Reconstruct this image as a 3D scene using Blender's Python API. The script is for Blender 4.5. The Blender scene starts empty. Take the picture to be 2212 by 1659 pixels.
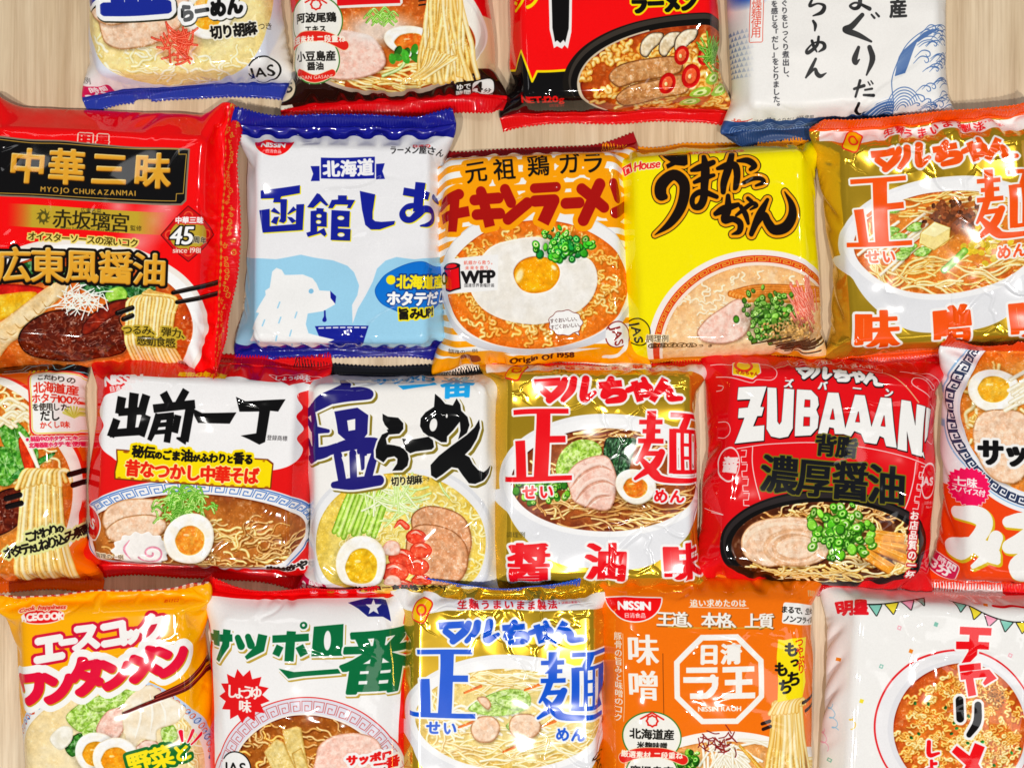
import bpy, math, random
import numpy as np
from concurrent.futures import ThreadPoolExecutor

# ---------------------------------------------------------------- camera, world, light, exposure
S = 0.00033                      # metres per layout unit (the layout sheet is 2212 x 1659 units)
ZTOP = 0.032                     # height of the packets' upper faces
scene = bpy.context.scene
COL = scene.collection

def wpos(px, py):
    return ((px - 1106.0) * S, (829.5 - py) * S)

cam_d = bpy.data.cameras.new('camera')
cam = bpy.data.objects.new('camera', cam_d)
COL.objects.link(cam)
scene.camera = cam
CAM_H = 0.98
cam.location = (0, 0, CAM_H + ZTOP)
cam.rotation_euler = (0, 0, 0)
cam_d.sensor_width = 36.0
cam_d.lens = 36.0 * CAM_H / (2212 * S)
cam_d.clip_start = 0.05
cam_d.clip_end = 50

world = bpy.data.worlds.new('World')
scene.world = world
world.use_nodes = True
wb = world.node_tree.nodes['Background']
wb.inputs[0].default_value = (0.96, 0.98, 1.0, 1)
wb.inputs[1].default_value = 0.115

def area_lamp(name, loc, size, power, color=(1, 1, 1), shape='DISK', target=(0, 0, 0)):
    d = bpy.data.lights.new(name, 'AREA')
    d.shape = shape
    d.size = size[0]
    d.size_y = size[1]
    d.energy = power
    d.color = color
    o = bpy.data.objects.new(name, d)
    COL.objects.link(o)
    o.location = loc
    from mathutils import Vector
    o.rotation_euler = (Vector(target) - Vector(loc)).to_track_quat('-Z', 'Y').to_euler()
    return o

WARM = (1.0, 0.97, 0.925)
area_lamp('ceiling_spot', (-0.74, -0.84, 3.0), (0.055, 0.055), 43, WARM)
area_lamp('ceiling_spot', (0.52, -0.96, 3.0), (0.055, 0.055), 38.5, WARM)
area_lamp('ceiling_spot', (1.55, 0.75, 3.0), (0.055, 0.055), 14, WARM)
area_lamp('added_softbox', (-1.2, 1.5, 3.0), (1.6, 0.35), 5, (1, 1, 1), 'RECTANGLE')  # added softbox, not a known fixture: puts bright streaks on the foil
area_lamp('added_softbox', (1.9, -1.0, 3.0), (0.35, 1.6), 4, (1, 1, 1), 'RECTANGLE')  # second added softbox, also for streaks on the gold film

scene.view_settings.view_transform = 'Standard'
scene.view_settings.look = 'None'
scene.view_settings.gamma = 1.0
scene.view_settings.use_curve_mapping = False
scene.view_settings.exposure = 0.0
scene.render.engine = 'CYCLES'
scene.cycles.use_denoising = True
scene.cycles.max_bounces = 6

# ---------------------------------------------------------------- film pillow simulation
def wrapnoise(seed, Nv, Nu, gv, gu, octaves):
    """smooth noise in about -1..1, periodic along the second axis"""
    rng = np.random.default_rng(seed)
    out = np.zeros((Nv, Nu), np.float32)
    amp = 1.0
    for o in range(octaves):
        g = rng.normal(0, 0.6, (gv + 2, gu))
        fv = np.linspace(0, gv, Nv)
        fu = np.arange(Nu) / Nu * gu
        iv, iu = fv.astype(int), fu.astype(int)
        tv, tu = fv - iv, fu - iu
        tv, tu = (tv * tv * (3 - 2 * tv))[:, None], (tu * tu * (3 - 2 * tu))[None]
        iu2 = (iu + 1) % gu
        a = g[iv][:, iu] * (1 - tu) + g[iv][:, iu2] * tu
        b = g[iv + 1][:, iu] * (1 - tu) + g[iv + 1][:, iu2] * tu
        out += (amp * (a * (1 - tv) + b * tv)).astype(np.float32)
        amp *= 0.5
        gv, gu = gv * 2, gu * 2
    return out

def up2(a):
    """double a (B,Nv,Nu,3) grid, periodic along Nu"""
    b = np.empty((a.shape[0], a.shape[1], a.shape[2] * 2, 3), np.float32)
    b[:, :, 0::2] = a
    b[:, :, 1::2] = 0.5 * (a + np.roll(a, -1, 2))
    c = np.empty((b.shape[0], b.shape[1] * 2 - 1, b.shape[2], 3), np.float32)
    c[:, 0::2] = b
    c[:, 1::2] = 0.5 * (b[:, 1:] + b[:, :-1])
    return c

def relax(x, P, steps, iters, first):
    B, Nv, Nu, _ = x.shape
    f = lambda k: np.array([p[k] for p in P], np.float32).reshape(B, 1, 1)
    W, L = f('W'), f('L')
    du = 2 * W / Nu
    dv = L / (Nv - 1)
    pu = np.empty((B, Nv, Nu), np.float32)
    pv = np.empty((B, Nv, Nu), np.float32)
    bump = np.empty((B, Nv, Nu), np.float32)
    for b, p in enumerate(P):
        pu[b] = wrapnoise(p['seed'] * 3 + 1, Nv, Nu, 7, 12, 2)
        pv[b] = wrapnoise(p['seed'] * 3 + 2, Nv, Nu, 9, 9, 2)
        bump[b] = wrapnoise(p['seed'] * 3 + 3, Nv, Nu, 8, 12, 1)
    puck = f('puck')
    tt = np.abs(np.linspace(-1, 1, Nv, dtype=np.float32))[None, :, None]
    tb = 2 * f('by') / L
    ts = 1 - 2 * f('seal') / L
    ge = np.clip((tt - tb * 0.85) / (ts - tb * 0.85), 0, 1)
    ge = np.where(ge < 0.75, ge / 0.75, np.clip((1 - ge) / 0.25, 0, 1))
    gn = np.stack([wrapnoise(p['seed'] * 3 + 8, Nv, Nu, 2, 14, 2) for p in P])
    du = du * (1 + puck * pu + f('gather') * ge * (1 + 1.2 * gn))
    dv = dv * (1 + puck * 0.8 * pv[:, :-1])
    dd = np.sqrt(du[:, :-1] ** 2 + dv ** 2)
    bx, by, bz = f('bx'), f('by'), f('bz')
    zc = bz + 0.0012
    rr = f('rr')[..., None]
    kb = np.float32(0.10 if Nu < 100 else 0.07)
    half = Nu // 2
    mir = (Nu - np.arange(Nu)) % Nu
    seal = np.zeros((B, Nv, 1), bool)
    fz = np.zeros((B, Nv, Nu), np.float32)
    for b, p in enumerate(P):
        n = max(2, int(round(p['seal'] / p['L'] * (Nv - 1))) + 1)
        seal[b, :n] = True
        seal[b, Nv - n:] = True
        wob = wrapnoise(p['seed'] * 7 + 5, 2, Nu, 2, 9, 1)[0] + 0.5 * wrapnoise(p['seed'] * 7 + 6, 2, Nu, 2, 4, 1)[0]
        wob = 0.5 * (wob + wob[mir]) * np.float32(4e-5)
        fz[b, :n] = p['fin'][0] + wob
        fz[b, Nv - n:] = p['fin'][1] + np.roll(wob, half // 2)[mir] * 0.5 + np.roll(wob, half // 2) * 0.5
    sealm = seal[..., None]
    xo = x.copy()
    press = f('press')
    front = (np.arange(Nu) > 0) & (np.arange(Nu) < half)
    sx_ = ((2 * np.arange(Nu) / Nu - 0.5)[None, None] * W).astype(np.float32) + 0 * pu
    sy_ = (np.linspace(-0.5, 0.5, Nv)[None, :, None] * L).astype(np.float32) + 0 * pu
    cm = (np.abs(sx_) < 0.6 * bx) & (np.abs(sy_) < 0.6 * by) & front[None, None]
    cn = cm.sum((1, 2)).astype(np.float32)
    for st in range(steps):
        v = (x - xo) * np.float32(0.90)
        xo = x.copy()
        tu = np.roll(x, -1, 2) - np.roll(x, 1, 2)
        tv = np.empty_like(x)
        tv[:, 1:-1] = x[:, 2:] - x[:, :-2]
        tv[:, 0] = x[:, 1] - x[:, 0]
        tv[:, -1] = x[:, -1] - x[:, -2]
        n = np.cross(tu, tv)
        ln = np.sqrt((n * n).sum(-1, keepdims=True)) + 1e-12
        n /= ln
        a = n * (press[..., None] * np.where(sealm, 0, 1))
        a[..., 2] += np.where(seal, fz, np.float32(-0.00002))
        x = x + v + a.astype(np.float32)
        for it in range(iters):
            # along u
            d = np.roll(x, -1, 2) - x
            l = np.sqrt((d * d).sum(-1)) + 1e-9
            k = (l - du) / l
            k = np.where(k > 0, k * 0.9, k * 0.35)
            c = d * k[..., None]
            x = x + 0.5 * (c - np.roll(c, 1, 2))
            # along v
            d = x[:, 1:] - x[:, :-1]
            l = np.sqrt((d * d).sum(-1)) + 1e-9
            k = (l - dv) / l
            k = np.where(k > 0, k * 0.9, k * 0.35)
            c = d * k[..., None] * 0.5
            x[:, :-1] += c
            x[:, 1:] -= c
            # shear
            for sgn in (1, -1):
                xr = np.roll(x, -sgn, 2)
                d = xr[:, 1:] - x[:, :-1]
                l = np.sqrt((d * d).sum(-1)) + 1e-9
                k = (l - dd) / l
                k = np.where(k > 0, k * 0.3, k * 0.12)
                c = d * k[..., None] * 0.5
                x[:, :-1] += c
                x[:, 1:] -= np.roll(c, sgn, 2)
            # bending (skip-two springs that only push apart)
            d = np.roll(x, -2, 2) - x
            l = np.sqrt((d * d).sum(-1)) + 1e-9
            k = np.minimum((l - 2 * du * 0.985) / l, 0) * kb
            c = d * k[..., None]
            x = x + (c - np.roll(c, 2, 2))
            d = x[:, 2:] - x[:, :-2]
            l = np.sqrt((d * d).sum(-1)) + 1e-9
            k = np.minimum((l - 2 * dv[:, :-1] * 0.985) / l, 0) * kb
            c = d * k[..., None]
            x[:, :-2] += c
            x[:, 2:] -= c
        # the print stays centred on the block
        ox = ((x[..., 0] - sx_) * cm).sum((1, 2)) / cn
        oy = ((x[..., 1] - sy_) * cm).sum((1, 2)) / cn
        x[..., 0] -= ox[:, None, None]
        x[..., 1] -= oy[:, None, None]
        xo[..., 0] -= ox[:, None, None]
        xo[..., 1] -= oy[:, None, None]
        # the noodle block inside
        p0 = x.copy()
        p0[..., 2] -= zc
        hb = np.stack(np.broadcast_arrays(bx, by, bz + bump * 0), -1).astype(np.float32) - rr
        hb[..., 2] += bump * np.float32(0.0016)
        q = np.abs(p0) - hb
        qo = np.maximum(q, 0)
        do = np.sqrt((qo * qo).sum(-1))
        deep = (q < 0).all(-1)
        pen = rr[..., 0] - do
        g = np.sign(p0) * qo / (do[..., None] + 1e-9)
        x = x + np.where(((pen > 0) & ~deep)[..., None], g * pen[..., None], 0)
        sz = np.where(front, 1.0, -1.0).astype(np.float32)
        zz = zc + sz * (bz)
        x[..., 2] = np.where(deep, zz, x[..., 2])
        # seals: both sheets pressed together; table below
        m = 0.5 * (x + x[:, :, mir])
        x = np.where(sealm, m, x).astype(np.float32)
        x[..., 2] = np.maximum(x[..., 2], 0.0006)
    return x

def simulate(P):
    B = len(P)
    Nu, Nv = 64, 41
    s = np.arange(Nu) / Nu
    i = np.linspace(-1, 1, Nv)
    x = np.zeros((B, Nv, Nu, 3), np.float32)
    for b, p in enumerate(P):
        rng = np.random.default_rng(p['seed'])
        h = (p['bz'] * 1.5) * (1 - np.abs(i) ** 5)
        wx = p['bx'] * 1.04 + (p['W'] / 2 - p['bx'] * 1.04) * np.abs(i) ** 6
        x[b, :, :, 0] = -np.cos(2 * np.pi * s)[None] * wx[:, None]
        x[b, :, :, 2] = p['bz'] + np.sin(2 * np.pi * s)[None] * h[:, None]
        x[b, :, :, 1] = (i * p['L'] / 2 * 0.97)[:, None]
        for e in (0, 1):
            tw = p['twist'][e]
            w_ = np.clip(i if e else -i, 0, 1)[:, None] ** 3
            x[b, :, :, 1] += w_ * x[b, :, :, 0] * tw
            x[b, :, :, 0] += w_ * p['shift'][e]
        x[b] += rng.normal(0, 0.0007, x[b].shape)
    x = relax(x, P, 110, 4, True)
    x = up2(x)
    for b, p in enumerate(P):
        rng = np.random.default_rng(p['seed'] + 99)
        x[b] += rng.normal(0, 0.00012, x[b].shape)
    x = relax(x, P, 30, 5, False)
    x = up2(x)
    for b, p in enumerate(P):
        rng = np.random.default_rng(p['seed'] + 199)
        x[b] += rng.normal(0, 0.00004, x[b].shape)
    x = relax(x, P, 12, 4, False)
    return x
SEALU = 34.0                     # width of the end seals in layout units

# ---------------------------------------------------------------- the surface underneath
def node(nt, kind, **kw):
    n = nt.nodes.new(kind)
    for k, v in kw.items():
        setattr(n, k, v)
    return n

def wood_material():
    m = bpy.data.materials.new('pale_wood')
    m.use_nodes = True
    nt = m.node_tree
    b = nt.nodes['Principled BSDF']
    tc = node(nt, 'ShaderNodeTexCoord')
    def chain(scale, noise_scale, detail, rough, dist):
        mp = node(nt, 'ShaderNodeMapping')
        mp.inputs['Scale'].default_value = scale
        nt.links.new(tc.outputs['Object'], mp.inputs[0])
        n = node(nt, 'ShaderNodeTexNoise')
        n.inputs['Scale'].default_value = noise_scale
        n.inputs['Detail'].default_value = detail
        n.inputs['Roughness'].default_value = rough
        n.inputs['Distortion'].default_value = dist
        nt.links.new(mp.outputs[0], n.inputs['Vector'])
        return n
    a = chain((7, 0.8, 1), 3.0, 6, 0.6, 1.2)          # broad figure
    f = chain((160, 5, 1), 4.0, 4, 0.65, 0.2)          # fine pores
    g = chain((40, 1.4, 1), 3.0, 3, 0.6, 1.0)          # streaks
    r1 = node(nt, 'ShaderNodeValToRGB')
    r1.color_ramp.elements[0].position = 0.32
    r1.color_ramp.elements[0].color = (0.60, 0.44, 0.26, 1)
    r1.color_ramp.elements[1].position = 0.68
    r1.color_ramp.elements[1].color = (0.82, 0.67, 0.47, 1)
    nt.links.new(a.outputs['Fac'], r1.inputs[0])
    r2 = node(nt, 'ShaderNodeValToRGB')
    r2.color_ramp.elements[0].position = 0.30
    r2.color_ramp.elements[0].color = (0.72, 0.66, 0.60, 1)
    r2.color_ramp.elements[1].position = 0.56
    r2.color_ramp.elements[1].color = (1, 1, 1, 1)
    nt.links.new(f.outputs['Fac'], r2.inputs[0])
    r3 = node(nt, 'ShaderNodeValToRGB')
    r3.color_ramp.elements[0].position = 0.36
    r3.color_ramp.elements[0].color = (0.72, 0.65, 0.58, 1)
    r3.color_ramp.elements[1].position = 0.58
    r3.color_ramp.elements[1].color = (1, 1, 1, 1)
    nt.links.new(g.outputs['Fac'], r3.inputs[0])
    m1 = node(nt, 'ShaderNodeMix', data_type='RGBA', blend_type='MULTIPLY')
    m1.inputs[0].default_value = 0.45
    nt.links.new(r1.outputs[0], m1.inputs[6])
    nt.links.new(r2.outputs[0], m1.inputs[7])
    m2 = node(nt, 'ShaderNodeMix', data_type='RGBA', blend_type='MULTIPLY')
    m2.inputs[0].default_value = 0.6
    nt.links.new(m1.outputs[2], m2.inputs[6])
    nt.links.new(r3.outputs[0], m2.inputs[7])
    nt.links.new(m2.outputs[2], b.inputs['Base Color'])
    b.inputs['Roughness'].default_value = 0.42
    bp = node(nt, 'ShaderNodeBump')
    bp.inputs['Strength'].default_value = 0.15
    bp.inputs['Distance'].default_value = 0.0006
    nt.links.new(f.outputs['Fac'], bp.inputs['Height'])
    nt.links.new(bp.outputs[0], b.inputs['Normal'])
    return m

def table_top():
    hx, hy, t, r = 0.62, 0.48, 0.028, 0.004
    prof = [(0, 0), (-r * 0.3, 0), (-r, -r * 0.3)]
    vs, fs = [], []
    rings = [(0.0, -t), (0.0, -r), (-r * 0.3, -r * 0.3), (-r, 0.0)]
    for ins, z in rings:
        x, y = hx + ins, hy + ins
        vs += [(-x, -y, z), (x, -y, z), (x, y, z), (-x, y, z)]
    n = len(rings)
    for k in range(n - 1):
        for q in range(4):
            a, b = k * 4 + q, k * 4 + (q + 1) % 4
            fs.append((a, b, b + 4, a + 4))
    fs.append(tuple(range((n - 1) * 4, n * 4)))
    fs.append((3, 2, 1, 0))
    me = bpy.data.meshes.new('table_top')
    me.from_pydata(vs, [], fs)
    me.materials.append(wood_material())
    o = bpy.data.objects.new('table_top', me)
    COL.objects.link(o)
    o['kind'] = 'structure'
    return o

table_top()
# ---------------------------------------------------------------- print painter (flat print on the film, drawn by code)
K = 1.5                                     # print pixels per layout unit
_gl = {}
_tc = bpy.data.curves.new('glyph_source', 'FONT')
_to = bpy.data.objects.new('glyph_source', _tc)

def _load_glyphs(chars):
    """outlines of the characters, from Blender's built-in font"""
    chars = [c for c in dict.fromkeys(chars) if c not in _gl and c not in ' \n']
    if not chars:
        return
    COL.objects.link(_to)
    for c in chars:
        _tc.body = c
        bpy.context.view_layer.update()
        dg = bpy.context.evaluated_depsgraph_get()
        e = _to.evaluated_get(dg)
        cv = e.to_curve(dg)
        cons = []
        for sp in cv.splines:
            bp = sp.bezier_points
            n = len(bp)
            pts = []
            for i in range(n):
                a, b = bp[i], bp[(i + 1) % n]
                p0, p1, p2, p3 = (np.array(q[:2]) for q in (a.co, a.handle_right, b.co, b.handle_left))
                straight = a.handle_right_type == 'VECTOR' and b.handle_left_type == 'VECTOR'
                for t in ((0,) if straight else (0, 0.25, 0.5, 0.75)):
                    u = 1 - t
                    pts.append(u ** 3 * p0 + 3 * u * u * t * p1 + 3 * u * t * t * p3 + t ** 3 * p2)
            cons.append(np.array(pts))
        e.to_curve_clear()
        _gl[c] = cons
    COL.objects.unlink(_to)

def glyph(c):
    if c not in _gl:
        _load_glyphs([c])
    return _gl[c]

def smooth(pts, n=6, closed=False):
    """Catmull-Rom through the points (any number of columns)"""
    P = np.asarray(pts, float)
    if len(P) < 3:
        return P
    Q = np.vstack([P[-1:], P, P[:2]]) if closed else np.vstack([2 * P[:1] - P[1:2], P, 2 * P[-1:] - P[-2:-1]])
    m = len(Q) - 3
    t = np.linspace(0, 1, n, endpoint=False)[:, None]
    out = []
    for i in range(m):
        a, b, c, d = Q[i:i + 4]
        out.append(0.5 * (2 * b + (c - a) * t + (2 * a - 5 * b + 4 * c - d) * t * t + (3 * b - a - 3 * c + d) * t ** 3))
    out = np.vstack(out)
    return out if closed else np.vstack([out, P[-1:]])

def shift(m, dx, dy):
    o = np.zeros_like(m)
    h, w = m.shape
    if abs(dx) >= w or abs(dy) >= h:
        return o
    o[max(dy, 0):h + min(dy, 0), max(dx, 0):w + min(dx, 0)] = m[max(-dy, 0):h + min(-dy, 0), max(-dx, 0):w + min(-dx, 0)]
    return o

def dilate(m, rx, ry=None):
    ry = rx if ry is None else ry
    if max(rx, ry) < 0.3:
        return m
    if max(rx, ry) < 1.2:
        o = m.copy()
        for dx, dy, r in ((1, 0, rx), (-1, 0, rx), (0, 1, ry), (0, -1, ry)):
            o = np.maximum(o, shift(m, dx, dy) * min(r, 1))
        return o
    if max(rx, ry) > 4:
        m = dilate(m, rx / 2, ry / 2)
        rx, ry = rx / 2, ry / 2
    o = m.copy()
    for k in range(16):
        a = k * math.pi / 8
        o = np.maximum(o, shift(m, int(round(rx * math.cos(a))), int(round(ry * math.sin(a)))))
    return o

def blur(m, r):
    r = int(round(r))
    if r < 1:
        return m
    for _ in range(2):
        for ax in (0, 1):
            p = np.pad(m, [(r + 1, r) if a == ax else (0, 0) for a in range(m.ndim)], mode='edge')
            c = np.cumsum(p, ax, dtype=np.float64)
            n = m.shape[ax]
            m = ((np.take(c, range(2 * r + 1, 2 * r + 1 + n), ax) - np.take(c, range(0, n), ax)) / (2 * r + 1)).astype(np.float32)
    return m

def vnoise(h, w, cell, seed, octv=3):
    rng = np.random.default_rng(seed)
    out = np.zeros((h, w), np.float32)
    amp, tot = 1.0, 0
    for _ in range(octv):
        gh, gw = int(h / cell) + 3, int(w / cell) + 3
        g = rng.random((gh, gw)).astype(np.float32)
        y, x = np.arange(h) / cell, np.arange(w) / cell
        iy, ix = y.astype(int), x.astype(int)
        ty, tx = y - iy, x - ix
        ty, tx = (ty * ty * (3 - 2 * ty))[:, None], (tx * tx * (3 - 2 * tx))[None]
        a = g[iy][:, ix] * (1 - tx) + g[iy][:, ix + 1] * tx
        b = g[iy + 1][:, ix] * (1 - tx) + g[iy + 1][:, ix + 1] * tx
        out += (amp * (a * (1 - ty) + b * ty)).astype(np.float32)
        tot += amp
        amp *= 0.5
        cell = max(cell / 2, 1.2)
    return out / tot

def rgb(c):
    if isinstance(c, str):
        return np.array([int(c[i:i + 2], 16) / 255 for i in (0, 2, 4)], np.float32)
    return np.asarray(c, np.float32)

class Canvas:
    def __init__(s, cx, cy, rot, w, h, ex, ey, kx, ky, base, metal=0.0):
        """cx, cy, rot: centre and clockwise turn on the layout sheet; w, h: flat film size; ex, ey: half size of the block's flat top"""
        s.cx, s.cy = cx, cy
        s.c, s.s = math.cos(math.radians(rot)), math.sin(math.radians(rot))
        s.w, s.h = w, h
        s.ex, s.ey, s.kx, s.ky = ex, ey, kx, ky
        s.W, s.H = int(w * K), int(h * K)
        s.rgb = np.empty((s.H, s.W, 3), np.float32)
        s.rgb[:] = rgb(base)
        s.metal = np.full((s.H, s.W), metal, np.float32)
        s.FX, s.FY = np.meshgrid((np.arange(s.W) + 0.5) / K - w / 2, (np.arange(s.H) + 0.5) / K - h / 2)
        lx = np.where(np.abs(s.FX) > ex, np.sign(s.FX) * (ex + (np.abs(s.FX) - ex) / kx), s.FX)
        ly = np.where(np.abs(s.FY) > ey, np.sign(s.FY) * (ey + (np.abs(s.FY) - ey) / ky), s.FY)
        s.GX = (cx + lx * s.c - ly * s.s).astype(np.float32)
        s.GY = (cy + lx * s.s + ly * s.c).astype(np.float32)
        s.LX, s.LY = lx, ly
        s.GX0, s.GY0 = s.GX, s.GY
        s.sc, s.ox, s.oy, s.k, s.u, s.lo = 1.0, 0.0, 0.0, K, 1.0, None
        s.seed = int(cx * 7 + cy * 13) % 9999
        s.rng = np.random.default_rng(s.seed)
        s.grain = vnoise(s.H, s.W, 3, s.seed, 2)

    def pg(s, x0, y0, wsrc, wpx=2201):
        """draw in the units of an enlarged piece of the layout: its corner, its width and how many units that width is read as"""
        s.lo = None
        s.ox, s.oy, s.sc = x0 / 1.7636, y0 / 1.7636, wsrc / wpx / 1.7636
        s.k = K * s.sc
        s.u = 1 / s.sc
        s.GX, s.GY = (s.GX0 - s.ox) / s.sc, (s.GY0 - s.oy) / s.sc

    def pgl(s, ox, oy, sc=0.3349):
        """like pg, but turned with the packet; (ox, oy) is the packet's centre in those units"""
        s.pg(0, 0, 1, 1)
        s.sc, s.k, s.u = sc, K * sc, 1 / sc
        s.lo = (ox, oy)
        s.GX, s.GY = (s.LX / sc + ox).astype(np.float32), (s.LY / sc + oy).astype(np.float32)

    def page(s, col, row):
        s.pg(1300 * col, (0, 980, 1945)[row], 1300, 2201)

    def to_px(s, pts):
        P = np.asarray(pts, float)
        dx, dy = s.ox + P[:, 0] * s.sc - s.cx, s.oy + P[:, 1] * s.sc - s.cy
        lx, ly = dx * s.c + dy * s.s, -dx * s.s + dy * s.c
        if s.lo:
            lx, ly = (P[:, 0] - s.lo[0]) * s.sc, (P[:, 1] - s.lo[1]) * s.sc
        fx = np.where(np.abs(lx) > s.ex, np.sign(lx) * (s.ex + (np.abs(lx) - s.ex) * s.kx), lx)
        fy = np.where(np.abs(ly) > s.ey, np.sign(ly) * (s.ey + (np.abs(ly) - s.ey) * s.ky), ly)
        return np.stack([(fx + s.w / 2) * K, (fy + s.h / 2) * K], 1)

    # ---- masks ----
    def cover(s, cons, pad=2):
        """anti-aliased fill of contours in print pixels -> (slice, mask)"""
        al = np.vstack(cons)
        x0, y0 = np.floor(al.min(0)).astype(int) - pad
        x1, y1 = np.ceil(al.max(0)).astype(int) + pad + 1
        x0, y0 = max(x0, -60), max(y0, -60)
        x1, y1 = min(x1, s.W + 60), min(y1, s.H + 60)
        w, h = x1 - x0, y1 - y0
        if w <= 2 or h <= 2:
            return None
        SS = 4
        buf = np.zeros(h * (w + 2), np.float64)
        for c in cons:
            p = c - (x0, y0)
            q = np.roll(p, -1, 0)
            ya, yb = p[:, 1] * SS, q[:, 1] * SS
            sg = np.where(yb > ya, 1.0, -1.0)
            lo, hi = np.minimum(ya, yb), np.maximum(ya, yb)
            i0 = np.ceil(lo - 0.5).astype(int)
            i1 = np.ceil(hi - 0.5).astype(int)
            i0, i1 = np.clip(i0, 0, h * SS), np.clip(i1, 0, h * SS)
            n = i1 - i0
            if n.sum() == 0:
                continue
            e = np.repeat(np.arange(len(p)), n)
            k = np.arange(n.sum()) - np.repeat(np.cumsum(n) - n, n)
            yy = i0[e] + k
            t = (yy + 0.5 - ya[e]) / (yb[e] - ya[e])
            xx = np.clip(p[e, 0] + t * (q[e, 0] - p[e, 0]), 0, w - 0.01)
            ix = xx.astype(int)
            fr = xx - ix
            row = (yy // SS) * (w + 2)
            np.add.at(buf, row + ix, sg[e] * (1 - fr) / SS)
            np.add.at(buf, row + ix + 1, sg[e] * fr / SS)
        m = np.clip(np.abs(np.cumsum(buf.reshape(h, w + 2), 1)[:, :w]), 0, 1).astype(np.float32)
        return (x0, y0, m)

    def put(s, xm, color, alpha=1.0, metal=0.0):
        """composite a mask (x0, y0, m) with a colour, a vertical gradient (c0, c1) or an array"""
        if xm is None:
            return
        x0, y0, m = xm
        h, w = m.shape
        a0, b0 = max(0, -y0), max(0, -x0)
        a1, b1 = min(h, s.H - y0), min(w, s.W - x0)
        if a1 <= a0 or b1 <= b0:
            return
        m = m[a0:a1, b0:b1] * alpha
        sl = (slice(y0 + a0, y0 + a1), slice(x0 + b0, x0 + b1))
        if isinstance(color, tuple) and len(color) == 2:
            t = np.linspace(0, 1, h)[a0:a1, None, None]
            col = rgb(color[0]) * (1 - t) + rgb(color[1]) * t
        elif isinstance(color, np.ndarray) and color.ndim == 3:
            col = color[a0:a1, b0:b1]
        else:
            col = rgb(color)
        s.rgb[sl] += (col - s.rgb[sl]) * m[..., None]
        s.metal[sl] += (metal - s.metal[sl]) * m

    def fillmask(s, m, color, metal=0.0, alpha=1.0):
        ys = np.flatnonzero(m.any(1))
        if len(ys) == 0:
            return
        y0, y1 = ys[0], ys[-1] + 1
        xs = np.flatnonzero(m[y0:y1].any(0))
        x0, x1 = xs[0], xs[-1] + 1
        if isinstance(color, np.ndarray) and color.ndim == 3:
            color = color[y0:y1, x0:x1]
        s.put((int(x0), int(y0), m[y0:y1, x0:x1].astype(np.float32)), color, alpha, metal)

    def fdot(s, fx, fy, r, color, wd=None):
        """dot or small ring at a flat film position"""
        px, py = (fx + s.w / 2) * K, (fy + s.h / 2) * K
        R = (r + (wd or 0)) * K + 2
        x0, y0, x1, y1 = int(px - R), int(py - R), int(px + R) + 2, int(py + R) + 2
        X, Y = np.meshgrid(np.arange(x0, x1) + 0.5 - px, np.arange(y0, y1) + 0.5 - py)
        d = np.hypot(X, Y) / K
        m = np.clip(((wd / 2 - np.abs(d - r)) if wd else (r - d)) * K + 0.5, 0, 1).astype(np.float32)
        s.put((x0, y0, m), color)

    def poly(s, pts, color, sm=False, closed=True, alpha=1.0, metal=0.0, soft=0, edge=None):
        P = smooth(pts, 8, True) if sm else np.asarray(pts, float)
        if not sm and len(P) < 40:
            # subdivide so that the fold warp bends long edges
            Q = []
            for a, b in zip(P, np.roll(P, -1, 0)):
                n = max(1, int(np.hypot(*(b - a)) * s.sc / 30))
                Q += [a + (b - a) * k / n for k in range(n)]
            P = np.array(Q)
        xm = s.cover([s.to_px(P)], pad=2 + int(soft * s.k * 3) + (int(edge[0] * s.k) + 2 if edge else 0))
        if xm is None:
            return None
        if soft:
            xm = (xm[0], xm[1], blur(xm[2], soft * s.k))
        if edge:
            s.put((xm[0], xm[1], dilate(xm[2], edge[0] * s.k)), edge[1], alpha, metal)
        s.put(xm, color, alpha, metal)
        return xm

    def dist_stroke(s, pts, wid, sm=True, n=5):
        """-> (x0, y0, mask, t) with t = distance from the middle line over the radius"""
        P = np.asarray(pts, float)
        wd = np.full(len(P), wid, float) if np.isscalar(wid) else np.interp(np.linspace(0, 1, len(P)), np.linspace(0, 1, len(wid)), wid)
        A = np.column_stack([P, wd])
        if sm and len(P) > 2:
            A = smooth(A, n)
        px = s.to_px(A[:, :2])
        r = np.maximum(A[:, 2], 0.3) * s.k / 2
        R = r.max() + 2
        x0, y0 = np.floor(px.min(0) - R).astype(int)
        x1, y1 = np.ceil(px.max(0) + R).astype(int) + 1
        if x1 < 0 or y1 < 0 or x0 > s.W or y0 > s.H:
            return None
        w, h = x1 - x0, y1 - y0
        if w > 4000 or h > 4000:
            return None
        m = np.zeros((h, w), np.float32)
        T = np.full((h, w), 9.0, np.float32)
        for i in range(len(px) - 1):
            a, b = px[i] - (x0, y0), px[i + 1] - (x0, y0)
            ra, rb = r[i], r[i + 1]
            rm = max(ra, rb) + 1.5
            u0, u1 = int(max(0, min(a[0], b[0]) - rm)), int(min(w, max(a[0], b[0]) + rm + 1))
            v0, v1 = int(max(0, min(a[1], b[1]) - rm)), int(min(h, max(a[1], b[1]) + rm + 1))
            X = np.arange(u0, u1)[None] + 0.5 - a[0]
            Y = np.arange(v0, v1)[:, None] + 0.5 - a[1]
            d = b - a
            L = d @ d + 1e-9
            t = np.clip((X * d[0] + Y * d[1]) / L, 0, 1)
            q = np.sqrt((X - t * d[0]) ** 2 + (Y - t * d[1]) ** 2)
            rr_ = ra + (rb - ra) * t
            sl = (slice(v0, v1), slice(u0, u1))
            m[sl] = np.maximum(m[sl], np.clip(rr_ - q + 0.5, 0, 1))
            T[sl] = np.minimum(T[sl], q / rr_)
        return x0, y0, m, T

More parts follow.
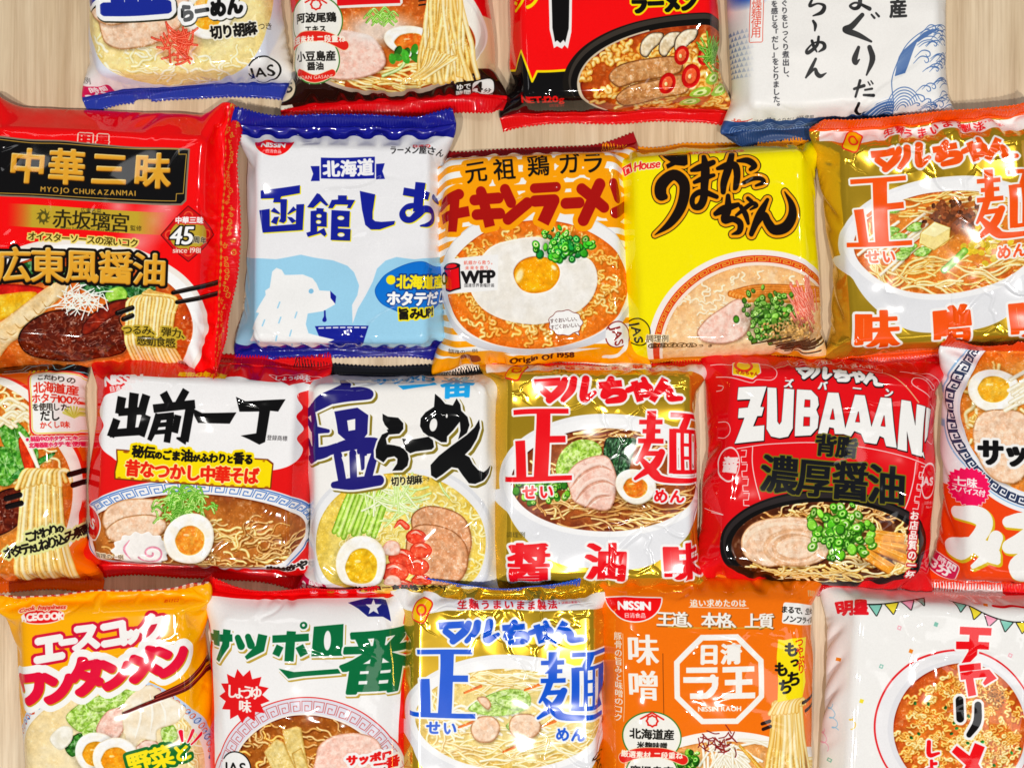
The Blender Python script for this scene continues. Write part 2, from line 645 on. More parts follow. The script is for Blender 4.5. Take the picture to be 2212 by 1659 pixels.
    def stroke(s, pts, wid, color, sm=True, alpha=1.0, metal=0.0, edge=None):
        r = s.dist_stroke(pts, wid, sm)
        if r is None:
            return
        if edge:
            p = int(edge[0] * s.k) + 2
            mm = dilate(np.pad(r[2], p), edge[0] * s.k)
            s.put((r[0] - p, r[1] - p, mm), edge[1], alpha, metal)
        s.put(r[:3], color, alpha, metal)

    def strokes(s, lst, layers, alpha=1.0, off=(0, 0), sm=True, flat=False):
        """a set of strokes as one lettering: lst = [(points, widths)], layers = [(grow, colour, dx, dy)] from the outside in"""
        ms = []
        for it in lst:
            pts, wid = it[0], it[1]
            P = np.asarray(pts, float) + off
            if wid == 0:                         # a filled outline
                q = smooth(P, 6, True) if (len(it) > 2 and it[2]) else P
                r = s.cover([s.to_px(q)])
            elif len(it) > 2 and it[2] == 'f':   # straight, flat-ended bars
                d = np.diff(P, axis=0)
                nn = np.column_stack([-d[:, 1], d[:, 0]]) / (np.hypot(d[:, 0], d[:, 1])[:, None] + 1e-9)
                nv = np.vstack([nn[:1], (nn[1:] + nn[:-1]) / np.maximum(0.6, 1 + (nn[1:] * nn[:-1]).sum(1, keepdims=True)), nn[-1:]])
                wd = np.full(len(P), wid, float) if np.isscalar(wid) else np.interp(np.linspace(0, 1, len(P)), np.linspace(0, 1, len(wid)), wid)
                o = np.vstack([P + nv * wd[:, None] / 2, (P - nv * wd[:, None] / 2)[::-1]])
                r = s.cover([s.to_px(o)])
            else:
                r = s.dist_stroke(P, wid, sm and not (len(it) > 2 and it[2] == 'l'))
            if r is not None:
                ms.append(r[:3])
        s.layers(ms, layers, alpha)

    def layers(s, ms, layers, alpha=1.0):
        if not ms:
            return
        g = max([abs(l[0]) + max([abs(v) for v in l[2:4]] + [0]) for l in layers]) * s.k + 3
        x0 = min(m[0] for m in ms) - int(g)
        y0 = min(m[1] for m in ms) - int(g)
        x1 = max(m[0] + m[2].shape[1] for m in ms) + int(g)
        y1 = max(m[1] + m[2].shape[0] for m in ms) + int(g)
        M = np.zeros((y1 - y0, x1 - x0), np.float32)
        for m in ms:
            sl = (slice(m[1] - y0, m[1] - y0 + m[2].shape[0]), slice(m[0] - x0, m[0] - x0 + m[2].shape[1]))
            M[sl] = np.maximum(M[sl], m[2])
        for l in layers:
            mm = dilate(M, l[0] * s.k) if l[0] > 0 else M
            dx, dy = (l[2], l[3]) if len(l) > 3 else (0, 0)
            if len(l) > 4:
                mm = blur(mm, l[4] * s.k)
            col = l[1]
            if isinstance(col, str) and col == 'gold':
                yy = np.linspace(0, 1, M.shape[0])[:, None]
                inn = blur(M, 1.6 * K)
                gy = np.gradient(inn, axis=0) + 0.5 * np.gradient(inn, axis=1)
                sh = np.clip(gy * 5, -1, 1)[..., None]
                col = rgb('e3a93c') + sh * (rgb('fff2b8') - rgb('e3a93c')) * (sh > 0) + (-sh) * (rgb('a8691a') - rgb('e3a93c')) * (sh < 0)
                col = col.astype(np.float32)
            s.put((x0 + int(round(dx * s.k)), y0 + int(round(dy * s.k)), mm), col, alpha)

    def text(s, t, x, y, size, layers, rot=0, sx=1.0, shear=0.0, gap=0.0, vert=False, bold=(0, 0), align='c', arc=0.0, sizes=None, alpha=1.0, hang=0.0):
        """lettering centred on layout point (x, y); size = height of a full-width character"""
        if isinstance(layers, str):
            layers = [(0, layers)]
        cons, pen = [], 0.0
        ca, sa = math.cos(math.radians(rot)), math.sin(math.radians(rot))
        items = []
        for i, ch in enumerate(t):
            k = sizes[i] if sizes else 1.0
            if ch == ' ':
                pen += 0.35 * k
                continue
            g = glyph(ch)
            wide = ord(ch) > 0x2000
            if vert:
                adv = 1.0 * k + gap
                items.append((ch, g, k, 0.0, pen, wide))
            else:
                if wide:
                    adv = 1.0 * k + gap
                    ox = 0.0
                else:
                    al = np.vstack(g)
                    ox = -al[:, 0].min()
                    adv = (al[:, 0].max() + ox + 0.085) * k + gap
                items.append((ch, g, k, pen + ox * k, 0.0, wide))
            pen += adv
        tot = pen - gap
        yc = 0.38 if any(i_[5] for i_ in items) else 0.345
        base = {'c': -tot / 2, 'l': 0.0, 'r': -tot}[align]
        for ch, g, k, px, py, wide in items:
            for c in g:
                q = c * k
                if vert:
                    X = q[:, 0] - (0.5 if wide else 0.3) * k
                    Y = -(q[:, 1] - 0.38 * k) + py + base + 0.5 * k
                    if ch in 'ー―':
                        X, Y = -(q[:, 1] - 0.38 * k), (q[:, 0] - 0.5 * k) + py + base + 0.5 * k
                    elif ch in '、。':
                        X, Y = X + 0.55 * k, Y - 0.55 * k
                else:
                    X = px + q[:, 0] + base
                    Y = -(q[:, 1] - yc)
                X = (X - shear * Y) * size * sx
                Y = Y * size
                if arc:
                    Y = Y + arc * (X ** 2) / size / 100.0
                cons.append(np.column_stack([x + X * ca - Y * sa, y + X * sa + Y * ca]))
        if not cons:
            return
        if size * s.sc > 60:
            cons = [np.vstack([np.linspace(a, b, 3)[:-1] for a, b in zip(c, np.roll(c, -1, 0))]) for c in cons]
        b = max(bold) * s.k
        xm = s.cover([s.to_px(c) for c in cons], pad=3 + int(b * 1.5))
        if xm is None:
            return
        m = xm[2]
        if b > 0:
            m = dilate(m, bold[0] * s.k, bold[1] * s.k)
        s.layers([(xm[0], xm[1], m)], layers, alpha)

    # ---- analytic shapes in layout coordinates ----
    def ell(s, x, y, rx, ry, rot=0):
        a = math.radians(rot)
        X, Y = s.GX - x, s.GY - y
        u, v = X * math.cos(a) + Y * math.sin(a), -X * math.sin(a) + Y * math.cos(a)
        return np.sqrt((u / rx) ** 2 + (v / ry) ** 2)

    def ellipse(s, x, y, rx, ry, color, rot=0, alpha=1.0, metal=0.0, soft=1.0, clip=None):
        n = max(24, int((rx + ry) * 0.8))
        R = max(rx, ry) + soft + 2
        m = np.clip((1 - s.ell(x, y, rx, ry, rot)) * min(rx, ry) * s.k / max(soft * 1.0, 0.3) / 1.0 + 0.5, 0, 1)
        if clip is not None:
            m = m * clip
        s.fillmask(m, color, metal, alpha)
        return m

    def ring(s, x, y, rx, ry, wd, color, rot=0, metal=0.0, a0=None, a1=None):
        e = s.ell(x, y, rx, ry, rot)
        m = np.clip((wd / 2 - np.abs(e - 1) * min(rx, ry)) * s.k + 0.5, 0, 1)
        if a0 is not None:
            an = np.degrees(np.arctan2(s.GY - y, s.GX - x)) % 360
            m = m * ((an - a0) % 360 < (a1 - a0) % 360)
        s.fillmask(m, color, metal)

    def rect(s, x0, y0, x1, y1, color, rot=None, r=0, alpha=1.0, edge=None, metal=0.0):
        """rectangle turned about its centre (default: with the packet)"""
        a = (0.0 if s.lo else math.atan2(s.s, s.c)) if rot is None else math.radians(rot)
        cx, cy, hx, hy = (x0 + x1) / 2, (y0 + y1) / 2, (x1 - x0) / 2, (y1 - y0) / 2
        P = []
        for sx, sy, q0 in ((1, 1, 0), (-1, 1, 90), (-1, -1, 180), (1, -1, 270)):
            for q in ((0, 30, 60, 90) if r else (45,)):
                an = math.radians(q0 + q)
                P.append((sx * (hx - r) + r * math.cos(an), sy * (hy - r) + r * math.sin(an)))
        P = np.array(P)
        P = np.column_stack([cx + P[:, 0] * math.cos(a) - P[:, 1] * math.sin(a), cy + P[:, 0] * math.sin(a) + P[:, 1] * math.cos(a)])
        s.poly(P, color, alpha=alpha, edge=edge, metal=metal)

    def flat_rows(s, f0, f1, color, metal=0.0):
        """a band across the film, in flat film units from the centre"""
        s.fillmask(((s.FY >= f0) & (s.FY < f1)), color, metal)

    def local(s, x, y):
        return (s.cx + x * s.c - y * s.s, s.cy + x * s.s + y * s.c)

    # ---- pictured food ----
    def broth(s, x, y, rx, ry, c0, c1, rot=0, clip=None, spots=True, seed=0):
        e = s.ell(x, y, rx, ry, rot)
        m = np.clip((1 - e) * min(rx, ry) * s.k + 0.5, 0, 1)
        if clip is not None:
            m = m * clip
        n = vnoise(s.H, s.W, 26 * K, s.seed + seed, 3)
        t = np.clip(e ** 3 * 0.75 + (n - 0.5) * 1.0, 0, 1)[..., None]
        s.fillmask(m, rgb(c0) * (1 - t) + rgb(c1) * t)
        s.food = m if getattr(s, 'food', None) is None else np.maximum(s.food, m)
        n2 = vnoise(s.H, s.W, 9 * K, s.seed + seed + 9, 2)
        s.fillmask(m * np.clip((n2 - 0.66) * 6, 0, 1), rgb(c0) * 0.5 + 0.5, alpha=0.30)
        if spots:
            for _ in range(int(rx * ry * s.sc * s.sc / 260)):
                a, q = s.rng.random() * 6.28, math.sqrt(s.rng.random()) * 0.95
                u, v = x + q * rx * math.cos(a), y + q * ry * math.sin(a)
                s.dot(u, v, (0.8 + 2.2 * s.rng.random()) * s.u, (0.8 + 1.4 * s.rng.random()) * s.u, rgb(c0) * 1.25 + 0.08, 0.45, m)
        return m

    def photo(s, k=1.0):
        """give the pictured food the relief and grain of a photograph"""
        ys, xs = np.flatnonzero(s.food.any(1)), np.flatnonzero(s.food.any(0))
        sl = (slice(ys[0], ys[-1] + 1), slice(xs[0], xs[-1] + 1))
        m = s.food[sl][..., None]
        im = s.rgb[sl]
        lum = im.mean(-1)
        l1, l2 = blur(lum, 1), blur(lum, 5)
        em = (np.roll(l1, (2, 2), (0, 1)) - np.roll(l1, (-2, -2), (0, 1)))
        h, w = lum.shape
        n1 = vnoise(h, w, 9 * K, s.seed + 71, 3) - 0.5
        n2 = vnoise(h, w, 2.6 * K, s.seed + 72, 2) - 0.5
        fade = 1 - 0.8 * np.clip((lum - 0.72) / 0.2, 0, 1)
        g = 1 + k * fade * (0.30 * n1 + 0.15 * n2)
        out = im * g[..., None] - em[..., None] * 0.38 * k + (lum - l2)[..., None] * 0.25 * k
        sp = np.clip((n2 + 0.6 * n1 - 0.27) * 9, 0, 1) * np.clip((lum - 0.25) * 3, 0, 1) * fade
        out = out + (1 - out) * sp[..., None] * 0.5 * k
        s.rgb[sl] = im + (np.clip(out, 0, 1) - im) * m
        s.food = None

    def dot(s, x, y, rx, ry, color, alpha=1.0, clip=None, rot=0):
        p = s.to_px([(x, y)])[0]
        R = max(rx, ry) * s.k + 2
        x0, y0, x1, y1 = int(p[0] - R), int(p[1] - R), int(p[0] + R + 2), int(p[1] + R + 2)
        if x0 < 0 or y0 < 0 or x1 >= s.W or y1 >= s.H:
            return
        X, Y = np.meshgrid(np.arange(x0, x1) + 0.5 - p[0], np.arange(y0, y1) + 0.5 - p[1])
        if rot:
            a = math.radians(rot)
            X, Y = X * math.cos(a) + Y * math.sin(a), -X * math.sin(a) + Y * math.cos(a)
        m = np.clip((1 - np.sqrt((X / (rx * s.k)) ** 2 + (Y / (ry * s.k)) ** 2)) * min(rx, ry) * s.k + 0.5, 0, 1).astype(np.float32)
        if clip is not None:
            m = m * clip[y0:y1, x0:x1]
        s.put((x0, y0, m), np.clip(color, 0, 1) if not isinstance(color, str) else color, alpha)

    def strand(s, pts, wid, col, dark, light, clip=None, alpha=1.0):
        r = s.dist_stroke(pts, wid, True, 4)
        if r is None:
            return
        x0, y0, m, T = r
        if clip is not None:
            h, w = m.shape
            cc = np.zeros_like(m)
            a0, b0 = max(0, -y0), max(0, -x0)
            a1, b1 = min(h, s.H - y0), min(w, s.W - x0)
            if a1 <= a0 or b1 <= b0:
                return
            cc[a0:a1, b0:b1] = clip[y0 + a0:y0 + a1, x0 + b0:x0 + b1]
            m = m * cc
        t = np.clip(T, 0, 1)[..., None]
        c = rgb(light) * (1 - t) ** 1.5 + rgb(col) * (1 - (1 - t) ** 1.5)
        c = c + (rgb(dark) - c) * np.clip((t - 0.5) / 0.5, 0, 1) ** 1.6 * 0.62
        s.put((x0, y0, m), c.astype(np.float32), alpha)

    def noodles(s, x, y, rx, ry, n, wid, cols, clip=None, length=60, curl=0.5, rot=0, flow=None, spread=180, seed=0):
        """loose strands scattered over an ellipse"""
        rng = np.random.default_rng(s.seed + seed + 5)
        for k in range(n):
            a, q = rng.random() * 6.283, math.sqrt(rng.random())
            u, v = x + q * rx * math.cos(a), y + q * ry * math.sin(a)
            h = math.radians((flow if flow is not None else 0) + (rng.random() - 0.5) * spread)
            if flow is None:
                h = math.atan2(v - y, u - x) + math.pi / 2 + (rng.random() - 0.5) * math.radians(spread)
            pts = [(u, v)]
            st = length / 7
            ph, fr = rng.random() * 6.28, 0.7 + rng.random() * 0.9
            for i in range(7):
                h += curl * math.sin(ph + i * fr) * 1.1
                u += st * math.cos(h)
                v += st * math.sin(h) * 0.8
                pts.append((u, v))
            c, d, l = cols[rng.integers(len(cols))]
            if k % 2 == 0:
                s.strand([(a_ + 1.2 * s.u, b_ + 2.2 * s.u) for a_, b_ in pts], wid * 1.15, d, d, d, clip, 0.35)
            s.strand(pts, wid * (0.8 + 0.4 * rng.random()), c, d, l, clip)

    def blobfill(s, pts, c0, c1, cell=5, edge=None, ew=2.0, seed=0, sm=True, alpha=1.0, rim=0.35):
        """textured piece of food: outline filled with mottled colour and a darker rim"""
        P = smooth(pts, 8, True) if sm else np.asarray(pts, float)
        xm = s.cover([s.to_px(P)], pad=6)
        if xm is None:
            return
        x0, y0, m = xm
        n = vnoise(m.shape[0], m.shape[1], cell * K, s.seed + seed + int(P[0, 0]), 3)
        n = np.clip((n - 0.5) * 2.2 + 0.5, 0, 1)[..., None]
        c = rgb(c0) * (1 - n) + rgb(c1) * n
        inn = blur(m, ew * K)
        if edge is not None:
            t = np.clip((0.98 - inn) / 0.45, 0, 1)[..., None]
            c = c * (1 - t) + rgb(edge) * t
        s.put(xm, c.astype(np.float32), alpha)
        return xm

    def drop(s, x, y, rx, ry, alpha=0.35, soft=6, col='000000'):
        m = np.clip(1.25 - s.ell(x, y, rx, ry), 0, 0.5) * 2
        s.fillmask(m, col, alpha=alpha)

    def egg(s, x, y, rx, ry, rot=0, yolk=('f7b52c', 'e8891a'), yr=0.56, yo=(0, 0.05), white='fbf6ea'):
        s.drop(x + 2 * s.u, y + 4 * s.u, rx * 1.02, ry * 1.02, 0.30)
        a = math.radians(rot)
        pts = []
        for k in range(20):
            q = k * math.pi / 10
            fx = rx * math.cos(q) * (1 - 0.10 * math.sin(q))
            fy = ry * math.sin(q)
            pts.append((x + fx * math.cos(a) - fy * math.sin(a), y + fx * math.sin(a) + fy * math.cos(a)))
        s.blobfill(pts, white, 'ffffff', 14, edge='e6d9c2', ew=2.5)
        yx, yy = x + (yo[0] * math.cos(a) - yo[1] * math.sin(a)) * rx, y + (yo[0] * math.sin(a) + yo[1] * math.cos(a)) * ry
        pts = [(yx + rx * yr * math.cos(k * 0.449) * (1 + 0.03 * math.sin(3 * k)), yy + ry * yr * math.sin(k * 0.449)) for k in range(14)]
        s.blobfill(pts, yolk[0], yolk[1], 7, edge='fbd36a', ew=1.5)
        s.dot(yx - rx * 0.15, yy - ry * 0.2, rx * 0.12, ry * 0.05, rgb('fff3cf'), 0.6)

    def scallions(s, x, y, rx, ry, n, r=6, seed=0, cols=None):
        rng = np.random.default_rng(s.seed + seed + 77)
        cols = cols or [('4fa01e', '2c6c12', 'b9e06a'), ('7cc235', '3d8a18', 'd9f2a0'), ('96cf4a', '4f9a22', 'e8f7c0'), ('2f7a1c', '1c4d10', '7fb548')]
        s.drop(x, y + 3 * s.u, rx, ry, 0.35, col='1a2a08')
        n = int(n * 2.6)
        r = r * 0.62
        for k in range(n):
            a, q = rng.random() * 6.283, min(1.3, abs(rng.normal(0, 0.58)))
            u, v = x + q * rx * math.cos(a), y + q * ry * math.sin(a)
            c, d, l = cols[rng.integers(len(cols))]
            sh = 0.72 + 0.4 * (1 - k / n * 0.2) * rng.random() + 0.25 * k / n
            c, d, l = rgb(c) * sh, rgb(d) * sh, np.clip(rgb(l) * sh, 0, 1)
            q = r * (0.7 + 0.6 * rng.random())
            e = 0.55 + 0.45 * rng.random()
            ro = rng.random() * 180
            s.dot(u + 0.8 * s.u, v + 1.2 * s.u, q * 1.05, q * e * 1.1, rgb(d) * 0.6, 0.7, None, ro)
            s.dot(u, v, q, q * e, rgb(d), 1, None, ro)
            s.dot(u - 0.4 * s.u, v - 0.5 * s.u, q * 0.86, q * e * 0.84, rgb(c), 1, None, ro)
            if rng.random() < 0.65:
                s.dot(u - 0.2, v - 0.3, q * 0.58, q * e * 0.55, rgb(l), 1, None, ro)
                s.dot(u, v, q * 0.3, q * e * 0.28, rgb(d), 0.85, None, ro)

    def leaf(s, pts, c0='3f8f2b', c1='8cc653', edge='2a661c', veins=3, seed=0):
        P0 = np.asarray(pts, float)
        s.poly(P0 + (1.5 * s.u, 3 * s.u), '1c2a08', sm=True, alpha=0.3, soft=2 * s.u)
        xm = s.blobfill(pts, c0, c1, 7, edge=edge, ew=1.5, seed=seed)
        if xm is not None:
            n_ = vnoise(xm[2].shape[0], xm[2].shape[1], 6 * K, seed + 61, 3)
            s.put((xm[0], xm[1], xm[2] * np.clip((n_ - 0.56) * 7, 0, 1)), rgb(c1) * 0.55 + 0.45, 0.6)
            s.put((xm[0], xm[1], xm[2] * np.clip((0.42 - n_) * 7, 0, 1)), rgb(edge) * 0.8, 0.5)
        P = np.asarray(pts, float)
        c = P.mean(0)
        for k in range(veins):
            q = P[(k * len(P)) // max(veins, 1)]
            s.stroke([c + (c - q) * 0.5, c, c + (q - c) * 0.75], [1.0 * s.u, 1.6 * s.u, 0.5 * s.u], rgb(c1) * 0.5 + 0.5, alpha=0.6)

    def meat(s, pts, kind='chashu', seed=0):
        c = {'chashu': ('f9dfc6', 'efc6a6', 'cf935f'), 'pink': ('fbdfd2', 'f3c4b4', 'd99c80'), 'roast': ('ecb890', 'dd9c70', 'ad6c40'), 'beef': ('e2ac74', 'c68850', '86502a'), 'dark': ('7a2a12', '4a140a', '2c0b06')}[kind]
        P = np.asarray(pts, float)
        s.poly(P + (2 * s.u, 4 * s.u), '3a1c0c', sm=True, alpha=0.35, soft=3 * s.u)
        xm = s.blobfill(pts, c[0], c[1], 9, edge=c[2], ew=3, seed=seed)
        if xm is None:
            return
        x0, y0, m = xm
        h, w = m.shape
        inn = np.clip((blur(m, 4 * K) - 0.55) / 0.4, 0, 1)
        f1 = vnoise(h, w, 16 * K, seed + 31, 3)
        f2 = vnoise(h, w, 2.2 * K, seed + 32, 2)
        fat = np.clip((0.06 - np.abs(f1 - 0.5)) / 0.06, 0, 1) * (0.4 + 0.6 * f2)
        s.put((x0, y0, fat * inn), rgb(c[0]) * 0.35 + 0.65 * rgb('fff3e2'), 0.5)
        s.put((x0, y0, np.clip((f2 - 0.55) * 4, 0, 1) * inn), c[2], 0.10)
        s.put((x0, y0, np.clip((f1 - 0.62) * 6, 0, 1) * inn), rgb(c[2]) * 0.5 + 0.5 * rgb(c[1]), 0.35)
        rimm = np.clip(m - blur(m, 1.8 * K) * 1.0, 0, 1)
        s.put((x0, y0, np.clip(rimm * 2.4, 0, 1) * m), rgb(c[2]) * 0.85, 0.7)
        f3 = vnoise(h, w, 5 * K, seed + 33, 2)
        s.put((x0, y0, np.clip((f3 - 0.74) * 9, 0, 1) * inn), 'fff8ee', 0.45)

    def fret(s, x, y, rx, ry, a0, a1, n, h, color, wd=1.6, rot=0):
        """key pattern along an ellipse"""
        for k in range(n):
            t0 = a0 + (a1 - a0) * (k + 0.08) / n
            t1 = a0 + (a1 - a0) * (k + 0.92) / n
            def P(u, v):
                t = math.radians(t0 + (t1 - t0) * u)
                return (x + (rx - h * v) * math.cos(t), y + (ry - h * v) * math.sin(t))
            s.stroke([P(u, v) for u, v in ((0, 1), (0, 0), (0.5, 0), (1, 0), (1, 0.95), (0.6, 1), (0.3, 1), (0.3, 0.45), (0.65, 0.45), (0.65, 0.6))], wd, color, sm=False)

    def star(s, x, y, r0, r1, n, color, rot=0, sx=1, edge=None):
        P = []
        for k in range(2 * n):
            a = math.radians(rot) + k * math.pi / n
            q = r0 if k % 2 == 0 else r1
            P.append((x + q * sx * math.cos(a), y + q * math.sin(a)))
        s.poly(P, color, edge=edge)

    def finish(s):
        g = (s.grain - 0.5)[..., None] * 0.03
        c = s.rgb
        y = c @ np.array([0.3, 0.59, 0.11], np.float32)
        c = np.clip(y[..., None] + (c - y[..., None]) * 1.13, 0, 1)
        return np.clip(c * 0.985 + g * (0.3 + 0.7 * c), 0.0, 1.0)
# ---------------------------------------------------------------- the prints
NOOD = [('f3cf78', 'c98a2c', 'fff0bd'), ('eebf5c', 'b9761f', 'fde7a6'), ('f6d98e', 'd39a40', 'fff6d6')]
PALE = [('f8e7a4', 'e6c560', 'fffbe0'), ('fbefc0', 'ecd27c', 'fffef0')]
CURL = [('f2a83a', 'b45c10', 'ffdf90'), ('f6bd58', 'c4701a', 'ffebb4'), ('e8942c', '9c4a0c', 'fcc870')]
BROWN = [('c98a45', '6a3512', 'f2cc8c'), ('b87432', '5a2a0c', 'e6b76c'), ('dca65c', '7c4418', 'f8dca4')]
WHITE = 'f6f5f4'

def jas(c, x, y, r, col, size, rot=0, bg=None):
    if bg:
        c.ellipse(x, y, r, r, bg, soft=1)
    c.ring(x, y, r, r, r * 0.085, col, a0=205, a1=168)
    c.text('JAS', x - r * 0.05, y + r * 0.08, size, [(0, col)], rot=rot, bold=(size * 0.02, size * 0.02))

def nissin(c, x, y, w, h, rot=0):
    """half-disc maker's mark: flat edge on top, x, y = middle of that edge"""
    a = math.radians(rot)
    P = []
    for k in range(19):
        q = math.pi * k / 18
        u, v = w / 2 * math.cos(q), h * math.sin(q)
        P.append((x + u * math.cos(a) - v * math.sin(a), y + u * math.sin(a) + v * math.cos(a)))
    c.poly(P, 'e61414', edge=(h * 0.05, 'f7f4f2'))
    c.text('NISSIN', x, y + h * 0.34, h * 0.48, [(0, 'ffffff')], rot=rot, bold=(h * 0.022, h * 0.022), sx=1.02)
    c.text('日清食品', x, y + h * 0.75, h * 0.22, [(0, 'ffffff')], rot=rot, bold=(h * 0.008, h * 0.008))

def seal_color(c, top, bottom, seal, margin=0):
    """film seals at the two ends, in flat film units"""
    if top:
        c.flat_rows(-c.h, -c.h / 2 + seal + margin, top)
    if bottom:
        c.flat_rows(c.h / 2 - seal - margin, c.h, bottom)

def art_a1(c):                       # white packet, cream soup
    c.page(0, 0)
    e = c.ell(1130, -70, 720, 690)
    c.fillmask(np.clip((1 - e) * 40, 0, 1), 'e2e6f2')
    m = c.broth(1125, -60, 628, 612, 'fcedb4', 'f3d98a', spots=False)
    c.noodles(1130, 330, 480, 230, 60, 20, PALE, m, 150, 0.6, seed=1)
    c.fillmask(blur(np.clip(1 - c.ell(1130, -70, 420, 420), 0, 1) * 0.3, 8), 'fff8da')
    c.egg(1330, 70, 165, 160, 10, ('f7a928', 'f4c64c'), 0.6)
    c.meat([(545, 20), (640, 120), (668, 200), (700, 262), (790, 290), (900, 275), (1000, 250), (1090, 190), (1165, 125), (1180, -120), (600, -140)], 'chashu')
    c.meat([(560, 40), (640, 130), (760, 150), (900, 60), (880, -120), (560, -120)], 'chashu', 3)
    c.drop(1140, 260, 130, 100, 0.3, col='a01808')
    for k in range(46):
        x, y, a = c.rng.normal(1140, 52), c.rng.normal(245, 40), c.rng.random() * 3.14
        c.strand([(x - 40 * math.cos(a), y - 40 * math.sin(a)), (x, y + 6), (x + 40 * math.cos(a), y + 40 * math.sin(a))], 13, 'e8452a', 'b81c10', 'ff8a70')
    c.photo()
    c.text('塩', 800, -170, 560, [(30, '2a2a1a', 8, 8), (28, 'fbfbfb'), (0, '1c2c8e')], rot=-4, bold=(24, 20))
    c.text('らーめん', 1352, 52, 104, [(22, '3a3a2a', 4, 5), (20, 'fbfbfb'), (0, '101010')], rot=-7, bold=(9, 7))
    c.text('切り胡麻', 1490, 180, 84, [(8, 'f8f4e4'), (0, '16130f')], rot=-4, bold=(4, 3), sx=0.92, gap=-0.06)
    c.text('つき', 1692, 163, 46, [(0, '16130f')], rot=-4)
    jas(c, 1652, 428, 92, '141414', 108, -6, WHITE)
    c.text('調理例', 532, 503, 36, '303030', rot=-4)
    c.rect(508, 528, 690, 630, 'c9285c', r=20, edge=(6, 'fbfbfb'))
    c.text('時間', 610, 552, 44, [(0, 'fbfbfb')], rot=-4, bold=(2, 2))
    c.text('3分', 590, 600, 66, [(0, 'fbfbfb')], rot=-4, bold=(4, 4))
    c.rect(765, 592, 845, 665, WHITE, edge=(6, '141414'))
    c.text('S', 805, 628, 78, [(0, '141414')], bold=(5, 5))
    c.text('サンヨー食品株式会社', 1250, 608, 66, [(0, '16161a')], rot=-4, bold=(4, 4), gap=0.03)
    seal_color(c, '27348a', '2b3a96', SEALU, 8)

def badge(c, x, y, w, h, top, mid, bot, roman, rot=0):
    """double round label with a red ribbon"""
    for g, col in ((18, '3f7a2e'), (10, 'f7f4ea')):
        c.ellipse(x, y - h * 0.22, w * 0.47 + g, h * 0.28 + g, col)
        c.ellipse(x, y + h * 0.24, w * 0.42 + g, h * 0.26 + g, col)
    c.ellipse(x, y - h * 0.22, w * 0.44, h * 0.26, 'f5f3ec')
    c.ellipse(x, y + h * 0.24, w * 0.40, h * 0.24, 'f5f3ec')
    c.star(x, y - h * 0.42, w * 0.12, w * 0.10, 8, 'd6281c')
    c.star(x, y - h * 0.42, w * 0.08, w * 0.07, 8, 'f5f3ec')
    c.stroke([(x - w * 0.2, y - h * 0.44), (x, y - h * 0.52), (x + w * 0.2, y - h * 0.44)], w * 0.03, 'd6281c', sm=False)
    c.text(top[0], x, y - h * 0.26, w * 0.20, [(0, '1c1a16')], rot=rot, bold=(2.5, 2), gap=-0.02)
    c.text(top[1], x, y - h * 0.12, w * 0.135, [(0, '1c1a16')], rot=rot, bold=(2, 2))
    c.text(bot[0], x, y + h * 0.20, w * 0.20, [(0, '1c1a16')], rot=rot, bold=(2.5, 2), gap=-0.02)
    c.text(bot[1], x, y + h * 0.32, w * 0.16, [(0, '1c1a16')], rot=rot, bold=(2, 2))
    P = [(x - w * 0.5, y + h * 0.05), (x - w * 0.25, y - h * 0.02), (x, y - h * 0.035), (x + w * 0.25, y - h * 0.02), (x + w * 0.55, y + h * 0.06)]
    c.stroke(P, h * 0.115, 'd92a20', edge=(4, 'f2d9b0'))
    c.text(mid, x, y + h * 0.0, h * 0.088, [(0, 'fff6e8')], rot=rot, bold=(2, 2))
    c.stroke([(x - w * 0.32, y + h * 0.40), (x, y + h * 0.47), (x + w * 0.32, y + h * 0.40)], h * 0.085, 'd92a20', edge=(3, 'f2d9b0'))
    c.text(roman, x, y + h * 0.452, h * 0.06, [(0, 'fff6e8')], rot=rot, arc=-0.35)

def lifted(c, x0, x1, ytop, ybot, n, wid, cols, sway=40, seed=0):
    """a bundle of noodles held up and hanging down"""
    rng = np.random.default_rng(seed + 3)
    c.poly([(x0 + (x1 - x0) * 0.2, ytop), (x0 + (x1 - x0) * 0.8, ytop), (x1, ybot), (x0, ybot)], rgb(cols[0][1]) * 0.85)
    n = int(n * 1.5)
    order = rng.permutation(n)
    for k in order:
        t = (k + 0.5) / n
        xa = x0 + (x1 - x0) * (0.2 + 0.6 * t)
        xb = x0 + (x1 - x0) * t
        pts = []
        for i in range(7):
            q = i / 6
            pts.append((xa + (xb - xa) * q + math.sin(q * 4.2 + k * 1.7) * sway * 0.55 * (0.3 + q), ytop + (ybot - ytop) * q + rng.normal(0, 4)))
        pts[-1] = (pts[-1][0] + (rng.random() - 0.5) * sway, pts[-1][1] + rng.random() * sway)
        cc, d, l = cols[k % len(cols)]
        c.strand(pts, wid * (0.85 + 0.3 * rng.random()), cc, d, l)

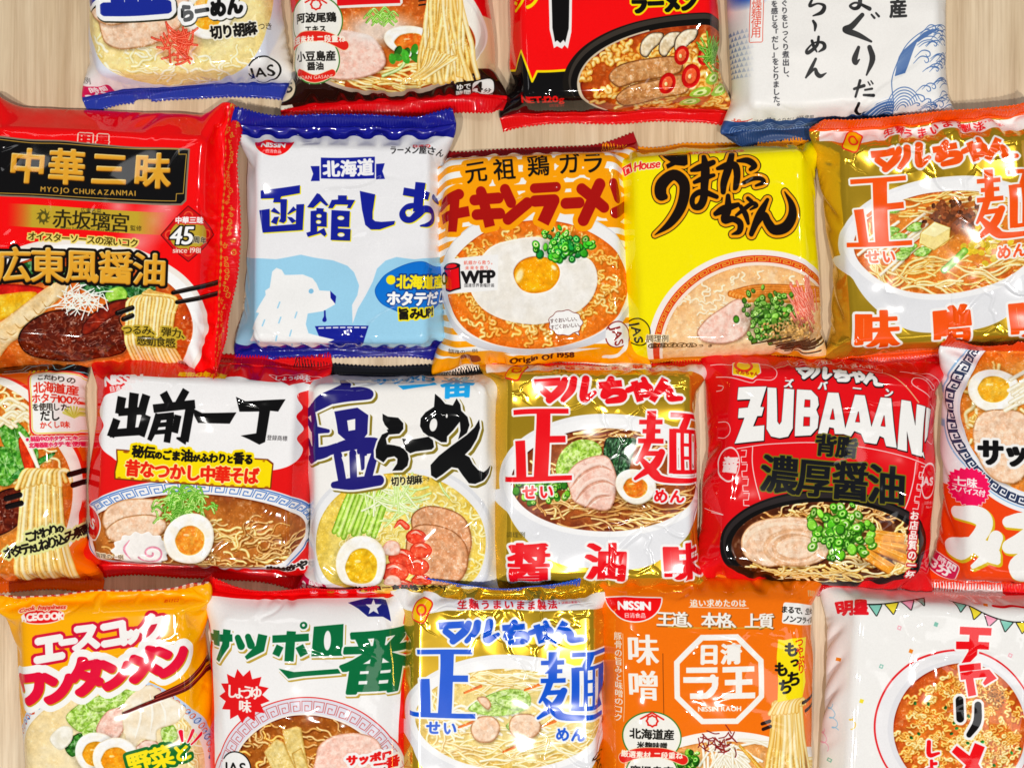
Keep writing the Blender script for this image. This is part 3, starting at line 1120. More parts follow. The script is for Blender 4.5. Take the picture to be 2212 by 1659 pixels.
def art_a2(c):                       # red packet, soy-sauce soup in a white bowl
    c.page(0, 0)
    c.fillmask(np.clip((c.GY - 20) / 200, 0, 1) * (c.GX < 1950), 'd8b892', alpha=0.35)
    c.page(1, 0)
    m = np.clip((c.GY - (70 + (c.GX - 300) * 0.02)) / 8, 0, 1)
    c.fillmask(m, 'e9cfa4')
    c.fillmask(np.clip((c.GY - (500 - 0.22 * np.abs(c.GX - 180) ** 1.0 + 0.0)) / 10, 0, 1) * np.clip((c.GY - 440) / 10, 0, 1), '2a120c')
    c.ellipse(290, 200, 640, 400, 'f2ebe2')
    c.ellipse(290, 215, 625, 385, ('ffffff', 'b9a08c'))
    c.ellipse(290, 190, 600, 345, 'f7f1e8')
    m = c.broth(280, 265, 572, 305, 'd8742c', 'a63c10')
    c.noodles(200, 470, 500, 90, 46, 17, NOOD, m, 240, 0.25, flow=4, spread=50, seed=2)
    c.meat([(-170, 260), (-60, 190), (90, 195), (210, 230), (280, 330), (280, 410), (190, 470), (20, 500), (-160, 470), (-220, 370)], 'pink')
    c.ellipse(250, 180, 210, 90, 'f0ece8', alpha=0.8, soft=40)
    c.egg(450, 255, 175, 95, 8, ('e8671c', 'f09038'), 0.6)
    for k in range(26):
        x, y = 260 + c.rng.normal(0, 50), 95 + c.rng.normal(0, 26)
        c.strand([(x - 30, y + 14), (x, y - 16), (x + 32, y + 10)], 11, '7cc23a', '3f8a1c', 'd4f09a')
    c.strand([(270, 470), (380, 420), (420, 350)], 22, 'b8cf80', '7a9a3c', 'e8f4c4')
    for k in range(9):
        c.dot(400 + c.rng.normal(0, 38), 362 + c.rng.normal(0, 22), 34, 22, rgb('3f8f2b') * (0.7 + 0.6 * c.rng.random()), 1, None, c.rng.random() * 180)
    lifted(c, 500, 830, -60, 470, 20, 30, NOOD, 50, 1)
    for k in range(9):
        c.strand([(560 + k * 22, 300 + k * 8), (520 + k * 14, 420), (380 + k * 18, 520 - k * 4)], 18, *NOOD[k % 3][:3])
    c.photo()
    c.rect(497, 0, 545, 8, '1a1210', rot=-8)
    c.rect(497, 26, 545, 36, '1a1210', rot=-8)
    c.rect(-30, -90, 380, 30, 'd8141c', edge=(14, 'f4f0ea'))
    c.rect(716, 512, 932, 622, '100c0a', r=16)
    c.rect(816, 516, 928, 612, 'f4f2ee', r=24)
    c.text('ゆで', 764, 548, 44, [(0, 'f6f4f0')], rot=-3, bold=(2, 2))
    c.text('時間', 764, 592, 44, [(0, 'f6f4f0')], rot=-3, bold=(2, 2))
    c.text('4', 856, 565, 108, [(0, '14100c')], rot=-3, bold=(5, 2))
    c.text('分', 904, 582, 32, [(0, '14100c')], bold=(1, 1))
    c.text('調理の一例', 846, 628, 34, [(0, 'e8ddd0')], rot=-5)
    c.text('※阿波尾鶏エキス使用のチキン調味料49%使用（チキン調味料に占める割合）', 640, 640, 31, [(0, 'efe6da')], rot=-3, align='r')
    c.text('※小豆島産醤油49%使用（醤油に占める割合）', 350, 676, 28, [(0, 'efe6da')], rot=-3, align='r')
    c.page(0, 0)
    badge(c, 2040, 250, 330, 520, ('阿波尾鶏', 'エキス'), '厳選素材 二段重ね', ('小豆島産', '醤油'), 'NIDAN GASANE', -3)
    jas(c, 1850, 560, 78, '16120e', 92, -20, 'ead9bd')
    c.rect(1790, 650, 1910, 720, 'f2ead8', rot=-4)
    c.text('日即食協', 1848, 680, 27, '2a2018', rot=-4)
    c.text('No.2', 1830, 712, 27, '2a2018', rot=-4)
    seal_color(c, 'cf1018', 'cf1018', SEALU, 10)

def art_a3(c):                       # red and black packet, beef noodle bowl
    c.page(1, 0)
    top = '0d0b0c'
    line = [(980, 440), (1112, 436), (1166, 318), (1250, 492), (1278, 432), (1480, 424), (2500, 400)]
    c.poly(line + [(2900, 1400), (600, 1400)], top)
    c.stroke(line, 14, 'ffe011', sm=False)
    # brush sweep
    c.poly([(1340, -120), (1490, -120), (1490, 200), (1470, 300), (1448, 280), (1432, 300), (1400, 286), (1380, 298), (1350, 190)], 'f6f4f2', sm=False)
    c.poly([(1358, -120), (1474, -120), (1472, 180), (1452, 264), (1440, 248), (1420, 268), (1400, 252), (1386, 262), (1368, 180)], '0c0a0a')
    c.text('シン', 1190, 20, 112, [(0, 'ffe414')], bold=(6, 6), sx=0.8, rot=-3)
    c.text('ラーメン', 2080, 16, 130, [(12, 'ffe414'), (0, '0c0a0a')], bold=(11, 9), sx=0.82, rot=-2)
    # black pan
    c.ellipse(2160, 445, 722, 352, '17130f', rot=-6)
    c.ellipse(2165, 430, 690, 330, '3a342e', rot=-6)
    c.ellipse(2165, 450, 676, 318, '0f0c0a', rot=-6)
    m = c.broth(2170, 465, 628, 296, 'd2641c', '8a2a0a', -6)
    c.ring(2168, 462, 628, 296, 10, 'd9c9b0', rot=-6, a0=150, a1=235)
    c.noodles(2120, 480, 560, 240, 190, 30, CURL, m, 110, 1.1, seed=4)
    c.meat([(1730, 470), (1800, 400), (1960, 360), (2130, 345), (2190, 380), (2170, 440), (2050, 470), (1900, 500), (1790, 530)], 'beef', 1)
    c.meat([(1780, 590), (1860, 520), (2020, 480), (2180, 450), (2230, 490), (2210, 560), (2060, 600), (1940, 650), (1830, 660)], 'beef', 2)
    for x, y in ((1990, 270), (2110, 265), (2210, 250)):
        c.blobfill([(x - 70, y + 60), (x - 60, y - 10), (x, y - 60), (x + 80, y - 60), (x + 70, y - 10), (x + 10, y + 40), (x - 30, y + 85)], 'f6ead2', 'e2cba4', 6, edge='3a2416', ew=3)
    for x, y, r in ((2095, 500, 50), (2185, 340, 46), (2240, 460, 56), (2330, 350, 44)):
        c.ellipse(x, y, r, r * 1.25, 'c41410', rot=20)
        c.ellipse(x, y, r * 0.6, r * 0.8, 'e8663a', rot=20)
        c.dot(x - 8, y + 4, 9, 12, rgb('f6e3a0'))
    for k in range(60):
        a = c.rng.normal(-1.0, 0.7)
        L = 60 + 90 * c.rng.random()
        x, y = 2370 + c.rng.normal(0, 26), 360 + c.rng.normal(0, 20)
        c.strand([(x, y), (x + L * 0.5 * math.cos(a), y + L * 0.6 * math.sin(a)), (x + L * math.cos(a), y + L * math.sin(a))], 12, '5a9a2a', '2f6a18', 'b2dc6c')
    for x, y in ((2390, 480), (2300, 560), (2440, 560), (2260, 640)):
        c.ellipse(x, y, 64, 34, 'a8cf4a', rot=-15)
        c.ellipse(x, y, 40, 20, 'e4f0a8', rot=-15)
        c.ellipse(x, y, 18, 9, '88b83a', rot=-15)
    c.photo()
    c.text('NET:120g', 1315, 604, 78, [(0, 'e01818')], rot=-1, bold=(3, 2), sx=0.92)
    c.text('調理例', 1398, 662, 32, [(0, 'e01818')])
    seal_color(c, 'd81414', 'd01212', SEALU, 4)

def art_a4(c):                       # white paper-like packet with a blue wave shell
    c.page(2, 0)
    c.fillmask(np.clip(1 - c.ell(430, -40, 150, 110), 0, 1) * 3, '8fa5cf')
    # scale pattern fading upward
    for r in range(9):
        for q in range(7):
            x, y = 330 + q * 26 + (r % 2) * 13, 190 + r * 34
            al = max(0.0, 1 - q / 5.5) * 0.8
            if al > 0.05:
                c.poly([(x - 12, y + 13), (x + 12, y + 13), (x, y - 13)], '5a74ac', alpha=al)
    c.rect(455, -120, 534, 268, 'f8f5f2', r=8, rot=-0.5, edge=(3, 'd8432c'))
    c.text('乾燥麺使用', 494, 96, 66, [(0, 'd8432c')], vert=True, gap=-0.12, rot=-1)
    c.text('国産のはまぐりをじっくり煮出し、', 672, 140, 44, [(0, '1c1c22')], vert=True, rot=-2, gap=0.03, bold=(1.4, 1))
    c.text('コクと旨味を感じる「だし」をとりました。', 612, 230, 44, [(0, '1c1c22')], vert=True, rot=-2, gap=0.0, bold=(1.4, 1))
    ink = '0e0e10'
    # らーめん, brush, written downwards
    c.strokes([([(850, -40), (905, -25)], [16, 26]), ([(845, 0), (830, 45), (880, 30), (920, 45), (905, 85), (850, 108)], [14, 20, 12, 22, 26, 8]),
               ([(850, 140), (862, 165), (857, 200)], [16, 22, 10]),
               ([(838, 262), (850, 300), (868, 330)], [18, 20, 8]),
               ([(880, 238), (868, 290), (815, 335), (806, 318), (850, 275), (905, 275), (915, 305), (880, 330)], [16, 20, 22, 14, 10, 20, 24, 8]),
               ([(862, 372), (835, 430), (806, 482)], [16, 22, 12]), ([(812, 475), (858, 432), (872, 460), (895, 476), (930, 458)], [12, 16, 26, 24, 6])], [(0, ink)])
    # はまぐりだし, larger brush
    c.strokes([([(1075, -30), (1200, -45)], [14, 18]), ([(1140, -110), (1140, 30), (1110, 62), (1080, 45), (1120, 25), (1200, 62)], [24, 26, 22, 16, 14, 26]),
               ([(1155, 100), (1090, 170), (1050, 195), (1130, 225), (1210, 262)], [26, 36, 40, 34, 14]),
               ([(1212, 98), (1230, 118)], [12, 15]), ([(1240, 88), (1258, 108)], [12, 15]),
               ([(1130, 300), (1105, 370), (1112, 398), (1135, 375)], [20, 36, 24, 8]), ([(1200, 298), (1218, 370), (1180, 470)], [30, 36, 10]),
               ([(1105, 555), (1165, 535)], [16, 20]), ([(1140, 505), (1115, 600)], [18, 14]), ([(1172, 560), (1215, 552)], [12, 14]), ([(1165, 590), (1225, 592)], [14, 20]),
               ([(1190, 512), (1202, 530)], [8, 10]), ([(1208, 505), (1220, 522)], [8, 10]),
               ([(1140, 640), (1135, 690), (1160, 716), (1210, 705)], [18, 20, 22, 8])], [(0, ink)])
    c.text('産', 1382, 60, 118, [(0, ink)], bold=(4, 3), rot=-2)
    # clam shell drawn in wave lines
    blue = '4a6ea4'
    sh = [(1725, 150), (1600, 175), (1500, 225), (1430, 290), (1380, 380), (1345, 480), (1345, 560), (1370, 680), (1400, 745), (1560, 735), (1745, 700), (1800, 640), (1800, 200)]
    c.poly([(1160, 745), (1250, 640), (1330, 610), (1440, 640), (1560, 780), (1150, 790)], blue)
    for k in range(7):
        c.ring(1350, 760, 180 - 22 * k, 160 - 20 * k, 5, 'e8ecf2')
    c.poly(sh, 'f4f3f1', sm=True, edge=(5, blue))
    rng = np.random.default_rng(5)
    for k in range(13):
        t = k / 12
        c.stroke([(1360 + 60 * t, 470 - 20 * t), (1400 + 120 * t, 330 - 100 * t), (1540 + 110 * t, 210 - 30 * t + 30 * (1 - t))], 5.5, blue)
    for k in range(34):
        x, y = 1510 + rng.random() * 240, 180 + rng.random() * 500
        r = 16 + 22 * rng.random()
        c.stroke([(x - 2.4 * r, y + r * 0.5), (x - r, y - r * 0.7), (x + r * 0.3, y - r * 0.5), (x + r * 0.5, y + r * 0.2), (x, y + r * 0.4), (x - r * 0.3, y)], [3, 6, 7, 6, 5, 3], blue)
    for k in range(22):
        x, y = 1500 + rng.random() * 250, 190 + rng.random() * 480
        c.stroke([(x, y), (x + 40, y - 26), (x + 90, y - 30), (x + 130, y - 10)], [3, 6, 6, 3], blue)
    for k in range(7):
        c.ring(1420, 690, 112 - 14 * k, 150 - 18 * k, 5, blue, a0=180, a1=320)
    c.text('スープ中・はまぐりだし60%使用', 650, 738, 30, '3a3a42', rot=-3)
    c.stroke([(390, 742), (430, 744), (480, 728)], [3, 8, 3], 'd8432c')
    c.text('te', 412, 735, 34, [(0, 'd8432c')])
    # wave border at the lower end
    y = c.FY > c.h / 2 - SEALU - 34
    c.fillmask(y & (c.FY > 0), '2f4f86')
    for k in range(-9, 10):
        for j in range(4):
            c.fdot(k * 26 + 13, c.h / 2 - SEALU + 2, 5 + 6 * j, '8fa6cc', 1.6)
    seal_color(c, '2f4f86', '27426f', SEALU, 0)
def art_b1(c):                       # red bag, black name panel, braised pork bowl
    c.page(0, 0)
    for x, y, r in ((980, 1420, 200), (880, 1560, 160), (1060, 1330, 120), (760, 1330, 110)):
        c.fillmask(np.clip(1 - c.ell(x, y, r, r * 0.8), 0, 1) * 0.9, 'f79c9c')
    c.text('明星', 602, 903, 92, [(7, 'f3d9c8'), (0, 'd90f12')], bold=(4, 4), gap=0.2, rot=2)
    pan = [(-260, 890), (440, 915), (1218, 966), (1195, 1300), (1165, 1328), (-260, 1268)]
    c.poly(pan, '8a7c6a')
    c.poly([(-260, 903), (440, 925), (1206, 976), (1184, 1292), (1158, 1316), (-260, 1258)], '0c0b0c')
    c.stroke([(-260, 915), (440, 938), (1150, 968), (1150, 1000), (1196, 1000), (1176, 1252), (1132, 1252), (1128, 1298), (-260, 1250)], 5, 'c9a24a', sm=False)
    for t, x, y in (('中', 180, 1082), ('華', 430, 1085), ('三', 700, 1092), ('昧', 978, 1100)):
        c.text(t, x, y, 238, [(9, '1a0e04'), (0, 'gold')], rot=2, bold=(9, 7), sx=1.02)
    c.text('MYOJO CHUKAZANMAI', 572, 1240, 47, [(0, 'd3a548')], rot=1.5, gap=0.13, bold=(1.5, 1))
    e = np.clip((c.GX - 60) / 160, 0, 1) * np.clip((1080 - c.GX) / 200, 0, 1)
    y0 = 1325 + (c.GX - 80) * 0.045
    c.fillmask(((c.GY > y0) & (c.GY < y0 + 142)) * e, 'c6a93c')
    for k in range(26):
        a = k * 0.7
        c.stroke([(290 + 45 * math.cos(a), 1405 + 50 * math.sin(a)), (290 + 20 * math.cos(a + 0.8), 1405 + 24 * math.sin(a + 0.8)), (292 + 36 * math.cos(a + 1.6), 1410 + 42 * math.sin(a + 1.6))], [3, 12, 3], '5a5320')
    c.text('赤坂璃宮', 590, 1425, 128, [(0, '2a2410')], rot=2.5, gap=-0.06, bold=(2, 1))
    c.text('広東名菜', 588, 1360, 33, '3a3214', rot=2)
    c.text('監修', 870, 1467, 38, '2a2410', rot=3)
    c.text('Chinese Restaurant  AKASAKA RIKYU', 580, 1482, 22, '4a4118', rot=3)
    c.star(1205, 1510, 172, 128, 4, 'c8161a', rot=0, edge=(6, '5a0a0c'))
    for k in range(4):
        a = k * math.pi / 2
        c.ring(1205 + 120 * math.cos(a), 1510 + 112 * math.sin(a), 26, 26, 9, 'ea5a3a')
    c.ellipse(1205, 1515, 118, 96, 'c2a83e')
    c.text('中華三昧', 1210, 1425, 45, [(7, 'd01c1c'), (0, 'ffffff')], rot=3, bold=(2.5, 2))
    c.text('45', 1170, 1518, 158, [(9, '14100c'), (0, 'ffffff')], rot=3, shear=0.12, bold=(4, 2), gap=-0.04)
    c.text('周年', 1278, 1550, 44, [(3, 'f4ecd0'), (0, '1c160c')], rot=3, bold=(1, 1))
    c.text('since 1981', 1196, 1612, 47, [(6, 'c8161a'), (0, 'fff6e8')], rot=3, bold=(1.5, 1))
    # bowl
    c.page(0, 1)
    c.ellipse(500, 440, 830, 560, 'f6efe8')
    c.ellipse(500, 450, 800, 530, 'ffffff')
    m = c.broth(490, 455, 740, 480, 'e07a30', 'b8400e')
    c.blobfill([(-160, 210), (0, 160), (180, 170), (290, 200), (200, 260), (40, 300), (-160, 330)], 'e0281a', 'b8140e', 20, edge='8a0c08', ew=4)
    c.blobfill([(-160, 260), (60, 215), (240, 215), (180, 290), (60, 360), (-160, 420)], 'f4b81e', 'f8d04a', 20, edge='d08a10', ew=4)
    for P in ([(120, 60), (260, 20), (420, 60), (480, 130), (330, 160), (180, 130)], [(520, 150), (640, 120), (760, 160), (800, 240), (700, 260), (560, 220)], [(780, 160), (900, 140), (1000, 190), (960, 240), (820, 260)], [(460, 60), (640, 40), (820, 90), (700, 150), (520, 130)]):
        c.leaf(P, '1c4a22', '2f7a34', '0c2a14')
    c.blobfill([(690, 220), (780, 190), (820, 250), (760, 310), (690, 280)], 'b8e068', '8cc83c', 12, edge='5a9a28')
    c.blobfill([(-160, 520), (100, 330), (330, 170), (430, 160), (440, 210), (300, 330), (180, 450), (-160, 640)], 'f8e4bc', 'f0cf98', 14, edge='d8a868', ew=4)
    for k in range(6):
        c.stroke([(0 + k * 55, 480 - k * 42), (30 + k * 56, 500 - k * 38), (60 + k * 58, 490 - k * 44)], [2, 8, 2], 'c89a5a')
    c.meat([(110, 540), (160, 420), (300, 340), (480, 330), (600, 360), (700, 290), (820, 270), (850, 320), (770, 400), (820, 520), (760, 620), (560, 640), (300, 620), (160, 600)], 'dark', 1)
    c.blobfill([(540, 420), (640, 330), (790, 275), (860, 290), (820, 340), (700, 400), (600, 480), (530, 490)], '9a2c14', '6a180c', 10, edge='3a0a06', ew=3)
    for k in range(40):
        x, y = 160 + c.rng.random() * 620, 380 + c.rng.random() * 220
        c.stroke([(x, y), (x + 20 + 30 * c.rng.random(), y - 8 + c.rng.normal(0, 8))], [2, 7, 2], 'ffd9c8', alpha=0.55)
    for k in range(46):
        a = c.rng.random() * 3.14
        x, y = 540 + c.rng.normal(0, 70), 262 + c.rng.normal(0, 42)
        L = 60 + 60 * c.rng.random()
        c.strand([(x - L * math.cos(a), y - L * 0.7 * math.sin(a)), (x, y - 14), (x + L * math.cos(a), y + L * 0.7 * math.sin(a))], 7, 'f6faee', 'c8dab4', 'ffffff')
    for k in range(14):
        x = 815 + k * 22
        c.strand([(960 - (k - 7) * 6, 212 + abs(k - 7) * 4), (x + 20, 250 + abs(k - 9) * 3), (x + 6, 380), (x - 4, 520), (x - 10 + k * 3, 690)], 27, *NOOD[k % 3])
    for a, b in (((1480, 125), (1110, 228)), ((1480, 198), (1135, 290)), ((850, 330), (755, 362)), ((850, 382), (795, 404))):
        c.stroke([a, b], [34, 28] if a[0] > 1000 else 34, '120e0c', sm=False)
        c.stroke([(a[0], a[1] - 8), (b[0], b[1] - 8)], 5, '5a4c44', sm=False)
    c.photo()
    c.text('つるみ、弾力、', 1005, 488, 66, [(13, 'c9ad3e'), (0, '2a2208')], rot=4, gap=-0.06, bold=(1.5, 1))
    c.text('感動食感', 1000, 556, 66, [(13, 'c9ad3e'), (0, '2a2208')], rot=4, gap=-0.06, bold=(1.5, 1))
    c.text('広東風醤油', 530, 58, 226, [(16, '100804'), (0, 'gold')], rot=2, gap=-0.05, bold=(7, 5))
    c.text('調理の一例', 1205, 712, 42, [(6, 'f7b0a0'), (0, '2a1008')], rot=4)
    c.page(0, 0)
    c.text('オイスターソースの深いコク', 538, 1546, 58, [(9, 'f2dc7a'), (0, '4a3a08')], rot=3, bold=(2, 1.5), gap=-0.08)
    # patterned side seals
    for sgn in (1, -1):
        x = c.FX * sgn
        e0 = c.w / 2 - SEALU - 2
        c.fillmask(x > e0 - 2, 'd2121a')
        band = np.abs(x - (e0 + 3)) < 3.4
        c.fillmask(band & (np.abs((c.FY / 7.5) % 2 - 1) * 4.5 > np.abs(x - (e0 + 3))), 'd9b44a')
        rng = np.random.default_rng(3)
        for k in range(46):
            px, py = e0 + 12 + rng.random() * 24, -c.h / 2 + (k + 0.5) * c.h / 46
            r = 2.2 + 3.4 * rng.random()
            c.fdot(px * sgn, py, r, 'd2a544', 1.8)
            c.fdot(px * sgn, py, 1.1, 'd2a544')
            for q in range(3):
                a = rng.random() * 6.28
                c.fdot(px * sgn + 6.5 * math.cos(a), py + 6.5 * math.sin(a), 1.5, 'c99a3c')

def art_b2(c):                       # white and light-blue packet, navy lettering
    c.pg(960, 480, 750, 2202)
    navy = '16208c'
    sky = [(-300, 1500), (0, 1495), (300, 1490), (440, 1460), (560, 1435), (700, 1462), (900, 1490), (1060, 1550), (1130, 1620), (1180, 1760), (1160, 1860), (1100, 1960), (1100, 2160), (1160, 2000), (1250, 1860), (1330, 1720), (1380, 1590), (1480, 1510), (1600, 1480), (1800, 1520), (2050, 1515), (2500, 1520), (2500, 3600), (-300, 3600)]
    c.poly(sky, 'a3d4ee')
    for t, x, y, z in (('お味', 1250, 685, 90), ('ラーメン', 1400, 830, 150), ('粉末スープ', 1290, 1330, 120), ('しお味', 1290, 1505, 110)):
        c.text(t, x, y, z, [(0, 'f7f7f9')], rot=180, alpha=0.55)
    c.rect(775, 387, 1386, 620, navy)
    c.poly([(662, 482), (760, 478), (760, 645), (662, 648), (690, 566)], navy)
    c.poly([(1400, 468), (1500, 464), (1472, 548), (1500, 632), (1400, 634)], navy)
    c.text('北海道', 1083, 503, 190, [(0, 'f8f8fa')], rot=-1, bold=(9, 8), gap=0.02)
    A = [[(118, 755), (542, 692), (540, 782), (335, 818), (325, 845), (398, 848), (398, 1085), (370, 1112), (315, 1095), (335, 1060), (325, 885), (245, 885), (255, 840), (112, 845)],
         [(95, 975), (210, 955), (222, 1150), (505, 1115), (502, 905), (590, 900), (580, 1178), (150, 1225)],
         [(220, 985), (258, 940), (325, 1000), (322, 1016)], [(405, 1010), (470, 925), (508, 965), (420, 1015)], [(230, 1105), (265, 1045), (318, 1040), (295, 1130)], [(405, 1040), (460, 1045), (510, 1085), (465, 1110)],
         # right-hand characters
         [(622, 935), (730, 780), (760, 790), (855, 905), (830, 918), (768, 868), (690, 942)], [(725, 940), (805, 945), (800, 975), (838, 985), (838, 1140), (735, 1135), (735, 1190), (810, 1150), (838, 1215), (815, 1240), (770, 1205), (635, 1248), (618, 1205), (662, 1190), (662, 975), (725, 968)],
         [(960, 800), (1062, 800), (1062, 845), (1155, 848), (1100, 940), (1060, 935), (1075, 900), (930, 900), (900, 942), (850, 940), (890, 850), (960, 845)],
         [(888, 960), (1095, 968), (1085, 1140), (960, 1135), (960, 1152), (1100, 1160), (1092, 1285), (880, 1275)],
         [(1210, 752), (1385, 795), (1345, 980), (1342, 1060), (1370, 1085), (1440, 1095), (1590, 1090), (1580, 1130), (1420, 1180), (1320, 1175), (1260, 1120), (1228, 950)]]
    S_ = [(p, 0) for p in A]
    S_ += [([(1700, 772), (1975, 836)], 84, 'f'), ([(1890, 685), (1862, 880), (1850, 1000)], 108, 'f'), ([(1840, 925), (1740, 945), (1680, 1010), (1700, 1070), (1770, 1085), (1850, 1030), (1930, 975), (2010, 1000), (2020, 1090), (1960, 1150), (1880, 1160)], [50, 70, 76, 74, 70, 90, 80, 74, 70, 50, 20]), ([(2030, 835), (2110, 880)], [60, 70])]
    c.strokes(S_, [(0, 'ffee12', 12, 12), (0, navy)])
    for x, y, rx, ry in ((750, 1022, 28, 20), (746, 1085, 28, 20), (988, 1040, 38, 22), (990, 1215, 38, 22), (1745, 1000, 38, 32)):
        c.ellipse(x + 3, y + 3, rx, ry, 'ffee12')
        c.ellipse(x + 5, y + 6, rx - 5, ry - 5, WHITE)
    nissin(c, 265, 188, 420, 192, 2)
    c.text('日清の', 1890, 262, 62, [(0, 'e0201c')], bold=(2, 2))
    c.text('ラーメン屋さん', 1830, 318, 104, [(0, '1c1a1c')], bold=(3, 2), sx=0.75)
    # white bear drinking
    c.page(0, 1)
    bear = [(1770, 130), (1775, 85), (1800, 62), (1832, 72), (1850, 100), (1960, 95), (2020, 118), (2045, 150), (2062, 192), (2130, 198), (2162, 232), (2155, 280), (2085, 318), (1995, 330), (1985, 395), (2000, 450), (2060, 468), (2150, 490), (2140, 515), (2100, 520), (2145, 540), (2060, 545), (2040, 580), (2070, 640), (1650, 640), (1660, 560), (1635, 540), (1690, 440), (1660, 440), (1715, 335), (1690, 335), (1745, 225), (1740, 200), (1765, 180)]
    c.poly(bear, 'f7f7f7', sm=False)
    c.ellipse(2012, 195, 15, 15, '8cc4e4')
    c.poly([(2128, 196), (2164, 230), (2158, 275), (2130, 240)], navy)
    c.stroke([(2095, 318), (2096, 350), (2094, 372)], [10, 12, 26], navy)
    for x, y in ((1830, 260), (1750, 370), (1840, 350), (1930, 320), (1820, 460), (1900, 430), (1890, 540), (1950, 520), (1720, 490)):
        c.stroke([(x, y), (x - 10, y + 34)], 8, 'a3d4ee', sm=False)
    c.poly([(2038, 408), (2358, 410), (2300, 590), (2108, 590), (2080, 545), (2145, 540), (2110, 515), (2150, 495), (2060, 468)], navy)
    for k in range(7):
        c.stroke([(2062 + k * 42, 421), (2088 + k * 42, 421)], 8, 'f4f6fa', sm=False)
    wave = [(1400, 690), (1590, 642), (1700, 602), (1830, 590), (1950, 618), (2100, 640), (2201, 632), (2340, 640), (2480, 655), (2640, 618), (2800, 570), (2900, 560), (2900, 1300), (1400, 1300)]
    c.poly(wave, '171a86')
    c.rect(1605, 632, 1852, 718, 'f4f4f8', r=12, rot=-5)
    c.text('ゆで', 1655, 668, 46, [(0, '1a1e88')], rot=-5, bold=(2, 2))
    c.text('時間', 1655, 702, 42, [(0, '1a1e88')], rot=-5, bold=(2, 2))
    c.text('4', 1745, 678, 92, [(0, '1a1e88')], rot=-5, bold=(5, 4), sx=1.3)
    c.text('分', 1815, 690, 52, [(0, '1a1e88')], rot=-5, bold=(2.5, 2))
    c.page(1, 1)
    c.poly([(205, 205), (235, 150), (285, 105), (400, 60), (500, 50), (590, 85), (680, 120), (720, 260), (600, 330), (520, 345), (380, 340), (300, 310), (235, 270)], '1673cc', sm=True, edge=(4, '0c58a8'))
    c.ellipse(305, 142, 30, 28, 'ffe930')
    c.text('北海道産', 500, 172, 84, [(9, '1a3a7a'), (0, 'ffe930')], rot=6, bold=(4, 4), gap=-0.04)
    c.text('ホタテだし', 480, 268, 88, [(7, '14448c'), (0, 'ffffff')], rot=6, bold=(5, 4), gap=-0.05)
    c.text('旨みUP!', 452, 350, 70, [(9, 'ffe930'), (0, '181410')], rot=3, bold=(3, 3))
    seal_color(c, '191c84', '171a80', SEALU, 30)

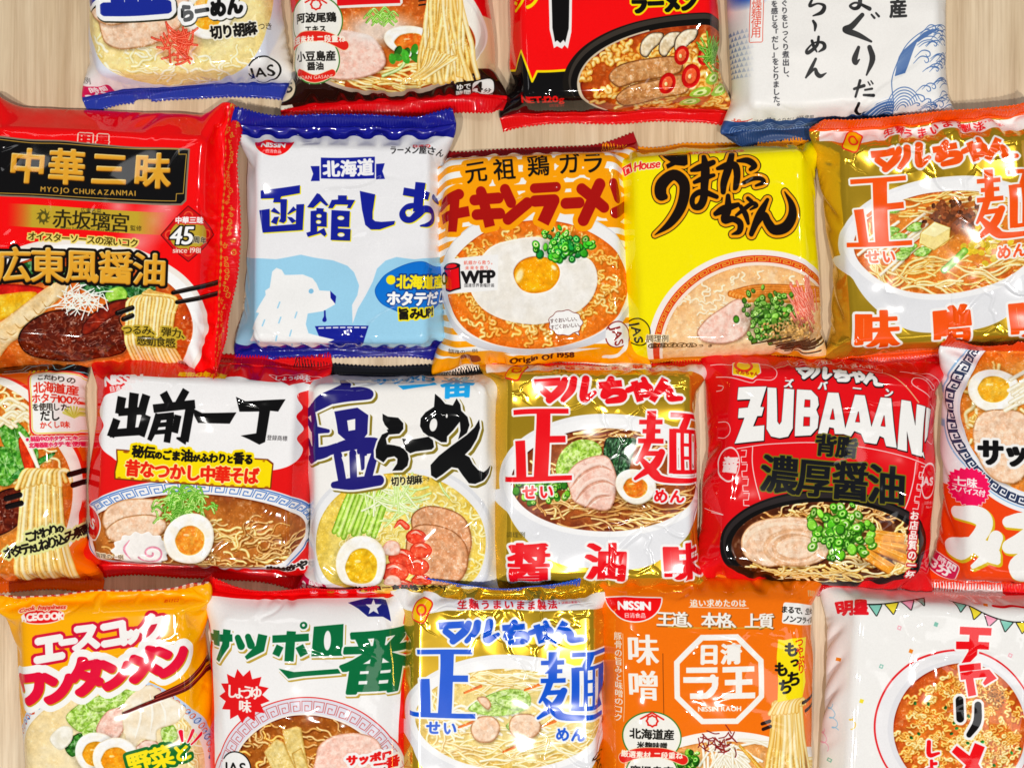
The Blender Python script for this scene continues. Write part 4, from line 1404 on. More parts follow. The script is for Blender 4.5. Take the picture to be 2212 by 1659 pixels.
def art_b3(c):                       # orange-striped packet, fried egg on noodles
    c.pg(1660, 540, 750, 2202)
    ly = (c.LY - (-160)) / 12.6
    c.fillmask((np.floor(ly) % 2 == 0) & (c.LY < 400), 'ffa50c')
    # bowl
    c.page(1, 1)
    c.ellipse(1262, 150, 655, 455, 'd9d9de')
    c.ellipse(1262, 130, 640, 425, 'f4f3f2')
    m = c.broth(1265, 165, 588, 388, 'f08c30', 'e06a14')
    c.noodles(1265, 165, 520, 340, 260, 19, CURL, m, 120, 1.2, seed=6)
    c.fillmask(blur(np.clip((0.62 - c.ell(1230, 130, 640, 430)) * 8, 0, 1).astype(np.float32), 6), 'f7f1ea')
    c.blobfill([(860, 60), (960, -60), (1110, -110), (1290, -120), (1450, -40), (1610, 20), (1650, 150), (1580, 290), (1440, 370), (1250, 405), (1060, 370), (900, 280), (830, 170)], 'faf7f2', 'f0ebe2', 22, edge='f5efe4', ew=8)
    c.blobfill([(1110, 80), (1150, 20), (1230, -10), (1330, 0), (1400, 50), (1405, 120), (1350, 190), (1260, 215), (1180, 200), (1130, 150)], 'fbb81e', 'f7a312', 22, edge='ef8c10', ew=3)
    c.ellipse(1150, 105, 22, 42, 'fff0c0', rot=20, soft=8, alpha=0.9)
    c.ellipse(1370, 60, 20, 12, 'fff4d8', rot=40, soft=5, alpha=0.9)
    c.page(1, 0)
    c.scallions(1440, 1590, 150, 85, 60, 34, cols=[('3fae2a', '1c6a1c', 'b4ec70'), ('68c83a', '2c8a24', 'd8f6a4'), ('1c8a3a', '0c5a24', '78d068')])
    c.photo()
    c.pg(1660, 540, 750, 2202)
    ora, red = 'ffa50c', 'a0140f'
    for t, x, y in (('元', 490, 395), ('祖', 790, 385), ('鶏', 1148, 345), ('ガ', 1475, 330), ('ラ', 1720, 322)):
        c.text(t, x, y, 240, [(52, ora), (0, '14100c')], rot=-4, bold=(5, 4))
    T = [([(60, 690), (285, 615)], 112, 'l'), ([(240, 640), (185, 1000)], 104, 'f'), ([(70, 836), (385, 800)], 108, 'f'),
         ([(450, 690), (715, 676)], 112, 'l'), ([(466, 842), (728, 832)], 112, 'l'), ([(528, 606), (612, 968)], 116, 'f'), ([(528, 606), (540, 640)], 112, 'l'),
         ([(792, 592), (852, 722)], 112, 'l'), ([(812, 890), (1030, 730)], 116, 'l'),
         ([(1110, 582), (1340, 570)], 100, 'l'), ([(1112, 712), (1320, 702)], 116, 'l'), ([(1318, 690), (1200, 935)], 136, 'f'),
         ([(1446, 736), (1590, 728)], 112, 'l'), ([(1800, 540), (1640, 905)], 120, 'l'), ([(1612, 590), (1850, 765)], 112, 'l'),
         ([(1955, 520), (2010, 650)], 112, 'l'), ([(1972, 812), (2200, 640)], 112, 'l')]
    c.strokes(T, [(54, ora), (0, red)])
    # charity mark
    c.page(1, 1)
    c.poly([(560, 10), (640, 5), (1010, -20), (1010, 190), (640, 220), (560, 220)], 'f7f6f5')
    c.poly([(660, 50), (668, 182), (700, 194), (768, 178), (760, 44), (710, 52)], 'e0101a', edge=(9, '141012'))
    c.ellipse(710, 44, 50, 17, 'e8202a')
    c.ring(710, 44, 50, 17, 7, '141012')
    c.ring(652, 110, 26, 34, 12, '141012')
    c.text('飢餓から救う。', 890, 28, 27, [(0, 'e0402c')], gap=0.06)
    c.text('未来を救う。', 890, 60, 27, [(0, 'e0402c')], gap=0.14)
    c.text('WFP', 888, 114, 104, [(0, '141214')], rot=-2, bold=(5, 4))
    c.text('国連世界食糧計画', 892, 164, 24, '2c2a2c', rot=-1)
    # speech bubble
    bp = [(1440 + 104 * math.cos(a) * (1 + 0.05 * math.cos(9 * a)), 402 + 72 * math.sin(a) * (1 + 0.05 * math.cos(9 * a))) for a in np.linspace(0, 6.28, 60)[:-1]]
    c.poly([(1480, 450), (1525, 480), (1515, 440)], 'fbfaf8', edge=(3, '6a1a14'))
    c.poly(bp, 'fbfaf8', edge=(3, '6a1a14'))
    c.text('すぐおいしい、', 1436, 384, 29, '2a0c0a', rot=-3, gap=-0.06)
    c.text('すごくおいしい。', 1446, 420, 28, '2a0c0a', rot=-3, gap=-0.08)
    c.poly([(560, 640), (800, 600), (950, 560), (1100, 606), (1500, 600), (1700, 560), (2000, 500), (2000, 1000), (500, 1000)], ora, alpha=1)
    c.text('調理の一例', 795, 558, 38, '3a2008', rot=-2)
    c.text('Origin Of 1958', 1290, 632, 62, [(0, '4a1608')], rot=-3, bold=(3, 2), gap=0.05)
    c.rect(770, 600, 900, 660, '8c3a10', r=24)
    jas(c, 1772, 478, 82, '8a1c18', 84, 78, 'f7f5f2')
    c.stroke([(1690, 640), (1800, 600), (1830, 520)], 30, 'f7f5f2')
    seal_color(c, '96121a', 'f4e6d8', SEALU, 2)
    c.fillmask((c.FY < -c.h / 2 + SEALU + 26) & (c.FY >= -c.h / 2 + SEALU), '96121a')

def art_b4(c):                       # yellow packet, black brush lettering, pork-bone soup
    c.pg(2380, 540, 750, 2202)
    # bowl
    c.ellipse(1490, 2240, 1185, 1040, 'fbf3ec')
    c.ellipse(1490, 2240, 1120, 985, 'd8431c')
    c.ellipse(1490, 2240, 1050, 915, 'fbeadb')
    c.fret(1490, 2240, 1105, 968, 182, 324, 20, 38, 'f0b24a', 9)
    m = c.broth(1490, 2240, 1015, 880, 'fbd9ae', 'f4b878', spots=False)
    c.noodles(1450, 1750, 800, 260, 60, 22, [('fbe2b8', 'f0c48c', 'fff6e4')], m, 160, 0.9, seed=3)
    c.page(2, 1)
    for k in range(6):
        c.strand([(310 + 20 * k, 210 + 6 * k), (500 + 20 * k, 170 + 14 * k), (900, 185 + 12 * k)], 40, 'e88a34', 'b85c14', 'f8b868')
    c.meat([(105, 440), (160, 360), (260, 290), (350, 240), (430, 270), (440, 380), (390, 460), (280, 505), (150, 495)], 'pink', 2)
    c.scallions(560, 345, 165, 140, 110, 30, cols=[('6aa43a', '38661c', 'a8cc74'), ('86b850', '4a7a28', 'c8e09c'), ('4a8028', '2a5414', '8cb85c')])
    for k in range(60):
        a = -1.0 + c.rng.normal(0, 0.25)
        x, y = 790 + c.rng.normal(0, 40), 330 + c.rng.normal(0, 60)
        c.strand([(x, y), (x - 50 * math.cos(a), y + 60 * math.sin(a)), (x - 90 * math.cos(a), y + 130 * math.sin(a))], 15, 'f07a64', 'c84030', 'ffb4a0')
    c.drop(690, 440, 150, 95, 0.4, col='3a2008')
    for k in range(260):
        x, y = 690 + c.rng.normal(0, 62), 432 + c.rng.normal(0, 36)
        c.dot(x, y, 9, 6, rgb('c89a5c') * (0.7 + 0.5 * c.rng.random()), 1, None, c.rng.random() * 180)
    for k in range(36):
        x, y = 700 + c.rng.normal(0, 90), 530 + c.rng.normal(0, 24)
        c.strand([(x - 60, y + 16), (x, y), (x + 70, y - 20)], 12, '3a2214', '1c0e08', '7a5a3c')
    c.photo()
    c.pg(2380, 540, 750, 2202)
    c.rect(44, 276, 133, 378, 'de1c1c', rot=-2, edge=(6, 'fdf6d0'))
    c.stroke([(62, 360), (66, 318), (90, 312), (104, 330), (104, 362)], 13, 'fdf6e8')
    c.stroke([(58, 300), (76, 296)], 10, 'fdf6e8')
    c.text('House', 305, 335, 118, [(9, 'fdf6d0'), (0, 'de1c1c')], rot=-3, shear=0.28, bold=(3, 2), sx=0.95, gap=-0.03)
    c.stroke([(150, 352), (230, 330), (280, 318)], [4, 10, 5], 'de1c1c')
    c.stroke([(770, 190), (1300, 148)], 74, 'f4933a', sm=False)
    c.text('九州の味ラーメン', 1035, 170, 64, [(0, 'fdf0dc')], rot=-5, bold=(3, 2.5), gap=0.03)
    ink = '160c08'
    L_ = [([(455, 228), (720, 222), (726, 345), (690, 362), (590, 352), (505, 388), (490, 345), (540, 320), (480, 270)], 0),
          ([(470, 670), (420, 640), (440, 540), (570, 450), (680, 520), (690, 640), (630, 800), (510, 950), (352, 1060)], [60, 130, 130, 110, 120, 120, 110, 80, 12]),
          ([(770, 405), (860, 375), (1000, 320)], [36, 74, 56]), ([(805, 525), (900, 485), (1010, 450)], [40, 62, 40]),
          ([(900, 258), (920, 400), (912, 560), (900, 690), (855, 770), (790, 780), (770, 720), (810, 650), (900, 625), (1040, 672)], [50, 96, 84, 84, 80, 60, 60, 56, 66, 50]),
          ([(1050, 380), (1150, 350), (1230, 350), (1255, 440), (1245, 560), (1225, 590)], [40, 80, 76, 72, 60, 20]), ([(1195, 225), (1160, 380), (1120, 520), (1112, 620)], [60, 84, 76, 56]), ([(1255, 300), (1360, 295), (1430, 345), (1390, 385)], [30, 66, 60, 40]),
          ([(1325, 520), (1420, 478), (1500, 478), (1525, 515), (1450, 548)], [40, 46, 44, 46, 26]),
          ([(1020, 850), (1120, 800), (1270, 750)], [50, 86, 50]), ([(1165, 660), (1160, 800), (1120, 905), (1215, 900), (1290, 940), (1280, 1020), (1200, 1052)], [50, 84, 84, 64, 70, 60, 16]),
          ([(1250, 862), (1330, 800), (1420, 735), (1462, 760), (1400, 800)], [30, 46, 48, 44, 20]), ([(1300, 770), (1350, 850), (1378, 940)], [46, 60, 36]), ([(1372, 680), (1408, 712)], [40, 44]),
          ([(1575, 695), (1500, 850), (1410, 1045)], [40, 84, 54]), ([(1430, 1010), (1540, 860), (1590, 930), (1660, 1000), (1780, 970), (1850, 860), (1840, 740), (1755, 610)], [30, 70, 90, 100, 110, 100, 70, 12])]
    c.strokes(L_, [(36, ink), (27, 'f5a81c'), (0, ink)])
    c.ellipse(815, 708, 10, 26, 'f5a81c')
    c.ellipse(1206, 462, 15, 30, 'f5a81c')
    c.page(1, 1)
    jas(c, 1940, 450, 82, '14120c', 88, 70, 'f6dc14')
    c.text('調理例', 2068, 480, 46, [(5, 'fbe6c0'), (0, '2a1c10')])
    for k, t in enumerate('調味オイルつき'):
        x = 2045 + k * 58
        if k < 5:
            c.ring(x, 526, 30, 18, 4, '4a2c08')
        c.text(t, x, 526, 38 if k < 5 else 30, [(0, '2a1808')], bold=(1.5, 1))
    seal_color(c, 'f39a1a', 'f0c414', SEALU, 0)
    c.fillmask((c.FY > c.h / 2 - SEALU - 22), 'e8a028')

def maru(c, x, y, w, rot, layers, arc=0.0):
    """the series name in heavy kana, w wide"""
    M_ = [([(650, 762), (800, 752)], 46, 'f'), ([(826, 745), (800, 800), (730, 862)], [40, 52, 44]), ([(690, 800), (745, 850)], 44, 'l'),
          ([(880, 740), (868, 800), (815, 862)], [44, 46, 30]), ([(955, 735), (945, 850), (1010, 815)], [48, 48, 26]),
          ([(1035, 772), (1180, 758)], 40, 'f'), ([(1112, 735), (1065, 830), (1120, 808), (1180, 815), (1175, 850), (1090, 866)], [44, 44, 40, 48, 46, 34]),
          ([(1215, 800), (1300, 770), (1345, 790), (1330, 825), (1290, 828)], [34, 42, 44, 42, 26]), ([(1255, 745), (1290, 868)], 44, 'f'), ([(1312, 732), (1326, 762)], 32, 'l'),
          ([(1440, 735), (1360, 866)], 46, 'f'), ([(1385, 830), (1440, 790), (1470, 815), (1478, 852), (1545, 852)], [30, 40, 46, 42, 28])]
    k, a = w / 905, math.radians(rot)
    out = []
    for it in M_:
        P = (np.array(it[0], float) - (1100, 800)) * k
        P[:, 1] += arc * P[:, 0] ** 2 / w
        P = np.column_stack([x + P[:, 0] * math.cos(a) - P[:, 1] * math.sin(a), y + P[:, 0] * math.sin(a) + P[:, 1] * math.cos(a)])
        out.append((P, it[1] * k if np.isscalar(it[1]) else [v * k for v in it[1]]) + tuple(it[2:]))
    c.strokes(out, layers)

def shomen(c, col, flavour, food, dx=0, dy=0):
    """gold foil packet of the fresh-style noodle series; col = ink colour"""
    c.pgl(1039 - dx, 1216 - dy)
    c.ellipse(1085, 1340, 690, 395, ('f4f4f6', 'dcdde2'))
    c.poly([(420, 1400), (470, 1560), (560, 1700), (720, 1840), (900, 1900), (1240, 1900), (1440, 1830), (1600, 1690), (1690, 1540), (1745, 1400)], 'e9eaee', sm=True)
    c.ellipse(1085, 1340, 660, 368, 'f8f8f9')
    if food == 'soy':
        m = c.broth(1080, 1355, 596, 318, 'a8571c', '6a2408')
        cols = BROWN + NOOD[:1]
    elif food == 'miso':
        m = c.broth(1080, 1355, 596, 318, 'e89038', 'd0641a')
        cols = NOOD + CURL[:1]
    else:
        m = c.broth(1080, 1355, 596, 318, 'f2dc94', 'dcb85c')
        cols = PALE + NOOD[2:]
    c.noodles(1080, 1540, 520, 130, 62, 15, cols, m, 300, 0.35, flow=0, spread=36, seed=1)
    c.noodles(1080, 1130, 480, 90, 40, 14, cols, m, 260, 0.3, flow=-4, spread=30, seed=2)
    c.noodles(640, 1360, 130, 190, 16, 14, cols, m, 180, 0.3, flow=60, spread=60, seed=3)
    if food == 'soy':
        c.leaf([(760, 1290), (800, 1180), (900, 1110), (1010, 1120), (1060, 1180), (1000, 1260), (900, 1330), (800, 1340)], '9ac83c', 'd4ec8c', '7aa82c')
        for k in range(7):
            c.leaf([(1080 + k * 16, 1330 - k * 6), (1070 + k * 22, 1180), (1090 + k * 24, 1100), (1150 + k * 20, 1110), (1140 + k * 18, 1220), (1120 + k * 16, 1340)], '12381c', '2a6a32', '081c0e', 1, k)
        c.scallions(680, 1400, 130, 70, 46, 34)
        c.meat([(830, 1330), (900, 1250), (1010, 1210), (1100, 1220), (1150, 1330), (1140, 1450), (1090, 1540), (980, 1530), (880, 1490), (850, 1420)], 'pink', 1)
        for q in ([(850, 1390), (930, 1300), (1040, 1260), (1120, 1290)], [(880, 1470), (960, 1380), (1060, 1350), (1130, 1380)], [(940, 1520), (1010, 1450), (1100, 1440)]):
            c.stroke([(x_ + 6, y_ + 14) for x_, y_ in q], [4, 26, 22, 4], 'c98468', alpha=0.55)
            c.stroke(q, [4, 22, 18, 4], 'fbe4d8', alpha=0.8)
        c.egg(1270, 1400, 130, 105, 10, ('e8701c', 'f2a038'), 0.6)
    elif food == 'miso':
        for k in range(24):
            x, y = 830 + c.rng.normal(0, 90), 1330 + c.rng.normal(0, 60)
            c.strand([(x - 80, y + 50), (x, y - 10), (x + 80, y - 60)], 20, 'f3e4c0', 'd2b480', 'fffaf0')
        for k in range(9):
            x, y = 820 + c.rng.normal(0, 110), 1300 + c.rng.normal(0, 80)
            c.stroke([(x - 50, y + 40), (x + 50, y - 30)], 22, 'e8742c', sm=False)
            c.leaf([(x, y), (x + 60, y - 40), (x + 120, y - 20), (x + 70, y + 20)], '8cc84a', 'c8e88c', '6aa834', 1, k)
        c.drop(1130, 1220, 180, 110, 0.4, col='3a1408')
        for k in range(210):
            x, y = 1130 + c.rng.normal(0, 70), 1200 + c.rng.normal(0, 42)
            c.dot(x, y, 18, 13, rgb('8a4a26') * (0.6 + 0.7 * c.rng.random()), 1, None, c.rng.random() * 180)
        c.poly([(920, 1290), (1010, 1230), (1110, 1270), (1100, 1340), (1000, 1400), (910, 1350)], 'f8e49a', edge=(4, 'd8b04a'))
        c.poly([(920, 1290), (1010, 1230), (1110, 1270), (1010, 1320)], 'fdf2bc')
        for k in range(34):
            c.dot(1300 + c.rng.normal(0, 70), 1390 + c.rng.normal(0, 50), 22, 18, rgb('f6d53a') * (0.85 + 0.15 * c.rng.random()), 1, None, c.rng.random() * 180)
        c.strand([(1050, 1530), (1120, 1480), (1190, 1420)], 44, '8cc84a', '5a9a2c', 'c8ec8c')
    else:
        for k in range(20):
            x, y = 960 + c.rng.normal(0, 130), 1330 + c.rng.normal(0, 60)
            c.strand([(x - 90, y + 40), (x, y - 14), (x + 90, y + 30)], 20, 'f8f0d4', 'dcc894', 'fffdf4')
        for P in ([(820, 1300), (930, 1220), (1080, 1170), (1200, 1190), (1210, 1280), (1100, 1330), (960, 1340)], [(1000, 1240), (1130, 1200), (1200, 1260), (1100, 1300)], [(1060, 1400), (1180, 1330), (1230, 1380), (1120, 1440)]):
            c.leaf(P, 'a8d05c', 'dcf0a4', '8ab83c')
        for x, y in ((860, 1170), (1240, 1150), (820, 1390), (1330, 1390), (1100, 1540)):
            c.stroke([(x - 60, y + 24), (x + 50, y - 20)], [14, 30, 20], 'f0843a')
        for P in ([(830, 1420), (880, 1350), (980, 1350), (1020, 1420), (970, 1500), (870, 1500)], [(1080, 1420), (1110, 1340), (1230, 1330), (1290, 1400), (1250, 1470), (1140, 1490)], [(880, 1230), (940, 1220), (970, 1270), (940, 1300)]):
            c.meat(P, 'chashu', int(P[0][0]))
    c.photo()
    # top banner
    c.poly([(380, 520), (620, 560), (760, 585), (1510, 585), (1760, 560), (1760, 640), (1700, 668), (1500, 665), (1080, 648), (700, 660), (560, 690), (380, 640)], 'f4f3f2')
    c.text('生麺うまいまま製法', 1075, 618, 62, [(0, 'd8242c')], gap=0.16, bold=(2.5, 2))
    c.text('※詳細は裏面へ', 1470, 612, 20, [(0, 'd8242c')])
    c.rect(500, 590, 590, 735, 'f4c41c', rot=24, r=20, edge=(8, 'e02a20'))
    c.ring(548, 660, 26, 32, 12, 'e8402c')
    W = 'f8f7f6'
    maru(c, 1100, 800, 905, 0, [(14, W), (0, col)])
    Z_ = [([(505, 930), (850, 930)], 30, 'f'), ([(690, 930), (668, 1340)], 88, 'f'), ([(700, 1102), (825, 1102)], 42, 'f'), ([(540, 1105), (548, 1330)], 62, 'f'), ([(442, 1340), (862, 1344)], 30, 'f')]
    c.strokes(Z_, [(13, W), (0, col)])
    N_ = [([(1285, 996), (1432, 996)], 28, 'f'), ([(1308, 1052), (1420, 1052)], 26, 'f'), ([(1282, 1112), (1440, 1112)], 30, 'f'), ([(1362, 928), (1358, 1120)], 56, 'f'),
          ([(1345, 1115), (1320, 1180), (1276, 1250)], [44, 40, 16]), ([(1320, 1190), (1436, 1186)], 30, 'f'), ([(1428, 1180), (1380, 1265), (1268, 1352)], [44, 52, 20]), ([(1310, 1235), (1380, 1310), (1450, 1346), (1692, 1348)], [30, 60, 40, 26]),
          ([(1482, 952), (1700, 952)], 28, 'f'), ([(1600, 955), (1562, 1040)], 46, 'f'), ([(1500, 1036), (1500, 1305)], 48, 'f'), ([(1680, 1036), (1680, 1305)], 48, 'f'), ([(1500, 1046), (1690, 1046)], 24, 'f'), ([(1500, 1294), (1690, 1294)], 26, 'f'),
          ([(1562, 1046), (1562, 1294)], 24, 'f'), ([(1618, 1046), (1618, 1294)], 24, 'f'), ([(1562, 1128), (1618, 1128)], 20, 'f'), ([(1562, 1208), (1618, 1208)], 20, 'f')]
    c.strokes(N_, [(13, W), (0, col)])
    c.text('せい', 650, 1420, 92, [(9, W), (0, col)], gap=0.12, bold=(3, 3))
    c.text('めん', 1478, 1450, 92, [(9, W), (0, col)], gap=0.05, bold=(3, 3))
    if flavour:
        n = len(flavour)
        for t, x in zip(flavour, ((600, 1072, 1560) if n == 3 else (600, 1560))):
            c.text(t, x, 1868, 262, [(15, W), (0, col)], bold=(15, 5))
    seal_color(c, col, col, SEALU, 6)

def art_b5(c):
    shomen(c, 'ee5a12', '味噌味', 'miso', 18, -120)
    c.pgl(1039, 1216)
    c.rect(1690, 1990, 1900, 2050, 'f2f2f2')
    c.text('TOYO SUISAN', 1790, 2020, 34, '3a6a8a')
def art_c1(c):                       # orange packet with vegetables and lifted noodles
    c.page(0, 1)
    c.fillmask(np.clip((c.GY - 700) / 6, 0, 1), 'e2681c')
    c.fillmask((c.GY < 760), '0e0c10')
    for P in ([(-40, 740), (80, 730), (100, 690), (250, 680), (290, 740), (340, 742), (390, 700)], [(-40, 770), (60, 760), (160, 770), (300, 775), (420, 745)], [(100, 750), (130, 700), (230, 695), (250, 745)]):
        c.stroke(P, 6, '8fd8e8', sm=False)
    for k in range(5):
        c.rect(130 + k * 26, 750, 146 + k * 26, 800, ('f08a1c', 'd8e03a', 'f0a030')[k % 3])
    c.ellipse(-330, 1560, 830, 830, 'e03018')
    c.ellipse(-330, 1560, 812, 812, 'fbf6ee')
    m = c.broth(-330, 1560, 760, 760, 'e08a34', 'c8601a')
    c.noodles(100, 1100, 360, 300, 60, 17, NOOD, m, 160, 0.6, seed=2)
    for P in ([(-20, 1120), (60, 1080), (150, 1140), (200, 1240), (120, 1290), (20, 1240)], [(-60, 1260), (40, 1240), (130, 1330), (60, 1460), (-40, 1440)], [(60, 1200), (190, 1190), (230, 1300), (150, 1380), (80, 1320)]):
        c.leaf(P, '3f8f2b', '7cc24a', '2a6a1c')
    c.leaf([(80, 1390), (300, 1270), (315, 1290), (110, 1420)], '2a7a2c', '4aa03c', '1c5a1c', 0)
    c.blobfill([(100, 1200), (150, 1190), (215, 1380), (160, 1400)], 'e84a1c', 'd03410', 10, edge='a82808')
    c.strand([(105, 1150), (170, 1230), (240, 1380)], [14, 34, 20], 'f4ead0', 'd8c49a', 'ffffff')
    for k in range(14):
        x, y = 60 + c.rng.normal(0, 80), 1020 + c.rng.normal(0, 60)
        c.strand([(x - 50, y + 20), (x, y - 10), (x + 60, y + 20)], 24, 'f6e6b8', 'd8b878', 'fffaea')
    c.meat([(-60, 1560), (60, 1480), (160, 1520), (160, 1640), (60, 1740), (-60, 1760)], 'dark', 2)
    c.page(0, 2)
    c.poly([(-200, 460), (60, 400), (330, 290), (450, 180), (520, 60), (620, 60), (640, 700), (-200, 720)], 'ee7414')
    c.page(0, 1)
    lifted(c, 70, 440, 1400, 2150, 13, 34, NOOD, 14, 4)
    for k in range(9):
        c.strand([(100 + k * 34, 1440 + abs(k - 5) * 8), (140 + k * 28, 1385), (190 + k * 26, 1382), (240 + k * 22, 1440)], 30, *NOOD[k % 3])
    for a, b in (((640, 1310), (405, 1402)), ((640, 1392), (425, 1465)), ((120, 1520), (34, 1545)), ((130, 1570), (44, 1592))):
        c.stroke([a, b], 34, '140c0c', sm=False)
    c.photo()
    c.rect(165, 772, 455, 1148, 'fdfcf8', rot=-5, r=40, edge=(13, 'e0402c'))
    c.rect(174, 781, 446, 1139, 'fdfcf8', rot=-5, r=36, edge=(5, 'f4dc5a'))
    R = -6
    for t, x, y, z, col in (('こだわりの', 297, 820, 42, '2a2018'), ('北海道産', 302, 880, 65, 'd8301c'), ('ホタテ100%', 306, 940, 60, 'd8301c'), ('を使用した', 285, 992, 46, '2a2018'), ('だし', 292, 1042, 66, '1c1610'), ('かくし味', 315, 1094, 44, 'd8301c')):
        c.text(t, x, y, z, [(0, col)], rot=R, gap=-0.06, bold=(z * 0.035, z * 0.03))
    for k in range(9):
        a = math.radians(-150 + k * 17 - 15)
        c.stroke([(415, 1040), (415 + 52 * math.cos(a), 1030 + 58 * math.sin(a))], [8, 16], 'c8cc50' if k % 2 else 'dce07a')
    c.text('※製品中のホタテエキスは', 322, 1176, 33, [(5, 'fdf0ee'), (0, 'd8184a')], rot=-4, bold=(2, 2), gap=-0.12)
    c.text('北海道産ホタテを使用。', 334, 1212, 34, [(5, 'fdf0ee'), (0, 'd8184a')], rot=-4, bold=(2, 2), gap=-0.12)
    c.page(0, 2)
    c.text('こだわりの', 275, 112, 70, [(14, 'e8e8a0'), (0, '181410')], rot=-14, gap=-0.25, bold=(3, 3), sizes=[1, 1, 1, 1, 0.7])
    c.text('ホタテだしねり込み麺', 268, 182, 72, [(14, 'e8e8a0'), (0, '181410')], rot=-13, gap=-0.26, bold=(3, 3), sizes=[1, 1, 1, 0.7, 0.7, 1, 1, 1, 1, 1])
    seal_color(c, '0e0c10', 'e86a10', SEALU, 0)

def art_c2(c):                       # red packet, white cloud, black angular title
    c.page(0, 1)
    cl = [(640, 1000), (700, 935), (790, 905), (840, 850), (900, 810), (1100, 822), (1300, 818), (1500, 806), (1700, 850), (1900, 838), (1960, 860), (1890, 930), (1925, 1000), (1895, 1060), (1935, 1130), (1900, 1190), (1930, 1260), (1880, 1340), (1740, 1380), (1500, 1380), (1200, 1340), (820, 1340), (720, 1300), (650, 1240), (630, 1180), (680, 1110), (640, 1050)]
    c.poly(cl, 'f6f5f6', sm=True)
    c.text('NISSIN', 815, 835, 84, [(0, 'f6ecec')], rot=-8, bold=(5, 4))
    c.text('日清食品', 800, 892, 34, [(0, 'f6ecec')], rot=-6, bold=(2, 2))
    c.text('昭和43年創業', 1290, 792, 50, [(0, 'ffd21c')], rot=3, bold=(3, 3))
    c.poly([(1700, 796), (1850, 776), (1980, 790), (1830, 880)], 'd81a1c', edge=(4, 'f6ecec'))
    c.text('しょうゆ味', 1835, 808, 46, [(0, 'f6ecec')], rot=-2, bold=(2, 2), gap=-0.1)
    K_ = [([(880, 920), (862, 1040), (842, 1160)], [58, 56, 50], 'f'), ([(805, 945), (782, 1045)], 52, 'f'), ([(775, 1036), (940, 1024)], 44, 'f'), ([(955, 930), (915, 1050)], 52, 'f'),
          ([(765, 1075), (722, 1180)], 46, 'f'), ([(716, 1160), (935, 1142)], 48, 'f'), ([(950, 1050), (905, 1172)], 56, 'f'),
          ([(1060, 918), (1095, 985)], 50, 'f'), ([(1200, 905), (1150, 990)], 46, 'f'), ([(995, 1012), (1256, 986)], 50, 'f'),
          ([(1030, 1045), (1000, 1120), (962, 1198)], [48, 44, 30], 'f'), ([(1015, 1062), (1125, 1052)], 40, 'f'), ([(1102, 1050), (1078, 1208)], 44, 'f'), ([(1010, 1108), (1095, 1100)], 26, 'f'), ([(1000, 1150), (1090, 1142)], 26, 'f'),
          ([(1150, 1050), (1128, 1150)], 44, 'f'), ([(1226, 1000), (1190, 1200)], 56, 'f'), ([(1205, 1196), (1140, 1180)], [50, 10], 'f'),
          ([(1245, 1012), (1300, 1036), (1512, 1030), (1470, 1098), (1275, 1092), (1250, 1050)], 0),
          ([(1508, 940), (1565, 966), (1816, 960), (1775, 1032), (1722, 1026), (1702, 1210), (1665, 1226), (1600, 1196), (1540, 1172), (1640, 1158), (1652, 1028), (1530, 1026)], 0)]
    c.strokes(K_, [(0, '0c0b0c')])
    c.text('登録商標', 1778, 1186, 33, '2a2628', rot=3)
    # bowl
    c.ellipse(1255, 1738, 775, 312, 'f6f5f6')
    c.fret(1255, 1738, 752, 288, 185, 355, 22, 46, '4a7ac0', 6)
    c.ring(1255, 1738, 762, 300, 6, '4a7ac0')
    m = c.broth(1255, 1760, 690, 248, 'c07634', '8a4214')
    c.noodles(1300, 1850, 620, 150, 150, 15, BROWN + NOOD[:1], m, 170, 0.6, flow=0, spread=70, seed=1)
    c.meat([(680, 1660), (720, 1590), (840, 1545), (1000, 1550), (1060, 1600), (1010, 1680), (900, 1740), (760, 1760), (690, 1720)], 'chashu', 1)
    c.meat([(700, 1740), (800, 1660), (980, 1640), (1080, 1690), (1040, 1760), (900, 1800), (760, 1800)], 'chashu', 2)
    for k in range(150):
        x, y, a = 1195 + c.rng.normal(0, 82), 1585 + c.rng.normal(0, 48), c.rng.random() * 3.14
        c.strand([(x - 34 * math.cos(a), y - 24 * math.sin(a)), (x, y - 16), (x + 34 * math.cos(a), y + 24 * math.sin(a))], 13, *(('8cc84a', '3f8a20', 'd8f0a0'), ('5aa82c', '2c6a14', 'a8dc6a'))[k % 2])
    sc = [(925 + (175 + 10 * math.cos(14 * a)) * math.cos(a), 1850 + (105 + 8 * math.cos(14 * a)) * math.sin(a)) for a in np.linspace(0, 6.28, 90)[:-1]]
    c.poly(np.array(sc) + (4, 10), '5a3a20', alpha=0.4, soft=8)
    c.poly(sc, 'f8f4f0')
    c.stroke([(990 + (8 + 8 * t) * math.cos(t) * 1.1, 1862 + (8 + 7 * t) * math.sin(t) * 0.8) for t in np.linspace(0, 9, 26)], 12, 'f0a0b4')
    c.stroke([(850, 1790), (820, 1840), (860, 1900)], [4, 14, 4], 'f0a0b4')
    c.egg(1228, 1782, 162, 150, -20, ('ee8a2a', 'f6b04a'), 0.58)
    c.photo()
    c.ring(560, 1722, 104, 104, 9, 'f4ecec')
    c.ellipse(560, 1722, 96, 96, 'd81a1c')
    c.text('JAS', 545, 1725, 88, [(0, 'f4ecec')], bold=(4, 4), shear=0.15)
    # yellow sign
    sg = [(762, 1264), (1250, 1292), (1716, 1318), (1752, 1344), (1738, 1482), (1250, 1452), (755, 1428), (752, 1392), (765, 1330)]
    c.poly(sg, 'ffe110', edge=(9, '7a3410'))
    rng = np.random.default_rng(2)
